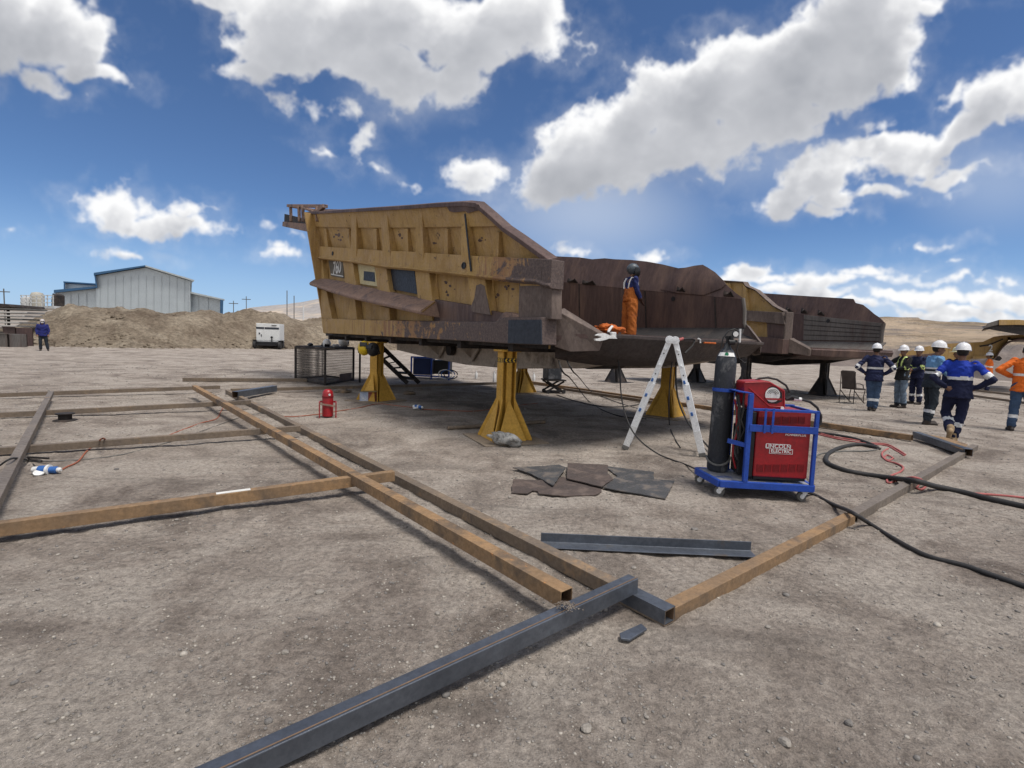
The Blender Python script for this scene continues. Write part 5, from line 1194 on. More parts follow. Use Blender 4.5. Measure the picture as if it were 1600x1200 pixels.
for k, dx in enumerate((0, 5)):
    cable('hose', [(1272 + dx, 677 - k), (1300, 685 - k * 2), (1330, 690 - k * 2), (1358, 694 - k * 2), (1385, 697 - k * 2), (1402, 705 - k * 3), (1413 + dx * .4, 713 - k * 2)], .012, M_pink, ['lower of two faded pink hoses running side by side right of the cart', 'upper of two faded pink hoses running side by side right of the cart'][k], 'hose', HG)
cable('hose', [(1388, 701), (1379, 706), (1379, 715), (1387, 722), (1400, 727), (1411, 732), (1406, 738), (1392, 743), (1386, 750), (1389, 755), (1400, 752), (1415, 747, 'z', .09), (1428, 746, 'z', .14), (1440, 750, 'z', .1), (1446, 759), (1440, 765), (1433, 762), (1436, 756)], .013, M_pink, 'kinked pink hose looping in front of and over the grey tube', 'hose', HG)
cable('hose', [(1396, 718), (1391, 714), (1385, 712), (1382, 717), (1388, 721), (1394, 718)], .012, M_pink, 'small pink hose coil inside the kinked pink hose', 'hose', HG)
cable('hose', [(1490, 768), (1515, 770), (1550, 772), (1600, 779), (1660, 788)], .014, M_pink, 'pink hose running off the right edge above the thick black hose', 'hose', HG)
cable('cable', [(1268, 722), (1275, 713), (1288, 707), (1320, 704.5), (1350, 705), (1372, 702)], .012, M_greyrub, 'thin grey cable behind the loop of the thick hose', 'cable', HG)
cable('cable', [(960, 533, 7.6), (964, 550, 7.5), (968, 580, 7.45), (971, 620, 7.35), (978, 650, 7.2), (988, 673, 7.0), (1004, 692, 6.9), (1028, 709, 6.85), (1050, 719), (1072, 727), (1095, 737, 5.75)], .010, M_rubber, 'black lead hanging from the tail lip and sweeping past the ladder foot to the cart', 'cable', HG)
cable('cable', [(1057, 560, 8.2), (1056, 590, 8.2), (1060, 625, 8.1), (1072, 655, 8.0), (1088, 678, 7.8), (1103, 694, 7.5), (1112, 706, 7.0)], .014, M_rubber, 'black cable hanging behind the right leg of the ladder', 'cable', HG)
cable('cable', [(1050, 566, 8.1), (1046, 605, 8.2), (1045, 640, 8.3), (1046, 664), (1049, 675), (1056, 690), (1063, 701)], .010, M_rubber, 'short black cable between the ladder legs at the yellow stand', 'cable', HG)
cable('cable', [(873, 564, 6.95), (880, 582, 'z', 1.1), (890, 590, 'z', .8), (903, 606, 'z', .35), (920, 628), (945, 643), (975, 652), (1010, 655)], .012, M_rubber, 'black cable drooping from the scissor lift across the shaded dirt', 'cable', HG)
cable('cable', [(886, 563, 6.95), (895, 580, 'z', 1.1), (905, 590, 'z', .7), (925, 612, 'z', .1), (960, 628), (1000, 640), (1040, 655)], .011, M_rubber, 'second black cable drooping from under the body, right of the first', 'cable', HG)
cable('cable', [(870, 618), (900, 628), (940, 635), (975, 636), (1000, 632)], .012, M_rubber, 'black cable lying under the body behind the ladder left leg', 'cable', HG)
cable('cord', [(92, 738), (105, 731), (122, 722), (135, 708), (150, 694), (160, 685, 'z', .2), (168, 690), (178, 697), (200, 693), (245, 687), (285, 672), (315, 661), (338, 655), (345, 643), (352, 633)], .009, M_ocord, 'thin orange cord running from the blue-white plug over the cross tube', 'cord', HG)
cable('cord', [(0, 727, 'z', .19), (20, 716, 'z', .24), (45, 722), (58, 733)], .009, M_rubber, 'black cord from the left edge over the grey tube into the blue-white plug', 'cord', HG)
cable('cord', [(35, 722), (100, 721), (180, 712), (250, 695), (320, 672), (380, 652), (430, 643)], .006, M_greyrub, 'thin grey wire lying straight across the left tube grid', 'wire', HG)
cable('cord', [(415, 648), (450, 652), (490, 649), (530, 644), (560, 638), (590, 632), (620, 635), (645, 638)], .009, M_ocord, 'thin orange cord running past the red can to the far plug', 'cord', HG)
cable('cord', [(660, 640), (700, 643), (745, 643), (790, 636), (840, 630)], .009, M_ocord, 'thin red cord from the far plug towards the nearest yellow stand', 'cord', HG)

# ---------------------------------------------------------------- blue-white plug couplers
M_wpl = worn('white_plastic', (.78, .78, .77), rough=.45, bump=0)
def plug(px, py, rz, s, label):
    p = G(px, py); t = thing('plug_coupler', label, 'plug', (p.x, p.y, gzf(p.x, p.y) + .045 * s), rz, 'blue-white plug couplers')
    ax = V((1, 0, 0))
    for name, prof, mat in (('white_shell', [(.018, -.13), (.032, -.12), (.036, -.075), (.030, -.07)], M_wpl), ('blue_body', [(.030, -.07), (.042, -.065), (.044, .0), (.030, .005)], M_bluepl), ('collar', [(.03, .005), (.052, .008), (.052, .03), (.035, .034)], M_wpl), ('blue_tail', [(.034, .034), (.036, .09), (.024, .10)], M_bluepl), ('cable_gland', [(.024, .10), (.026, .12), (.014, .135)], M_wpl)):
        mb = MB(); mb.lathe([(a * s, b * s) for a, b in prof], (0, 0, 0), 16, ax); mb.build(name, mat, t, smooth=True)
    mb = MB(); mb.lathe([(.045 * s, 0), (.045 * s, .012 * s)], (-.03 * s, -.055 * s, -.02 * s), 14, (0.2, -.4, .9)); mb.build('flap_lid', M_wpl, t, smooth=True)
plug(73, 741, .12, 1.0, 'blue and white plug coupler beside the grey tube at far left'); plug(653, 640, -.5, 1.0, 'blue and white plug coupler on the dirt under the body')

# ---------------------------------------------------------------- red rod oven
p = G(512, 652); RO = thing('rod_oven', 'red cylindrical welding rod oven in its red carrying frame, on the dirt left of centre', 'rod oven', (p.x, p.y, 0), R(20))
mb = MB(); mb.lathe([(.085, .02), (.095, .03), (.095, .42), (.085, .47), (.05, .505), (.03, .51)], (0, 0, 0), 20); mb.build('canister', M_red, RO, smooth=True)
mb = MB(); mb.lathe([(.098, .36), (.100, .365), (.100, .385), (.098, .39)], (0, 0, 0), 20); mb.build('lid_band', M_redd, RO, smooth=True)
for sx in (-1, 1):
    for sy in (-1, 1):
        mb = MB(); mb.bar((sx * .14, sy * .10, 0), (sx * .14, sy * .10, .28), .018, .018, up=(0, 1, 0)); mb.build('frame_leg', M_red, RO, bevel=.002)
    mb = MB(); mb.bar((sx * .14, -.10, .27), (sx * .14, .10, .27), .018, .018); mb.bar((sx * .14, -.10, .02), (sx * .14, .10, .02), .018, .018); mb.build('side_bar', M_red, RO)
for sy in (-1, 1):
    mb = MB(); mb.bar((-.14, sy * .10, .26 if sy < 0 else .27), (.14, sy * .10, .21 if sy < 0 else .27), .018, .03); mb.build('cross_bar', M_red if sy > 0 else M_ledge, RO)
mb = MB(); mb.lathe([(.02, 0), (.02, .006)], (.03, -.094, .42), 10, (0, -1, 0)); mb.build('dial', M_wpl, RO)

# ---------------------------------------------------------------- box and plastic bundle at the stands
p = G(576, 627); BXX = thing('carton', 'torn white and brown carton at the foot of the left yellow stand', 'carton', (p.x, p.y, 0), R(10))
mb = MB(); mb.box(-.18, .18, -.12, .12, 0, .22); mb.build('box', worn('box_brown', (.30, .10, .07), rough=.8), BXX, bevel=.004)
mb = MB(); mb.box(-.184, .0, -.124, .10, .004, .226); mb.build('printed_side', worn('box_print', (.72, .72, .74), (.25, .35, .55), scale=5, rough=.7, thr=(.5, .55), wear=(.7, .7, .7)), BXX)
mb = MB(); mb.add([(-.18, -.12, .228), (.18, -.12, .228), (.22, -.24, .27), (-.16, -.22, .26)], [(0, 1, 2, 3)]); mb.prism([(-.18, -.12, .223), (.18, -.12, .223), (.2, -.22, .25), (-.16, -.2, .245)], (0, 0, .004)); mb.build('flap', M_cream, BXX)
def lumpy(name, c, dims, rz, mat, label, cat, seed, tilt=0, freq=5, amp=.25, sub=24):
    mb = MB(org=c); mb.ell(c, 1, 1, 1, sub, sub // 2); rs = Matrix.Rotation(rz, 3, 'Z') @ Matrix.Rotation(tilt, 3, 'Y')
    for i, v in enumerate(mb.v):
        k = 1 + amp * mnoise.noise(v * freq * .4 + V((seed, 0, 0))) * 2 + amp * .5 * mnoise.noise(v * freq + V((0, seed, 0))) * 2
        mb.v[i] = rs @ V((v.x * dims[0] * k, v.y * dims[1] * k, v.z * dims[2] * k))
    return tag(mb.build(name, mat, smooth='all'), label, cat)
p = G(787, 694); p = p * ((p.length - .18) / p.length); p.z = .12
mpl, ntp, bp_ = newmat('clear_plastic_wrap'); bp_.inputs['Base Color'].default_value = (.55, .55, .53, 1); bp_.inputs['Roughness'].default_value = .25; bp_.inputs['Transmission Weight'].default_value = .35
cop = objco(ntp); bumpn(ntp, bp_, noise(ntp, cop, 22, 6, .7, 1.0), 1.0, .03)
cN = noise(ntp, cop, 9, 6, .7, .6); ntp.links.new(ramp(ntp, cN, [(.4, (.25, .25, .24)), (.6, (.72, .71, .68))]), bp_.inputs['Base Color'])
lumpy('plastic_bundle', p, (.24, .08, .085), R(-12), mpl, 'crumpled clear plastic bundle lying at the foot of the nearest yellow stand', 'bundle', 3, R(10))
# reel on the dirt
p = G(102, 658); mb = MB(org=p); mb.lathe([(.15, 0), (.155, .012), (.15, .02), (.085, .03), (.085, .10), (.12, .11), (.125, .125), (.05, .13)], p, 26); tag(mb.build('reel', M_dark, smooth=True), 'small dark metal reel lying flat between the left cross tubes', 'reel')
p = G(56, 716, .05); t = thing('clamp', 'dark steel clamp lying by the grey tube at the far left', 'clamp', p, R(-15))
mb = MB(); mb.bar((-.12, 0, 0), (.16, .02, .01), .02, .02); mb.build('screw_bar', M_dark, t, bevel=.003)
mb = MB(); mb.tube([(-.12, 0, 0), (-.13, .02, -.03), (-.05, .06, -.04), (.03, .04, -.04)], .012, 6); mb.build('jaw', M_dark, t, smooth=True)

# ---------------------------------------------------------------- mesh box table with gear
c0_, c1_, c2_ = G(508, 602), G(462, 594.5), G(552, 594.5)
e1, e2 = (c1_ - c0_), (c2_ - c0_); hB = 1.08
MBX = thing('mesh_box', 'dark steel mesh sided box with gear on its flat top, left of the yellow stand', 'mesh box', c0_ + (e1 + e2) / 2)
c3_ = c0_ + e1 + e2
for a in (c0_, c1_, c2_, c3_):
    mb = MB(org=MBX.location); mb.bar(a, a + Z * hB, .06, .06, up=(0, 1, 0)); mb.build('corner_post', M_dark, MBX, bevel=.004)
for a, b_ in ((c0_, c1_), (c0_, c2_), (c1_, c3_), (c2_, c3_)):
    mb = MB(org=MBX.location); mb.bar(a + Z * .03, b_ + Z * .03, .05, .05); mb.build('rail', M_dark, MBX)
    mb = MB(org=MBX.location); mb.bar(a + Z * (hB - .03), b_ + Z * (hB - .03), .05, .05); mb.build('rail', M_dark, MBX)
    if b_ is c1_ or a is c1_ or b_ is c2_:
        mb = MB(org=MBX.location); d = b_ - a; n = int(d.length / .065)
        for k in range(1, n): mb.bar(a + d * k / n + Z * .05, a + d * k / n + Z * (hB - .05), .010, .010, up=(0, 1, 0))
        for k in range(1, 14): mb.bar(a + Z * (hB * k / 14), b_ + Z * (hB * k / 14), .008, .008)
        mb.build('mesh_panel', M_dark, MBX)
mb = MB(org=MBX.location); mb.prism([c0_ + Z * hB, c1_ + Z * hB, c3_ + Z * hB, c2_ + Z * hB], Z * .02); mb.build('top', M_dark, MBX)
mb = MB(org=MBX.location); mb.bar(c0_ + e2 * .5 + Z * .05 - V((0, .04, 0)), c0_ + e2 * .95 + Z * .05 - V((0, .04, 0)), .02, .45); mb.build('lower_sheet', M_brown, MBX)
M_hel = worn('helmet_black', (.02, .02, .022), rough=.35, bump=0); M_yhel = worn('helmet_yellow', (.65, .45, .02), rough=.4, bump=.02)
def weldmask(c, s, rz, shell, label, cat='welding helmet', tilt=0.):
    t = thing('welding_helmet', label, cat, c, rz, 'welding helmets left by the box and stand'); t.rotation_euler.x = tilt
    mb = MB(); mb.ell((0, 0, 0), .13 * s, .15 * s, .155 * s, 16, 10); mb.build('shell', shell, t, smooth='all')
    mb = MB(); mb.box(-.075 * s, .075 * s, -.165 * s, -.10 * s, -.02 * s, .07 * s); mb.build('lens', M_hel, t, bevel=.01)
    mb = MB(); mb.tube([(-.13 * s, .02, .0), (-.12 * s, .1 * s, -.06 * s), (0, .15 * s, -.08 * s), (.12 * s, .1 * s, -.06 * s), (.13 * s, .02, 0)], .014, 6); mb.build('headband', M_hel, t, smooth=True)
weldmask(c0_ + e1 * .3 + e2 * .35 + Z * (hB + .12), .95, .4, M_wpl, 'white welding helmet lying on top of the mesh box', tilt=.6)
weldmask(c0_ + e1 * .2 + e2 * .85 + Z * (hB + .20), 1.25, -.3, M_wpl, 'white and black helmet at the right end of the mesh box', tilt=-.5)
weldmask(PY(569, 544, 11.25), 1.05, .15, M_yhel, 'yellow and black helmet hanging at the top of the left yellow stand', tilt=-.4)
weldmask(PY(583, 546, 11.2), 1.0, -.4, M_hel, 'black helmet hanging beside the yellow helmet on the stand', tilt=-.2)
for k, (fx, fy, r1, col) in enumerate(((.55, .55, .07, M_hel), (.15, .5, .06, M_wpl), (.7, .2, .08, M_hel))):
    c = c0_ + e1 * fx + e2 * fy + Z * (hB + .06); lumpy('glove', c, (.13, .08, .05), k * 1.1, col, ['black glove at the back of the mesh box top', 'pale glove near the front corner of the mesh box top', 'black cloth at the left of the mesh box top'][k], 'glove', 20 + k)
a = G(562, 598); mb = MB(org=a); mb.bar(a, a + Z * 1.15, .05, .05, up=(0, 1, 0)); mb.bar(a + Z * .01, a + V((.12, 0, .01)), .12, .02); tag(mb.build('steel_post', M_dark, bevel=.004), 'thin dark upright post between the mesh box and the yellow stand', 'post')
# ---------------------------------------------------------------- steps under the body
ST = thing('steps', 'dark steel access steps leaning under the front of the body', 'steps', G(645, 598))
a0, a1 = PY(596, 541, 15.9), G(655, 598.5, .05); b0s, b1s = PY(592, 556, 16.1), G(637, 599, .05)
for nm, (q0, q1) in enumerate(((a0, a1), (b0s, b1s))):
    mb = MB(org=ST.location); mb.bar(q0, q1, .04, .13); mb.build('stringer', M_dark, ST, bevel=.004)
for k in range(6):
    t = (k + .6) / 6.2; p = a0.lerp(a1, t); q = b0s.lerp(b1s, max(0, t - .12)); mb = MB(org=ST.location); mb.prism([p + V((0, -.3, 0)), p + V((0, .3, 0)), q + V((0, .3, .0)), q + V((0, -.3, .0))], Z * .03); mb.build('tread', M_dark, ST)
# ---------------------------------------------------------------- far blue welder, scissor lift, posts under the body
p = G(680, 592); BW = thing('blue_welder', 'dark blue welding set on a frame seen in the gap under the body', 'welding machine', (p.x, p.y, 0), R(-8))
mb = MB(); mb.box(-.75, -.1, -.3, .3, .15, .75); mb.build('case', worn('deep_blue_case', (.012, .03, .12), rough=.5), BW, bevel=.02)
mb = MB(); mb.box(-.0, .55, -.3, .3, .2, .70); mb.build('side_unit', M_black, BW, bevel=.02)
for x in (-.8, -.05, .6):
    mb = MB(); mb.bar((x, -.33, 0), (x, -.33, .8), .05, .05, up=(0, 1, 0)); mb.build('frame_post', M_cart, BW)
mb = MB(); mb.bar((-.8, -.33, .12), (.6, -.33, .12), .05, .05); mb.bar((-.8, -.33, .78), (.6, -.33, .78), .05, .05); mb.build('frame_rail', M_cart, BW)
for k in range(3):
    mb = MB(); mb.tube([(.5 + .25 * cos(a) + k * .1, -.45, .22 + .16 * sin(a)) for a in np.linspace(0, 6, 14)], .02, 6); mb.build('cable_loop', [M_wpl, M_bluepl, M_rubber][k], BW, smooth=True)
p = G(864, 614); SL = thing('scissor_lift', 'small dark scissor lift table standing under the middle of the body', 'lift table', (p.x, p.y, 0), R(15))
mb = MB(); mb.box(-.26, .16, -.25, .25, .42, .78); mb.build('box', worn('lift_box', (.05, .055, .065), rough=.5, wear=(.15, .15, .16), scale=4), SL, bevel=.012)
mb = MB(); mb.box(-.30, .30, -.28, .28, .37, .41); mb.build('table_top', M_dark, SL, bevel=.004)
for sy in (-.2, .2):
    mb = MB(); mb.bar((-.26, sy, .06), (.26, sy, .36), .05, .03, up=(0, 1, 0)); mb.build('scissor_arm', M_dark, SL); mb = MB(); mb.bar((.26, sy + .03, .06), (-.26, sy + .03, .36), .05, .03, up=(0, 1, 0)); mb.build('scissor_arm', M_dark, SL)
for sx in (-.24, .24):
    for sy in (-.2, .2):
        mb = MB(); mb.lathe([(.055, -.02), (.06, 0), (.055, .02)], (sx, sy - .05, .06), 14, (0, 1, 0)); mb.build('wheel', M_rubber, SL, smooth=True)
mb = MB(); mb.bar((-.28, 0, .05), (.28, 0, .05), .35, .03); mb.build('base_frame', M_dark, SL)
for x, y, h, lb_ in ((772, 598, .42, 'white plastic bottle left of the nearest yellow stand, under the body'), (834, 596, .32, 'white plastic bottle standing just right of the nearest yellow stand'), (744, 592, .30, 'small white bottle farther left under the body')):
    p = G(x, y); t = thing('white_bottle', lb_, 'bottle', (p.x, p.y, 0), 0, 'white bottles standing under the body'); mb = MB(); mb.lathe([(.045, 0), (.05, .02), (.05, h * .7), (.02, h * .85), (.02, h * .93)], (0, 0, 0), 12); mb.build('body', M_wpl, t, smooth=True)
    mb = MB(); mb.lathe([(.022, h * .92), (.022, h)], (0, 0, 0), 10); mb.build('cap', M_wpl, t)
for x, y, r1, lb_ in ((640, 614, .10, 'small rusty lump on the dirt right of the left yellow stand'), (400, 612, .09, 'rubble piece at the far end of the diagonal tubes'), (535, 612, .14, 'dark scrap lump between red can and mesh box')):
    p = G(x, y, .03); lumpy('scrap_lump', p, (r1 * 1.5, r1, r1 * .5), .3, M_rustdark, lb_, 'scrap', x)
a, b_ = G(300, 640), G(300, 640)
# ---------------------------------------------------------------- old chair
p = G(1331, 630); CH = thing('chair', 'old dusty office chair on a bent frame, left of the man in dark blue', 'chair', (p.x, p.y, 0), R(28))
M_chair = worn('dusty_chair_fabric', (.10, .085, .078), (.06, .05, .048), scale=6, rough=.95)
mb = MB(); mb.loft([[(-.22, -.22 + s, .42), (.26, -.22 + s, .40), (.28, -.22 + s, .45), (-.20, -.22 + s, .49)] for s in (0, .44)]); mb.build('seat', M_chair, CH, bevel=.02)
mb = MB(); mb.loft([[(-.24, -.2 + s, .46), (-.18, -.2 + s, .50), (-.31, -.18 + s * .9, .98), (-.37, -.18 + s * .9, .97)] for s in (0, .4)]); mb.build('backrest', M_chair, CH, bevel=.02)
for sy in (-.2, .2):
    mb = MB(); mb.tube([(-.33, sy, .95), (-.30, sy, .4), (-.30, sy, .01), ], .013, 6); mb.build('leg', M_dark, CH, smooth=True)
    mb = MB(); mb.tube([(-.28, sy, .38), (.0, sy, .18), (.26, sy, .02), (.32, sy, .02)], .013, 6); mb.build('leg', M_dark, CH, smooth=True)
    mb = MB(); mb.tube([(.26, sy, .42), (.20, sy, .2), (.22, sy, .02)], .013, 6); mb.build('leg', M_dark, CH, smooth=True)
    mb = MB(); mb.tube([(-.25, sy, .6), (-.05, sy, .60), (.12, sy, .56), (.16, sy, .46)], .014, 6); mb.build('armrest', M_dark, CH, smooth=True)
# ---------------------------------------------------------------- things on the tail lip
M_orange = worn('orange_leather', (.55, .135, .022), (.34, .075, .015), scale=7, wear=(.20, .06, .03), thr=(.58, .74), rough=.85, bump=.5, bscale=18)
def lipp(x, y, du=0): return F1.rear(x, y, LIP + du)
c = lipp(952, 515, .12); lumpy('leather_jacket', c, (.20, .12, .062), .5, M_orange, 'orange leather jacket heaped on the tail lip by the welder', 'jacket', 9, freq=7, amp=.4, sub=32)
t = thing('locking_clamp', 'white grooved locking clamp lying on the edge of the tail lip', 'clamp', lipp(948, 527, -.06), 0)
mb = MB(org=t.location)
outl_ = [(931, 524), (936, 521.5), (946, 521), (953, 524), (962, 526), (965, 529.5), (952, 529), (947, 531), (938, 533), (931, 532.5), (930, 529.5), (936, 529), (941, 527), (936, 525)]
mb.prism([lipp(x, y, -.08) for x, y in outl_], -AX * -.03); mb.build('jaws', M_wpl, t, bevel=.003)
mb = MB(org=t.location); mb.obox(lipp(958, 523, -.05), BX * .045, AX * .02, Z * .035); mb.build('grip', M_wpl, t, bevel=.01)
mb = MB(org=t.location); mb.tube([lipp(950, 519, 0), lipp(953, 514, 0), lipp(957, 510, 0)], .02, 8); mb.build('screw', M_wpl, t, smooth=True)
for nm, lb_, cat, pts, r1, mat in (('torch', 'orange and white torch lying on the tail lip right of the ladder top', 'torch', [(1100, 535.5), (1118, 536.5)], .014, M_orange), ('bent_nozzle', 'white bent nozzle on the tail lip right of the ladder top', 'nozzle', [(1094, 536), (1094, 531), (1091, 529)], .014, M_wpl), ('red_nozzle', 'pink nozzle lying on the lip just right of the ladder hinge', 'nozzle', [(1061, 531), (1067, 529)], .022, M_pink), ('lead', 'black lead lying on the lip right of the ladder hinge', 'lead', [(1068, 530), (1080, 529), (1086, 531), (1082, 540), (1070, 552)], .014, M_rubber)):
    P = [lipp(x, y, -.055) for x, y in pts]; mb = MB(org=P[0]); mb.tube(P, r1, 8); tag(mb.build(nm, mat, smooth=True), lb_, cat)

# ---------------------------------------------------------------- generator trailer and far left yard clutter
p = G(421, 545); GT = thing('generator_trailer', 'white generator on a black wheeled trailer in front of the earth bank', 'generator', (p.x, p.y, 0), R(14))
M_gen = worn('white_enclosure', (.72, .73, .72), (.62, .63, .62), scale=2, rough=.5, bump=.02)
mb = MB(); mb.box(-.93, .93, -.6, 1.6, .62, 2.20); mb.build('enclosure', M_gen, GT, bevel=.03)
mb = MB(); mb.box(-.94, -.30, -.625, -.6, 1.72, 1.88); mb.box(-.25, .9, -.625, -.6, 1.72, 1.88); mb.build('vent_band', M_navyplate, GT)
mb = MB(); mb.box(-.92, -.36, -.62, -.6, .75, 1.65); mb.build('door', M_gen, GT, bevel=.008)
mb = MB(); mb.box(-.30, .90, -.618, -.6, .75, 1.65); mb.build('door', M_gen, GT, bevel=.008)
mb = MB(); mb.box(-.72, -.62, -.64, -.62, 1.25, 1.4); mb.box(-.55, -.48, -.64, -.62, 1.05, 1.25); mb.build('control_panel', M_navyplate, GT)
mb = MB(); mb.tube([(.33, -.68, .5), (.33, -.68, 1.0)], .04, 8); mb.lathe([(.10, 0), (.10, .05)], (.33, -.70, 1.02), 12, (0, -1, 0)); mb.build('jack_handle', M_black, GT, smooth=True)
mb = MB(); mb.box(-.85, .85, -.75, 1.7, .42, .61); mb.build('chassis', M_black, GT, bevel=.02)
mb = MB(); mb.box(.3, .7, -.64, -.6, 2.02, 2.1); mb.build('name_plate', M_greyrub, GT)
mb = MB(); mb.box(-.80, .80, -1.1, -.9, .30, .42); mb.build('axle_beam', M_black, GT)
for sx in (-1, 1):
    for yy_w in (-.85, .35):
        w_ = thing('wheel', None, None); w_.parent = GT; w_.location = (sx * 1.0, yy_w, .36)
        mb = MB(); mb.lathe([(.20, -.11), (.33, -.11), (.36, -.08), (.36, .08), (.33, .11), (.20, .11)], (0, 0, 0), 24, (1, 0, 0)); mb.build('tyre', M_rubber, w_, smooth=True)
        mb = MB(); mb.lathe([(.05, -.06 * sx), (.20, -.05), (.20, .05), (.05, .06)], (0, 0, 0), 16, (1, 0, 0)); mb.build('rim', M_greyrub, w_, smooth=True)
    mb = MB(); mb.box(sx * 1.0 - .14, sx * 1.0 + .14, -1.1, .7, .72, .76); mb.build('mudguard', M_black, GT)
p = G(312, 543); t = thing('skid_platform', 'low grey steel skid frame lying in front of the earth bank', 'skid frame', (p.x, p.y, 0), R(3))
mb = MB(); mb.box(-.62, .62, -.4, .4, .12, .34); mb.build('deck', worn('grey_skid', (.28, .29, .31), rough=.6), t, bevel=.02)
for x in (-.7, .7): mb = MB(); mb.box(x - .08, x + .08, -.45, .45, 0, .22); mb.build('runner', M_dark, t, bevel=.02)
mb = MB(); mb.bar((-.6, -.2, .40), (.6, -.2, .40), .06, .06); mb.bar((-.6, .2, .40), (.6, .2, .40), .06, .06); mb.build('top_bars', M_greyrub, t)
# sheet stacks, bins and platform at the far left
for k in range(6):
    y = 483 + k * 5.2; a = PY(-70, y - 1, 36); b_ = PY(46 - k * 4.2, y + 1.5, 36); mb = MB(org=(a + b_) / 2); mb.prism([a, b_, b_ + V((0, 1.4, 0)), a + V((0, 1.4, 0))], Z * .10)
    tag(mb.build('sheet_bundle', worn('pale_sheet', (.56, .55, .52), (.42, .40, .38), rough=.7) if k % 3 else M_greyrub, bevel=.01), ['topmost pale sheet bundle of the stack at the far left', 'second sheet bundle from the top of the far left stack', 'third sheet bundle from the top of the far left stack', 'fourth sheet bundle from the top of the far left stack', 'second lowest sheet bundle of the far left stack', 'lowest sheet bundle of the far left stack'][k], 'sheet bundle', 'sheet bundles stacked at the far left')
for k, x in enumerate((-50, -20, 14)):
    a = PY(x, 513, 36.4); mb = MB(org=a); mb.bar(V((a.x, a.y, -.1)), V((a.x, a.y, 2.4)), .12, .12, up=(0, 1, 0)); tag(mb.build('rack_post', M_dark), ['rack post outside the left edge', 'rack post near the left edge under the stack', 'rack post under the right end of the sheet stack'][k], 'post', 'posts of the sheet rack')
for (x0, x1, y0, y1, Y, mat, lb_) in ((-30, 13, 522, 534, 31, M_greyliner, 'pale grey metal bin on the dirt at the left edge'), (5, 24, 512, 533, 32.5, M_brown, 'brown steel bin behind the pale grey bin at the left edge')):
    a, b_ = PY(x0, y1, Y), PY(x1, y0, Y); t = thing('bin', lb_, 'bin', (a + b_) / 2); z0 = max(a.z, 0); mb = MB(org=t.location)
    A_ = [V((a.x, Y, 0)), V((b_.x, Y, 0)), V((b_.x, Y + 1.2, 0)), V((a.x, Y + 1.2, 0))]; hh = b_.z
    for i in range(4): mb.prism([A_[i], A_[(i + 1) % 4], A_[(i + 1) % 4] + Z * hh, A_[i] + Z * hh], (A_[(i + 2) % 4] - A_[(i + 1) % 4]) * .05)
    mb.build('walls', mat, t, bevel=.01); mb = MB(org=t.location); mb.prism([q + Z * hh for q in A_[:2]] + [A_[1] + Z * (hh + .06), A_[0] + Z * (hh + .06)], V((0, -.06, 0))); mb.build('rim', mat, t)
WP = thing('water_bowser', 'white railed platform with a pale tank, behind the left end of the bank', 'platform', PY(58, 482, 48))
def wp(): return MB(org=WP.location)
mb = wp(); mb.prism([PY(31, 482, 48), PY(84, 482, 48), PY(84, 478, 48), PY(31, 478.5, 48)], V((0, 2, 0))); mb.build('deck', M_gen, WP)
for x in (33, 41, 48.5, 57, 66, 74, 83):
    mb = wp(); mb.bar(PY(x, 479, 47.9), PY(x, 461.5, 47.9), .07, .07, up=(0, 1, 0)); mb.build('rail_post', M_gen, WP)
for y in (461.5, 467, 473):
    mb = wp(); mb.bar(PY(32, y, 47.9), PY(84, y, 47.9), .07, .07); mb.build('hand_rail', M_gen, WP)
mb = wp(); c = PY(59, 479, 48.8); mb.lathe([(.5, 0), (.52, .1), (.52, 1.05), (.40, 1.28), (.15, 1.35)], c, 16); mb.build('tank', worn('pale_tank', (.50, .47, .40), rough=.6), WP, smooth=True)
mb = wp(); c = PY(43, 479, 48.8); mb.lathe([(.45, 0), (.45, .7), (.25, .95)], c, 12); mb.build('hopper', worn('pale_hopper', (.52, .52, .52), rough=.6), WP, smooth=True)
mb = wp(); mb.prism([PY(80, 481, 48.6), PY(87, 481, 48.6), PY(87, 461, 48.6), PY(82, 458, 48.6), PY(80, 466, 48.6)], V((0, 1, 0))); mb.build('dark_pump', M_dark, WP, bevel=.03)
a = PY(-30, 481, 40); b_ = PY(16, 479, 40); mb = MB(org=(a + b_) / 2); mb.prism([PY(-30, 481, 40), PY(16, 479.5, 40), PY(14, 476, 40), PY(-30, 472, 40)], V((0, 3, 0))); tag(mb.build('dark_roof', M_dark), 'low dark roof edge poking in at the left edge above the sheet stack', 'roof')
for k, (x, yt, yb, Y) in enumerate(((7, 451, 478, 70), (365, 470, 492, 90), (385, 463, 490, 95), (448.5, 454, 492, 80), (459.5, 462, 492, 85), (474, 478, 493, 75))):
    a, b_ = PY(x, yb, Y), PY(x, yt, Y); t = thing('utility_pole', ['thin pole at the left edge above the sheet stack', 'short pole right behind the warehouse corner', 'pole with crossarm right of the warehouse', 'tallest thin mast left of the yellow body', 'second mast close to the yellow body, right of the tallest', 'short pale mast nearest the yellow body'][k], 'pole', (a.x, a.y, 0), 0, 'thin poles and masts on the skyline')
    mb = MB(); mb.tube([(0, 0, 0), (0, 0, b_.z)], .07 if k < 5 else .10, 6); mb.build('mast', M_greyrub if k < 5 else M_wpl, t)
    if k in (1, 2, 0): mb = MB(); mb.bar((-.8, 0, b_.z * .93), (.8, 0, b_.z * .93), .1, .12); mb.build('crossarm', M_greyrub, t)
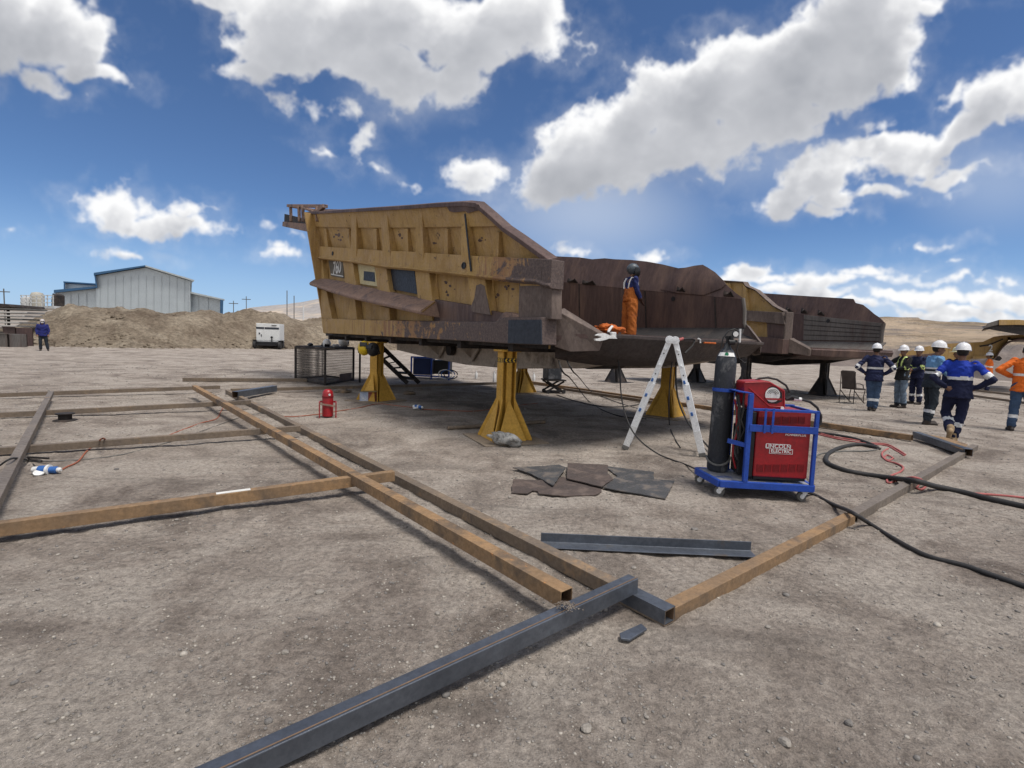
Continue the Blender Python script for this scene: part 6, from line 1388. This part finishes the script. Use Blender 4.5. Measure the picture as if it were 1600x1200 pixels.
# ---------------------------------------------------------------- people
def vox(name, parts, voxel, mats, zone, parent, smooth_it=6, noise_amp=0., nseed=0, nfreq=9):
    """parts: list of closed shapes (MB) fused into one continuous surface; zone(p)->material index"""
    mb = MB(); 
    for q in parts:
        b_ = len(mb.v); mb.v += q.v; mb.f += [[b_ + i for i in f] for f in q.f]; mb.mi += q.mi
    me = bpy.data.meshes.new(name); me.from_pydata([tuple(p) for p in mb.v], [], mb.f)
    bm = bmesh.new(); bm.from_mesh(me); bmesh.ops.recalc_face_normals(bm, faces=bm.faces); bm.to_mesh(me); bm.free()
    o = bpy.data.objects.new('tmp', me); COL.objects.link(o)
    r = o.modifiers.new('r', 'REMESH'); r.mode = 'VOXEL'; r.voxel_size = voxel; r.use_smooth_shade = True
    s = o.modifiers.new('s', 'SMOOTH'); s.iterations = smooth_it; s.factor = .5
    dg = bpy.context.evaluated_depsgraph_get(); m2 = bpy.data.meshes.new_from_object(o.evaluated_get(dg)); bpy.data.objects.remove(o); bpy.data.meshes.remove(me)
    n = len(m2.vertices); co = np.empty(n * 3); m2.vertices.foreach_get('co', co); co = co.reshape(-1, 3)
    if noise_amp:
        no = np.empty(n * 3); m2.vertices.foreach_get('normal', no); no = no.reshape(-1, 3)
        x = co[:, 0] + nseed * 3.1; w = fbm((x + co[:, 1] * .7) * nfreq, (co[:, 2] * 1.0 + co[:, 1]) * nfreq * 1.5, 3, nseed, .55); w = (1 - np.abs(w) * 2.2)
        w = w - w.mean(); co = co + no * (w * noise_amp)[:, None]; m2.vertices.foreach_set('co', co.ravel())
    m2.materials.clear()
    for m in mats: m2.materials.append(m)
    if len(mats) > 1:
        mi = []
        for f in m2.polygons:
            mi.append(zone(f.center))
        m2.polygons.foreach_set('material_index', mi)
    else: m2.polygons.foreach_set('material_index', [0] * len(m2.polygons))
    m2.polygons.foreach_set('use_smooth', [True] * len(m2.polygons)); m2.update()
    m2.name = name; ob = bpy.data.objects.new(name, m2); COL.objects.link(ob); ob.parent = parent; return ob

def cap(a, b, ra, rb, n=12, fl=1.0):
    """closed tapered limb segment with round ends"""
    a, b = V(a), V(b); d = (b - a).normalized(); m = MB()
    pts = []; rr = []
    for t in (-.98, -.7, -.35): pts.append(a + d * ra * t); rr.append(ra * sqrt(1 - t * t))
    for t in (0, .33, .66, 1): pts.append(a.lerp(b, t)); rr.append(ra + (rb - ra) * t)
    for t in (.35, .7, .98): pts.append(b + d * rb * t); rr.append(rb * sqrt(1 - t * t))
    m.tube(pts, 1, n, rr=rr); return m
def sect(secs, n=20):
    """torso: list of (centre, rx, ry)"""
    m = MB(); m.loft([[V(c) + V((cos(2 * pi * k / n) * rx, sin(2 * pi * k / n) * ry, 0)) for k in range(n)] for c, rx, ry in secs]); return m
def cloth(name, c1, c2=None, s=.35): return worn(name, c1, c2, scale=9, rough=.92, bump=s, bscale=26, var=.35)
M_skin = worn('skin_brown', (.20, .105, .068), (.15, .078, .05), scale=12, rough=.55, bump=.1); M_hair = worn('black_hair', (.012, .010, .009), rough=.7)
M_refl = worn('reflective_band', (.78, .79, .80), scale=20, rough=.35, bump=.05); M_yrefl = worn('lime_band', (.62, .75, .25), rough=.4, bump=.05)
M_boot = worn('dark_boot', (.045, .035, .03), rough=.7); M_bootw = worn('sand_boot', (.42, .30, .18), rough=.8)
M_hat = worn('white_hard_hat', (.80, .80, .82), rough=.3, bump=0, scale=3); M_hatc = worn('cream_hard_hat', (.72, .70, .45), rough=.35, bump=0)
M_navy = cloth('navy_cloth', (.016, .022, .070), (.010, .013, .045)); M_royal = cloth('royal_blue_cloth', (.012, .045, .40), (.010, .035, .30)); M_jean = cloth('denim', (.055, .095, .17), (.030, .055, .11))
M_jeanl = cloth('pale_denim', (.15, .20, .26), (.09, .125, .175)); M_black_c = cloth('black_cloth', (.012, .013, .016)); M_sky = cloth('light_blue_cloth', (.17, .35, .58), (.12, .26, .46)); M_char = cloth('charcoal_cloth', (.022, .030, .042)); M_orj = cloth('orange_hi_vis_cloth', (.75, .16, .02), (.60, .12, .015)); M_nav2 = cloth('dark_navy_cloth', (.010, .014, .050))
M_leath = worn('orange_leather_apron', (.48, .145, .025), (.30, .078, .015), scale=5, wear=(.24, .075, .03), thr=(.56, .72), rough=.85, bump=.6, bscale=16)
M_glove = worn('dark_glove', (.06, .028, .02), rough=.9)

def person(px, py, label, heading, H=1.75, pose=None, top=None, legs=None, boots=M_boot, hat=None, hand_m=M_skin, loc=None, head_turn=0., band=None, jlen=.80, hair=True, extra=None, seed=0, vx=.017, lean=(0, 0), shade=None):
    """heading: direction faced (degrees, 0 = away from the camera along +Y, 90 = to the left). top/legs: (materials, zone)"""
    p = G(px, py) if loc is None else V(loc)
    T = thing('person', label, 'person', (p.x, p.y, p.z if loc is not None else gzf(p.x, p.y)), R(heading) - atan2(p.x, p.y), extra)
    k = H / 1.75
    J = dict(pel=(0, 0, .95), che=(0, .0, 1.26), neck=(0, 0, 1.47), head=(0, .025, 1.615), sl=(-.185, -.01, 1.415), sr=(.185, -.01, 1.415), el=(-.23, -.02, 1.13), er=(.23, -.02, 1.13), wl=(-.22, .10, .89), wr=(.22, .10, .89),
             hl=(-.09, 0, .92), hr=(.09, 0, .92), kl=(-.11, .02, .50), kr=(.11, .02, .50), al=(-.12, -.02, .09), ar=(.12, -.02, .09), hdl=None, hdr=None, tl=0, tr=0)
    J.update(pose or {}); 
    for q in ('che', 'neck', 'head', 'sl', 'sr'): J[q] = tuple(V(J[q]) + V((lean[0], lean[1], 0)) * ((J[q][2] - .95) / .5))
    Jv = {a: (V(b) * k if isinstance(b, (tuple, list)) else b) for a, b in J.items()}
    P = Jv
    # continuous body: legs, trunk, arms, hands, head
    B = [sect([(P['pel'] - Z * .10 * k, .12 * k, .09 * k), (P['pel'], .155 * k, .105 * k), (P['pel'].lerp(P['che'], .45), .135 * k, .095 * k), (P['che'], .155 * k, .105 * k), (P['che'].lerp(P['neck'], .6), .15 * k, .09 * k), (P['neck'] - Z * .03, .075 * k, .065 * k)])]
    for s in 'lr':
        B += [cap(P['h' + s], P['k' + s], .080 * k, .052 * k), cap(P['k' + s], P['a' + s], .052 * k, .038 * k), cap(P['s' + s], P['e' + s], .050 * k, .038 * k), cap(P['e' + s], P['w' + s], .038 * k, .026 * k)]
    B += [cap(P['neck'] - Z * .04, P['head'] - Z * .05, .055 * k, .052 * k)]
    ht = Matrix.Rotation(R(head_turn), 3, 'Z')
    hd = P['head']; m = MB(); m.ell(hd + Z * .015, .077 * k, .096 * k, .105 * k, 18, 12, ht); B.append(m)
    m = MB(); m.ell(hd + ht @ V((0, .030, -.055)) * k, .055 * k, .062 * k, .065 * k, 14, 10, ht); B.append(m)
    B.append(cap(hd + ht @ V((0, .090, .005)) * k, hd + ht @ V((0, .108, -.028)) * k, .011 * k, .015 * k, 8))
    for sg in (-1, 1): m = MB(); m.ell(hd + ht @ V((sg * .078, -.005, -.012)) * k, .012 * k, .020 * k, .032 * k, 10, 6, ht); B.append(m)
    m = MB(); m.ell(hd + ht @ V((0, .088, -.062)) * k, .024 * k, .012 * k, .010 * k, 10, 6, ht); B.append(m)
    for s, sg in (('l', -1), ('r', 1)):
        w = P['w' + s]; d = P['hd' + s] if P['hd' + s] is not None else (w - P['e' + s]); d = d.normalized(); side = d.cross(V((0, 1, 0) if abs(d.y) < .8 else (0, 0, 1))).normalized()
        pn = side.cross(d).normalized()
        rot = Matrix((side, pn, d)).transposed()
        m = MB(); m.ell(w + d * .05 * k, .040 * k, .020 * k, .052 * k, 12, 8, rot); B.append(m)
        for f, ln in enumerate((.066, .078, .074, .058)):
            a = w + d * .088 * k + side * ((f - 1.5) * .0195) * k; mid = a + d * ln * .5 * k + pn * .006 * sg; b_ = mid + (d * .8 + pn * .5 * sg).normalized() * ln * .5 * k
            B += [cap(a - d * .02, mid, .0105 * k, .0095 * k, 8), cap(mid, b_, .0095 * k, .0085 * k, 8)]
        a = w + d * .030 * k - side * .032 * k * sg; mid = a - side * .026 * k * sg + d * .030 * k; B += [cap(a, mid, .013 * k, .011 * k, 8), cap(mid, mid + d * .028 * k + pn * .008, .011 * k, .009 * k, 8)]
    vox('body', B, vx * .62, [M_skin if hand_m is M_skin else M_skin, hand_m], (lambda c: 1 if min((c - P['wl']).length, (c - P['wr']).length) < .2 * k and c.z < 1.5 * k else 0), T, 3)
    # trousers
    lm_, lz = legs
    Lg = [sect([(P['pel'] - Z * .12 * k, .145 * k, .105 * k), (P['pel'] - Z * .05 * k, .175 * k, .125 * k), (P['pel'] + Z * .04 * k, .170 * k, .12 * k), (P['pel'] + Z * .10 * k, .16 * k, .115 * k)])]
    for s in 'lr': Lg += [cap(P['h' + s], P['k' + s], .105 * k, .080 * k), cap(P['k' + s], P['a' + s] + (P['k' + s] - P['a' + s]).normalized() * .03, .080 * k, .074 * k)]
    def seg_t(c, a, b_): d = b_ - a; t = (c - a).dot(d) / d.length_squared; return t, (c - a - d * max(0, min(1, t))).length
    def legzone(c):
        best = min(('h', 'k'), key=lambda q: 0)
        r_ = []
        for s in 'lr':
            for i_, (a, b_) in enumerate((('h', 'k'), ('k', 'a'))):
                t, dd = seg_t(c, P[a + s], P[b_ + s]); r_.append((dd, i_, t))
        dd, i_, t = min(r_); return lz(i_, t, c / k)
    vox('trousers', Lg, vx, lm_, legzone, T, 4, .017, seed + 1, 7)
    # boots
    for s, sg in (('l', -1), ('r', 1)):
        a = P['a' + s]; tilt = P['t' + s]; fwd = Matrix.Rotation(tilt if tilt else 0, 3, 'X') @ V((sg * .12, 1, 0)).normalized(); dn = V((0, 0, -1)) if not tilt else Matrix.Rotation(tilt, 3, 'X') @ V((0, 0, -1))
        sole = a + dn * .055 * k
        m = [cap(a + Z * .06 * k, a + dn * .02, .060 * k, .058 * k), cap(sole - fwd * .05 * k, sole + fwd * .15 * k, .042 * k, .040 * k), cap(sole + dn * .012 - fwd * .05 * k + dn * .0, sole + dn * .012 + fwd * .17 * k, .036 * k, .036 * k)]
        vox('boot', m, vx, [boots], None, T, 3)
    # jacket
    jm, jz, opt = top
    zb = jlen; c0 = P['pel'].copy(); c0.z = zb * k
    if opt.get('vest') is None:
        Jk = [sect([(c0, .215 * k, .160 * k), (c0.lerp(P['pel'] + Z * .12 * k, .6), .185 * k, .135 * k), (P['pel'].lerp(P['che'], .5), .178 * k, .128 * k), (P['che'], .190 * k, .135 * k), (P['che'].lerp(P['neck'], .5), .185 * k, .120 * k), (P['che'].lerp(P['neck'], .82), .125 * k, .088 * k), (P['neck'] + Z * .015 * k, .070 * k, .066 * k)])]
    else:
        Jk = [sect([(P['pel'] + Z * .0, .165 * k, .120 * k), (P['che'], .178 * k, .122 * k), (P['che'].lerp(P['neck'], .5), .175 * k, .112 * k), (P['che'].lerp(P['neck'], .82), .12 * k, .085 * k), (P['neck'] + Z * .015 * k, .068 * k, .064 * k)])]
    for s in 'lr':
        e, w = P['e' + s], P['w' + s]; Jk += [cap(P['s' + s], e, .068 * k, .058 * k), cap(e, w - (w - e).normalized() * .02, .058 * k, .046 * k)]
    if opt.get('hood'): m = MB(); m.ell(P['neck'] + V((0, -.06, .06)) * k, .11 * k, .09 * k, .09 * k, 14, 8); Jk.append(m)
    def jzone(c):
        r_ = []
        for s in 'lr':
            for i_, (a, b_) in enumerate((('s', 'e'), ('e', 'w'))):
                t, dd = seg_t(c, P[a + s], P[b_ + s]); r_.append((dd / .07, i_ + 1, t))
        t, dd = seg_t(c, P['pel'], P['neck']); r_.append((max(0, dd) / .155, 0, t)); dd, i_, t = min(r_); return jz(i_, t, c / k)
    vox('jacket', Jk, vx, jm, jzone, T, 4, .018, seed + 7, 7)
    if hair:
        m = MB(); m.ell(hd + ht @ V((0, -.012, .022)) * k, .084 * k, .100 * k, .104 * k, 18, 12, ht); 
        for i, v in enumerate(m.v):
            l_ = ht.transposed() @ (v - hd)
            if l_.y > .02 * k and l_.z < .055 * k: m.v[i] = hd + ht @ V((l_.x * .86, .02 * k, l_.z))
            if l_.z < -.055 * k: m.v[i] = hd + ht @ V((l_.x * .8, l_.y * .8, -.055 * k))
        m.build('hair', M_hair, T, smooth='all')
    if hat is not None:
        m = MB(); prof = []
        n = 22; tiltm = Matrix.Rotation(R(-4), 3, 'X')
        rings = []
        for r, h in ((.001, .132), (.045, .125), (.085, .098), (.108, .055), (.118, .008), (.120, -.004), (.132, -.010), (.128, -.016), (.108, -.012)):
            ring = []
            for q in range(n):
                a = 2 * pi * q / n; ext = 1 + (.34 * max(0, sin(a)) ** 3 if r > .121 and h < -.006 else 0) 
                ring.append(hd + ht @ (tiltm @ V((cos(a) * r * .95 * ext, sin(a) * r * 1.12 * ext, h + .055))) * k)
            rings.append(ring)
        m.loft(rings); m.build('hard_hat', hat, T, smooth=True)
        m = MB(); m.tube([hd + ht @ (tiltm @ V((0, -.12 + .24 * t, .055 + .135 * sin(pi * (.12 + .76 * t)))) ) * k for t in np.linspace(0.05, .95, 9)], .009 * k, 6); m.build('hat_ridge', hat, T, smooth=True)
    return T, P, k

def plain(mi): return lambda *a: mi
def legband(z0=.22, z1=.29, lo=None):      # band across the shin
    def f(i_, t, c): return 1 if (i_ == 1 and .42 < t < .58) else (2 if lo and i_ == 1 and t >= .58 else 0)
    return f
def jacketband(zt, zb_, arm=(.35, .60), two=None, armlow=None):
    def f(i_, t, c):
        if i_ == 0 or (i_ > 0 and False):
            if zb_ < c.z < zt: return 1
            if two and c.z < zb_: return 2
            return 0
        if i_ == 1: return 0 if t < .82 else (1 if t < 1 else 0)
        if i_ == 2: return (1 if t < .12 else (2 if two else 0))
        return 0
    return f
hips = dict(el=(-.40, -.12, 1.16), er=(.40, -.12, 1.16), wl=(-.225, .02, 1.00), wr=(.225, .02, 1.00), hdl=(.6, .6, -.5), hdr=(-.6, .6, -.5))
GP = 'group of workers in hard hats standing at right'
# man with hands on hips, dark blue, seen from behind
person(1361, 642, 'man in navy jacket and jeans, hands on hips, beside the old chair', 3, 1.72, dict(hips, kl=(-.06, .03, .50), al=(-.03, .0, .09), kr=(.09, .02, .5), ar=(.06, -.02, .09)), ([M_navy, M_refl], jacketband(1.17, 1.115), {}), ([M_jean, M_refl], legband()), M_boot, M_hat, extra=GP, seed=1)
# black jacket with lime bands, arm out to the left
person(1405, 637, 'man in black jacket with lime bands and pale jeans, arm reaching left', 128, 1.72, dict(er=(.36, .12, 1.26), wr=(.42, .34, 1.38), hdr=(.1, .5, .8), el=(-.22, .08, 1.16), wl=(-.02, .26, 1.10), hdl=(.7, .3, .0)), ([M_black_c, M_yrefl], lambda i_, t, c: 1 if (i_ == 0 and (1.10 < c.z < 1.15 or (.055 < abs(c.x) < .10 and c.z > 1.15))) or (i_ == 2 and .0 < t < .15) else 0, {}), ([M_jeanl, M_char], lambda i_, t, c: 0 if not (i_ == 1 and t > .86) else 1), M_boot, M_hat, head_turn=20, extra=GP, seed=2)
person(1429, 631, 'man in dark overalls half hidden behind the lime banded jacket', 140, 1.74, dict(el=(-.2, .1, 1.15), wl=(-.05, .25, 1.05), hdl=(.6, .4, 0), er=(.2, .1, 1.15), wr=(.05, .25, 1.02), hdr=(-.6, .4, 0)), ([M_nav2, M_yrefl], jacketband(1.14, 1.09), {}), ([M_nav2, M_refl], legband()), M_boot, M_hat, head_turn=15, extra=GP, seed=3)
person(1449, 663, 'man in light blue shirt with two white bands and dark trousers, arms folded, side on', -62, 1.78, dict(el=(-.24, .06, 1.17), wl=(-.06, .24, 1.14), hdl=(.7, .3, .05), er=(.24, .06, 1.17), wr=(.06, .24, 1.09), hdr=(-.7, .3, .05), kl=(-.11, .04, .5), al=(-.14, .06, .09), ar=(.12, -.08, .09)),
       ([M_sky, M_refl, M_char], lambda i_, t, c: (1 if (1.19 < c.z < 1.235 or 1.10 < c.z < 1.15) else (2 if c.z < 1.19 else 0)) if i_ == 0 else 0, {}), ([M_char, M_refl], legband()), M_boot, M_hat, head_turn=-18, extra=GP, seed=4, lean=(0, .03))
person(1488, 655, 'man with cream hard hat mostly hidden behind the man in royal blue', 165, 1.70, dict(el=(-.2, .12, 1.15), wl=(-.05, .26, 1.08)), ([M_nav2, M_refl], jacketband(1.14, 1.09), {}), ([M_nav2, M_refl], legband()), M_boot, M_hatc, head_turn=-60, extra=GP, seed=5)
person(1489, 690, 'man walking in royal blue jacket and navy overalls, hands on hips, seen from behind', -4, 1.70, dict(el=(-.36, -.16, 1.15), wl=(-.17, -.12, .99), hdl=(.6, .1, -.45), er=(.44, -.06, 1.16), wr=(.22, .02, 1.0), hdr=(-.6, .5, -.5),
        kl=(-.16, .16, .52), al=(-.04, -.20, .22), tl=-.85, kr=(.06, .08, .50), ar=(.0, .02, .09)),
       ([M_royal, M_refl, M_nav2], lambda i_, t, c: (1 if 1.135 < c.z < 1.19 else (2 if c.z < 1.135 else 0)) if i_ == 0 else ((0 if t < .62 else (1 if t < .86 else 2)) if i_ == 1 else 2), {}), ([M_nav2, M_refl], lambda i_, t, c: 1 if (i_ == 1 and .38 < t < .56) else 0), M_bootw, M_hat, extra=GP, seed=6)
person(1541, 612, 'distant worker in orange vest and white hard hat behind the royal blue jacket', 80, 1.70, dict(el=(-.22, .1, 1.15)), ([M_orj, M_refl], jacketband(1.17, 1.11), {}), ([M_nav2, M_refl], legband()), M_boot, M_hat, extra=GP, seed=7, vx=.024)
person(1592, 674, 'man in orange jacket and dark jeans at the right edge, elbow out', 12, 1.80, dict(el=(-.42, -.10, 1.22), wl=(-.20, .10, 1.10), hdl=(.7, .4, -.2), er=(.30, .0, 1.16), wr=(.2, .2, 1.1), kl=(-.11, .0, .50), al=(-.13, -.04, .09), kr=(.12, .02, .5), ar=(.15, -.02, .09)), ([M_orj, M_refl], lambda i_, t, c: 1 if (i_ == 0 and 1.12 < c.z < 1.17) else 0, {}), ([M_jean, M_refl], legband()), M_boot, None, extra=GP, seed=8)
# lone figure far left
t_, P, k = person(68, 548, 'lone man in dark blue hooded jacket and white mask standing far left', 178, 1.74, dict(el=(-.26, .02, 1.14), wl=(-.24, .12, .90), er=(.26, .0, 1.14), wr=(.24, .08, .9), kl=(-.13, .0, .5), al=(-.19, .02, .09)), ([cloth('deep_blue_jacket', (.014, .020, .15), (.010, .014, .09)), M_navy], plain(0), {'hood': 1}), ([M_char], plain(0)), M_boot, None, hand_m=M_skin, seed=9, vx=.024, hair=False)
hd = P['head']
m = MB(); m.ell(hd + V((0, .055, -.045)), .062, .055, .052, 14, 10); m.build('face_mask', M_wpl, t_, smooth='all')
m = MB(); m.ell(hd + V((0, -.005, .03)), .098, .118, .108, 16, 10); m.build('knit_cap', worn('pale_cap', (.60, .55, .55), rough=.9), t_, smooth='all')
m = MB(); m.bar(hd + V((-.07, .098, .012)), hd + V((.07, .098, .012)), .02, .04); m.build('goggles', M_black, t_, bevel=.008)
# welder on the tail of the body
pw_ = F1.P(1.15, 3.0, ZF + .01)
# place so that he stands at the photo's spot: solve distance for the floor line hidden behind the lip
best = None
for u in np.linspace(.0, 4.2, 43):
    for w in np.linspace(1.2, 4.3, 63):
        q = F1.P(u, w, ZF) - EYE; x = 800 + 800 * q.dot(RT) / q.dot(FW)
        q2 = F1.P(u, w, ZF + 1.76) - EYE; y = 600 - 800 * q2.dot(UP) / q2.dot(FW); x2 = 800 + 800 * q2.dot(RT) / q2.dot(FW)
        e_ = abs(x - 981) + abs(y - 418)
        if best is None or e_ < best[0]: best = (e_, u, w)
pw_ = F1.P(best[1], best[2], ZF + .012)
t_, P, k = person(0, 0, 'welder in orange leather bib trousers standing on the tipper body tail', -58, 1.61, dict(er=(.22, .03, 1.14), wr=(.20, .17, .93), el=(-.22, .04, 1.14), wl=(-.14, .2, .96), hdr=(-.1, .5, -.8), hdl=(.3, .5, -.8), kl=(-.12, .0, .5), kr=(.12, .03, .5), al=(-.14, -.02, .09), ar=(.14, .0, .09)),
   ([cloth('welder_navy_shirt', (.020, .028, .13), (.012, .018, .08)), M_glove], lambda i_, t, c: 1 if (i_ == 2 and t > .75) else 0, {'vest': 1}), ([M_leath], plain(0)), M_boot, None, hand_m=M_glove, loc=pw_, hair=True, seed=11, head_turn=-25, jlen=.95)
# bib with straps, a part of his clothing
def sc(p): return V(p) * k
m = sect([(sc((0, 0, .90)), .200, .150), (sc((0, 0, 1.04)), .190, .142), (sc((0, .01, 1.16)), .182, .136), (sc((0, .01, 1.235)), .172, .130)]); vox('bib', [m], .017, [M_leath], None, t_, 4, .012, 3, 8)
for sg in (-1, 1): m = cap(sc((sg * .11, .0, .88)), sc((sg * .135, .0, .12)), .118, .098); vox('leather_leg', [m], .017, [M_leath], None, t_, 4, .014, 5 + sg, 8)
for sg in (-1, 1):
    m = MB(); m.tube([sc((sg * .09, -.128, 1.20)), sc((sg * .115, -.120, 1.34)), sc((sg * .115, -.07, 1.44)), sc((sg * .11, .03, 1.45)), sc((sg * .10, .12, 1.36)), sc((sg * .09, .137, 1.20))], .018, 8, flat=.5); m.build('strap', M_sticker, t_, smooth=True)
hd = P['head']; ht = Matrix.Rotation(R(-25), 3, 'Z')
m = MB(); m.ell(hd + Z * .045, .122, .135, .125, 18, 12, ht); m.build('helmet_crown', worn('grey_helmet', (.09, .11, .13), rough=.4, scale=8, wear=(.25, .27, .28), thr=(.6, .7)), t_, smooth='all')
m = MB(); pr = []
for h_, rad_ in ((.07, .145), (.0, .158), (-.08, .150), (-.14, .115)):
    ring = []
    for a in np.linspace(R(12), R(168), 12): ring.append(hd + ht @ V((cos(a) * rad_ * .92, sin(a) * rad_ * 1.05, h_)))
    for a in np.linspace(R(168), R(12), 12): ring.append(hd + ht @ V((cos(a) * (rad_ - .008) * .92, sin(a) * (rad_ - .008) * 1.05, h_)))
    pr.append(ring)
m.loft(pr); m.build('face_shield', M_hel, t_, smooth=True)
# his shadowy tool cloth behind is left on the lip already (leather jacket)
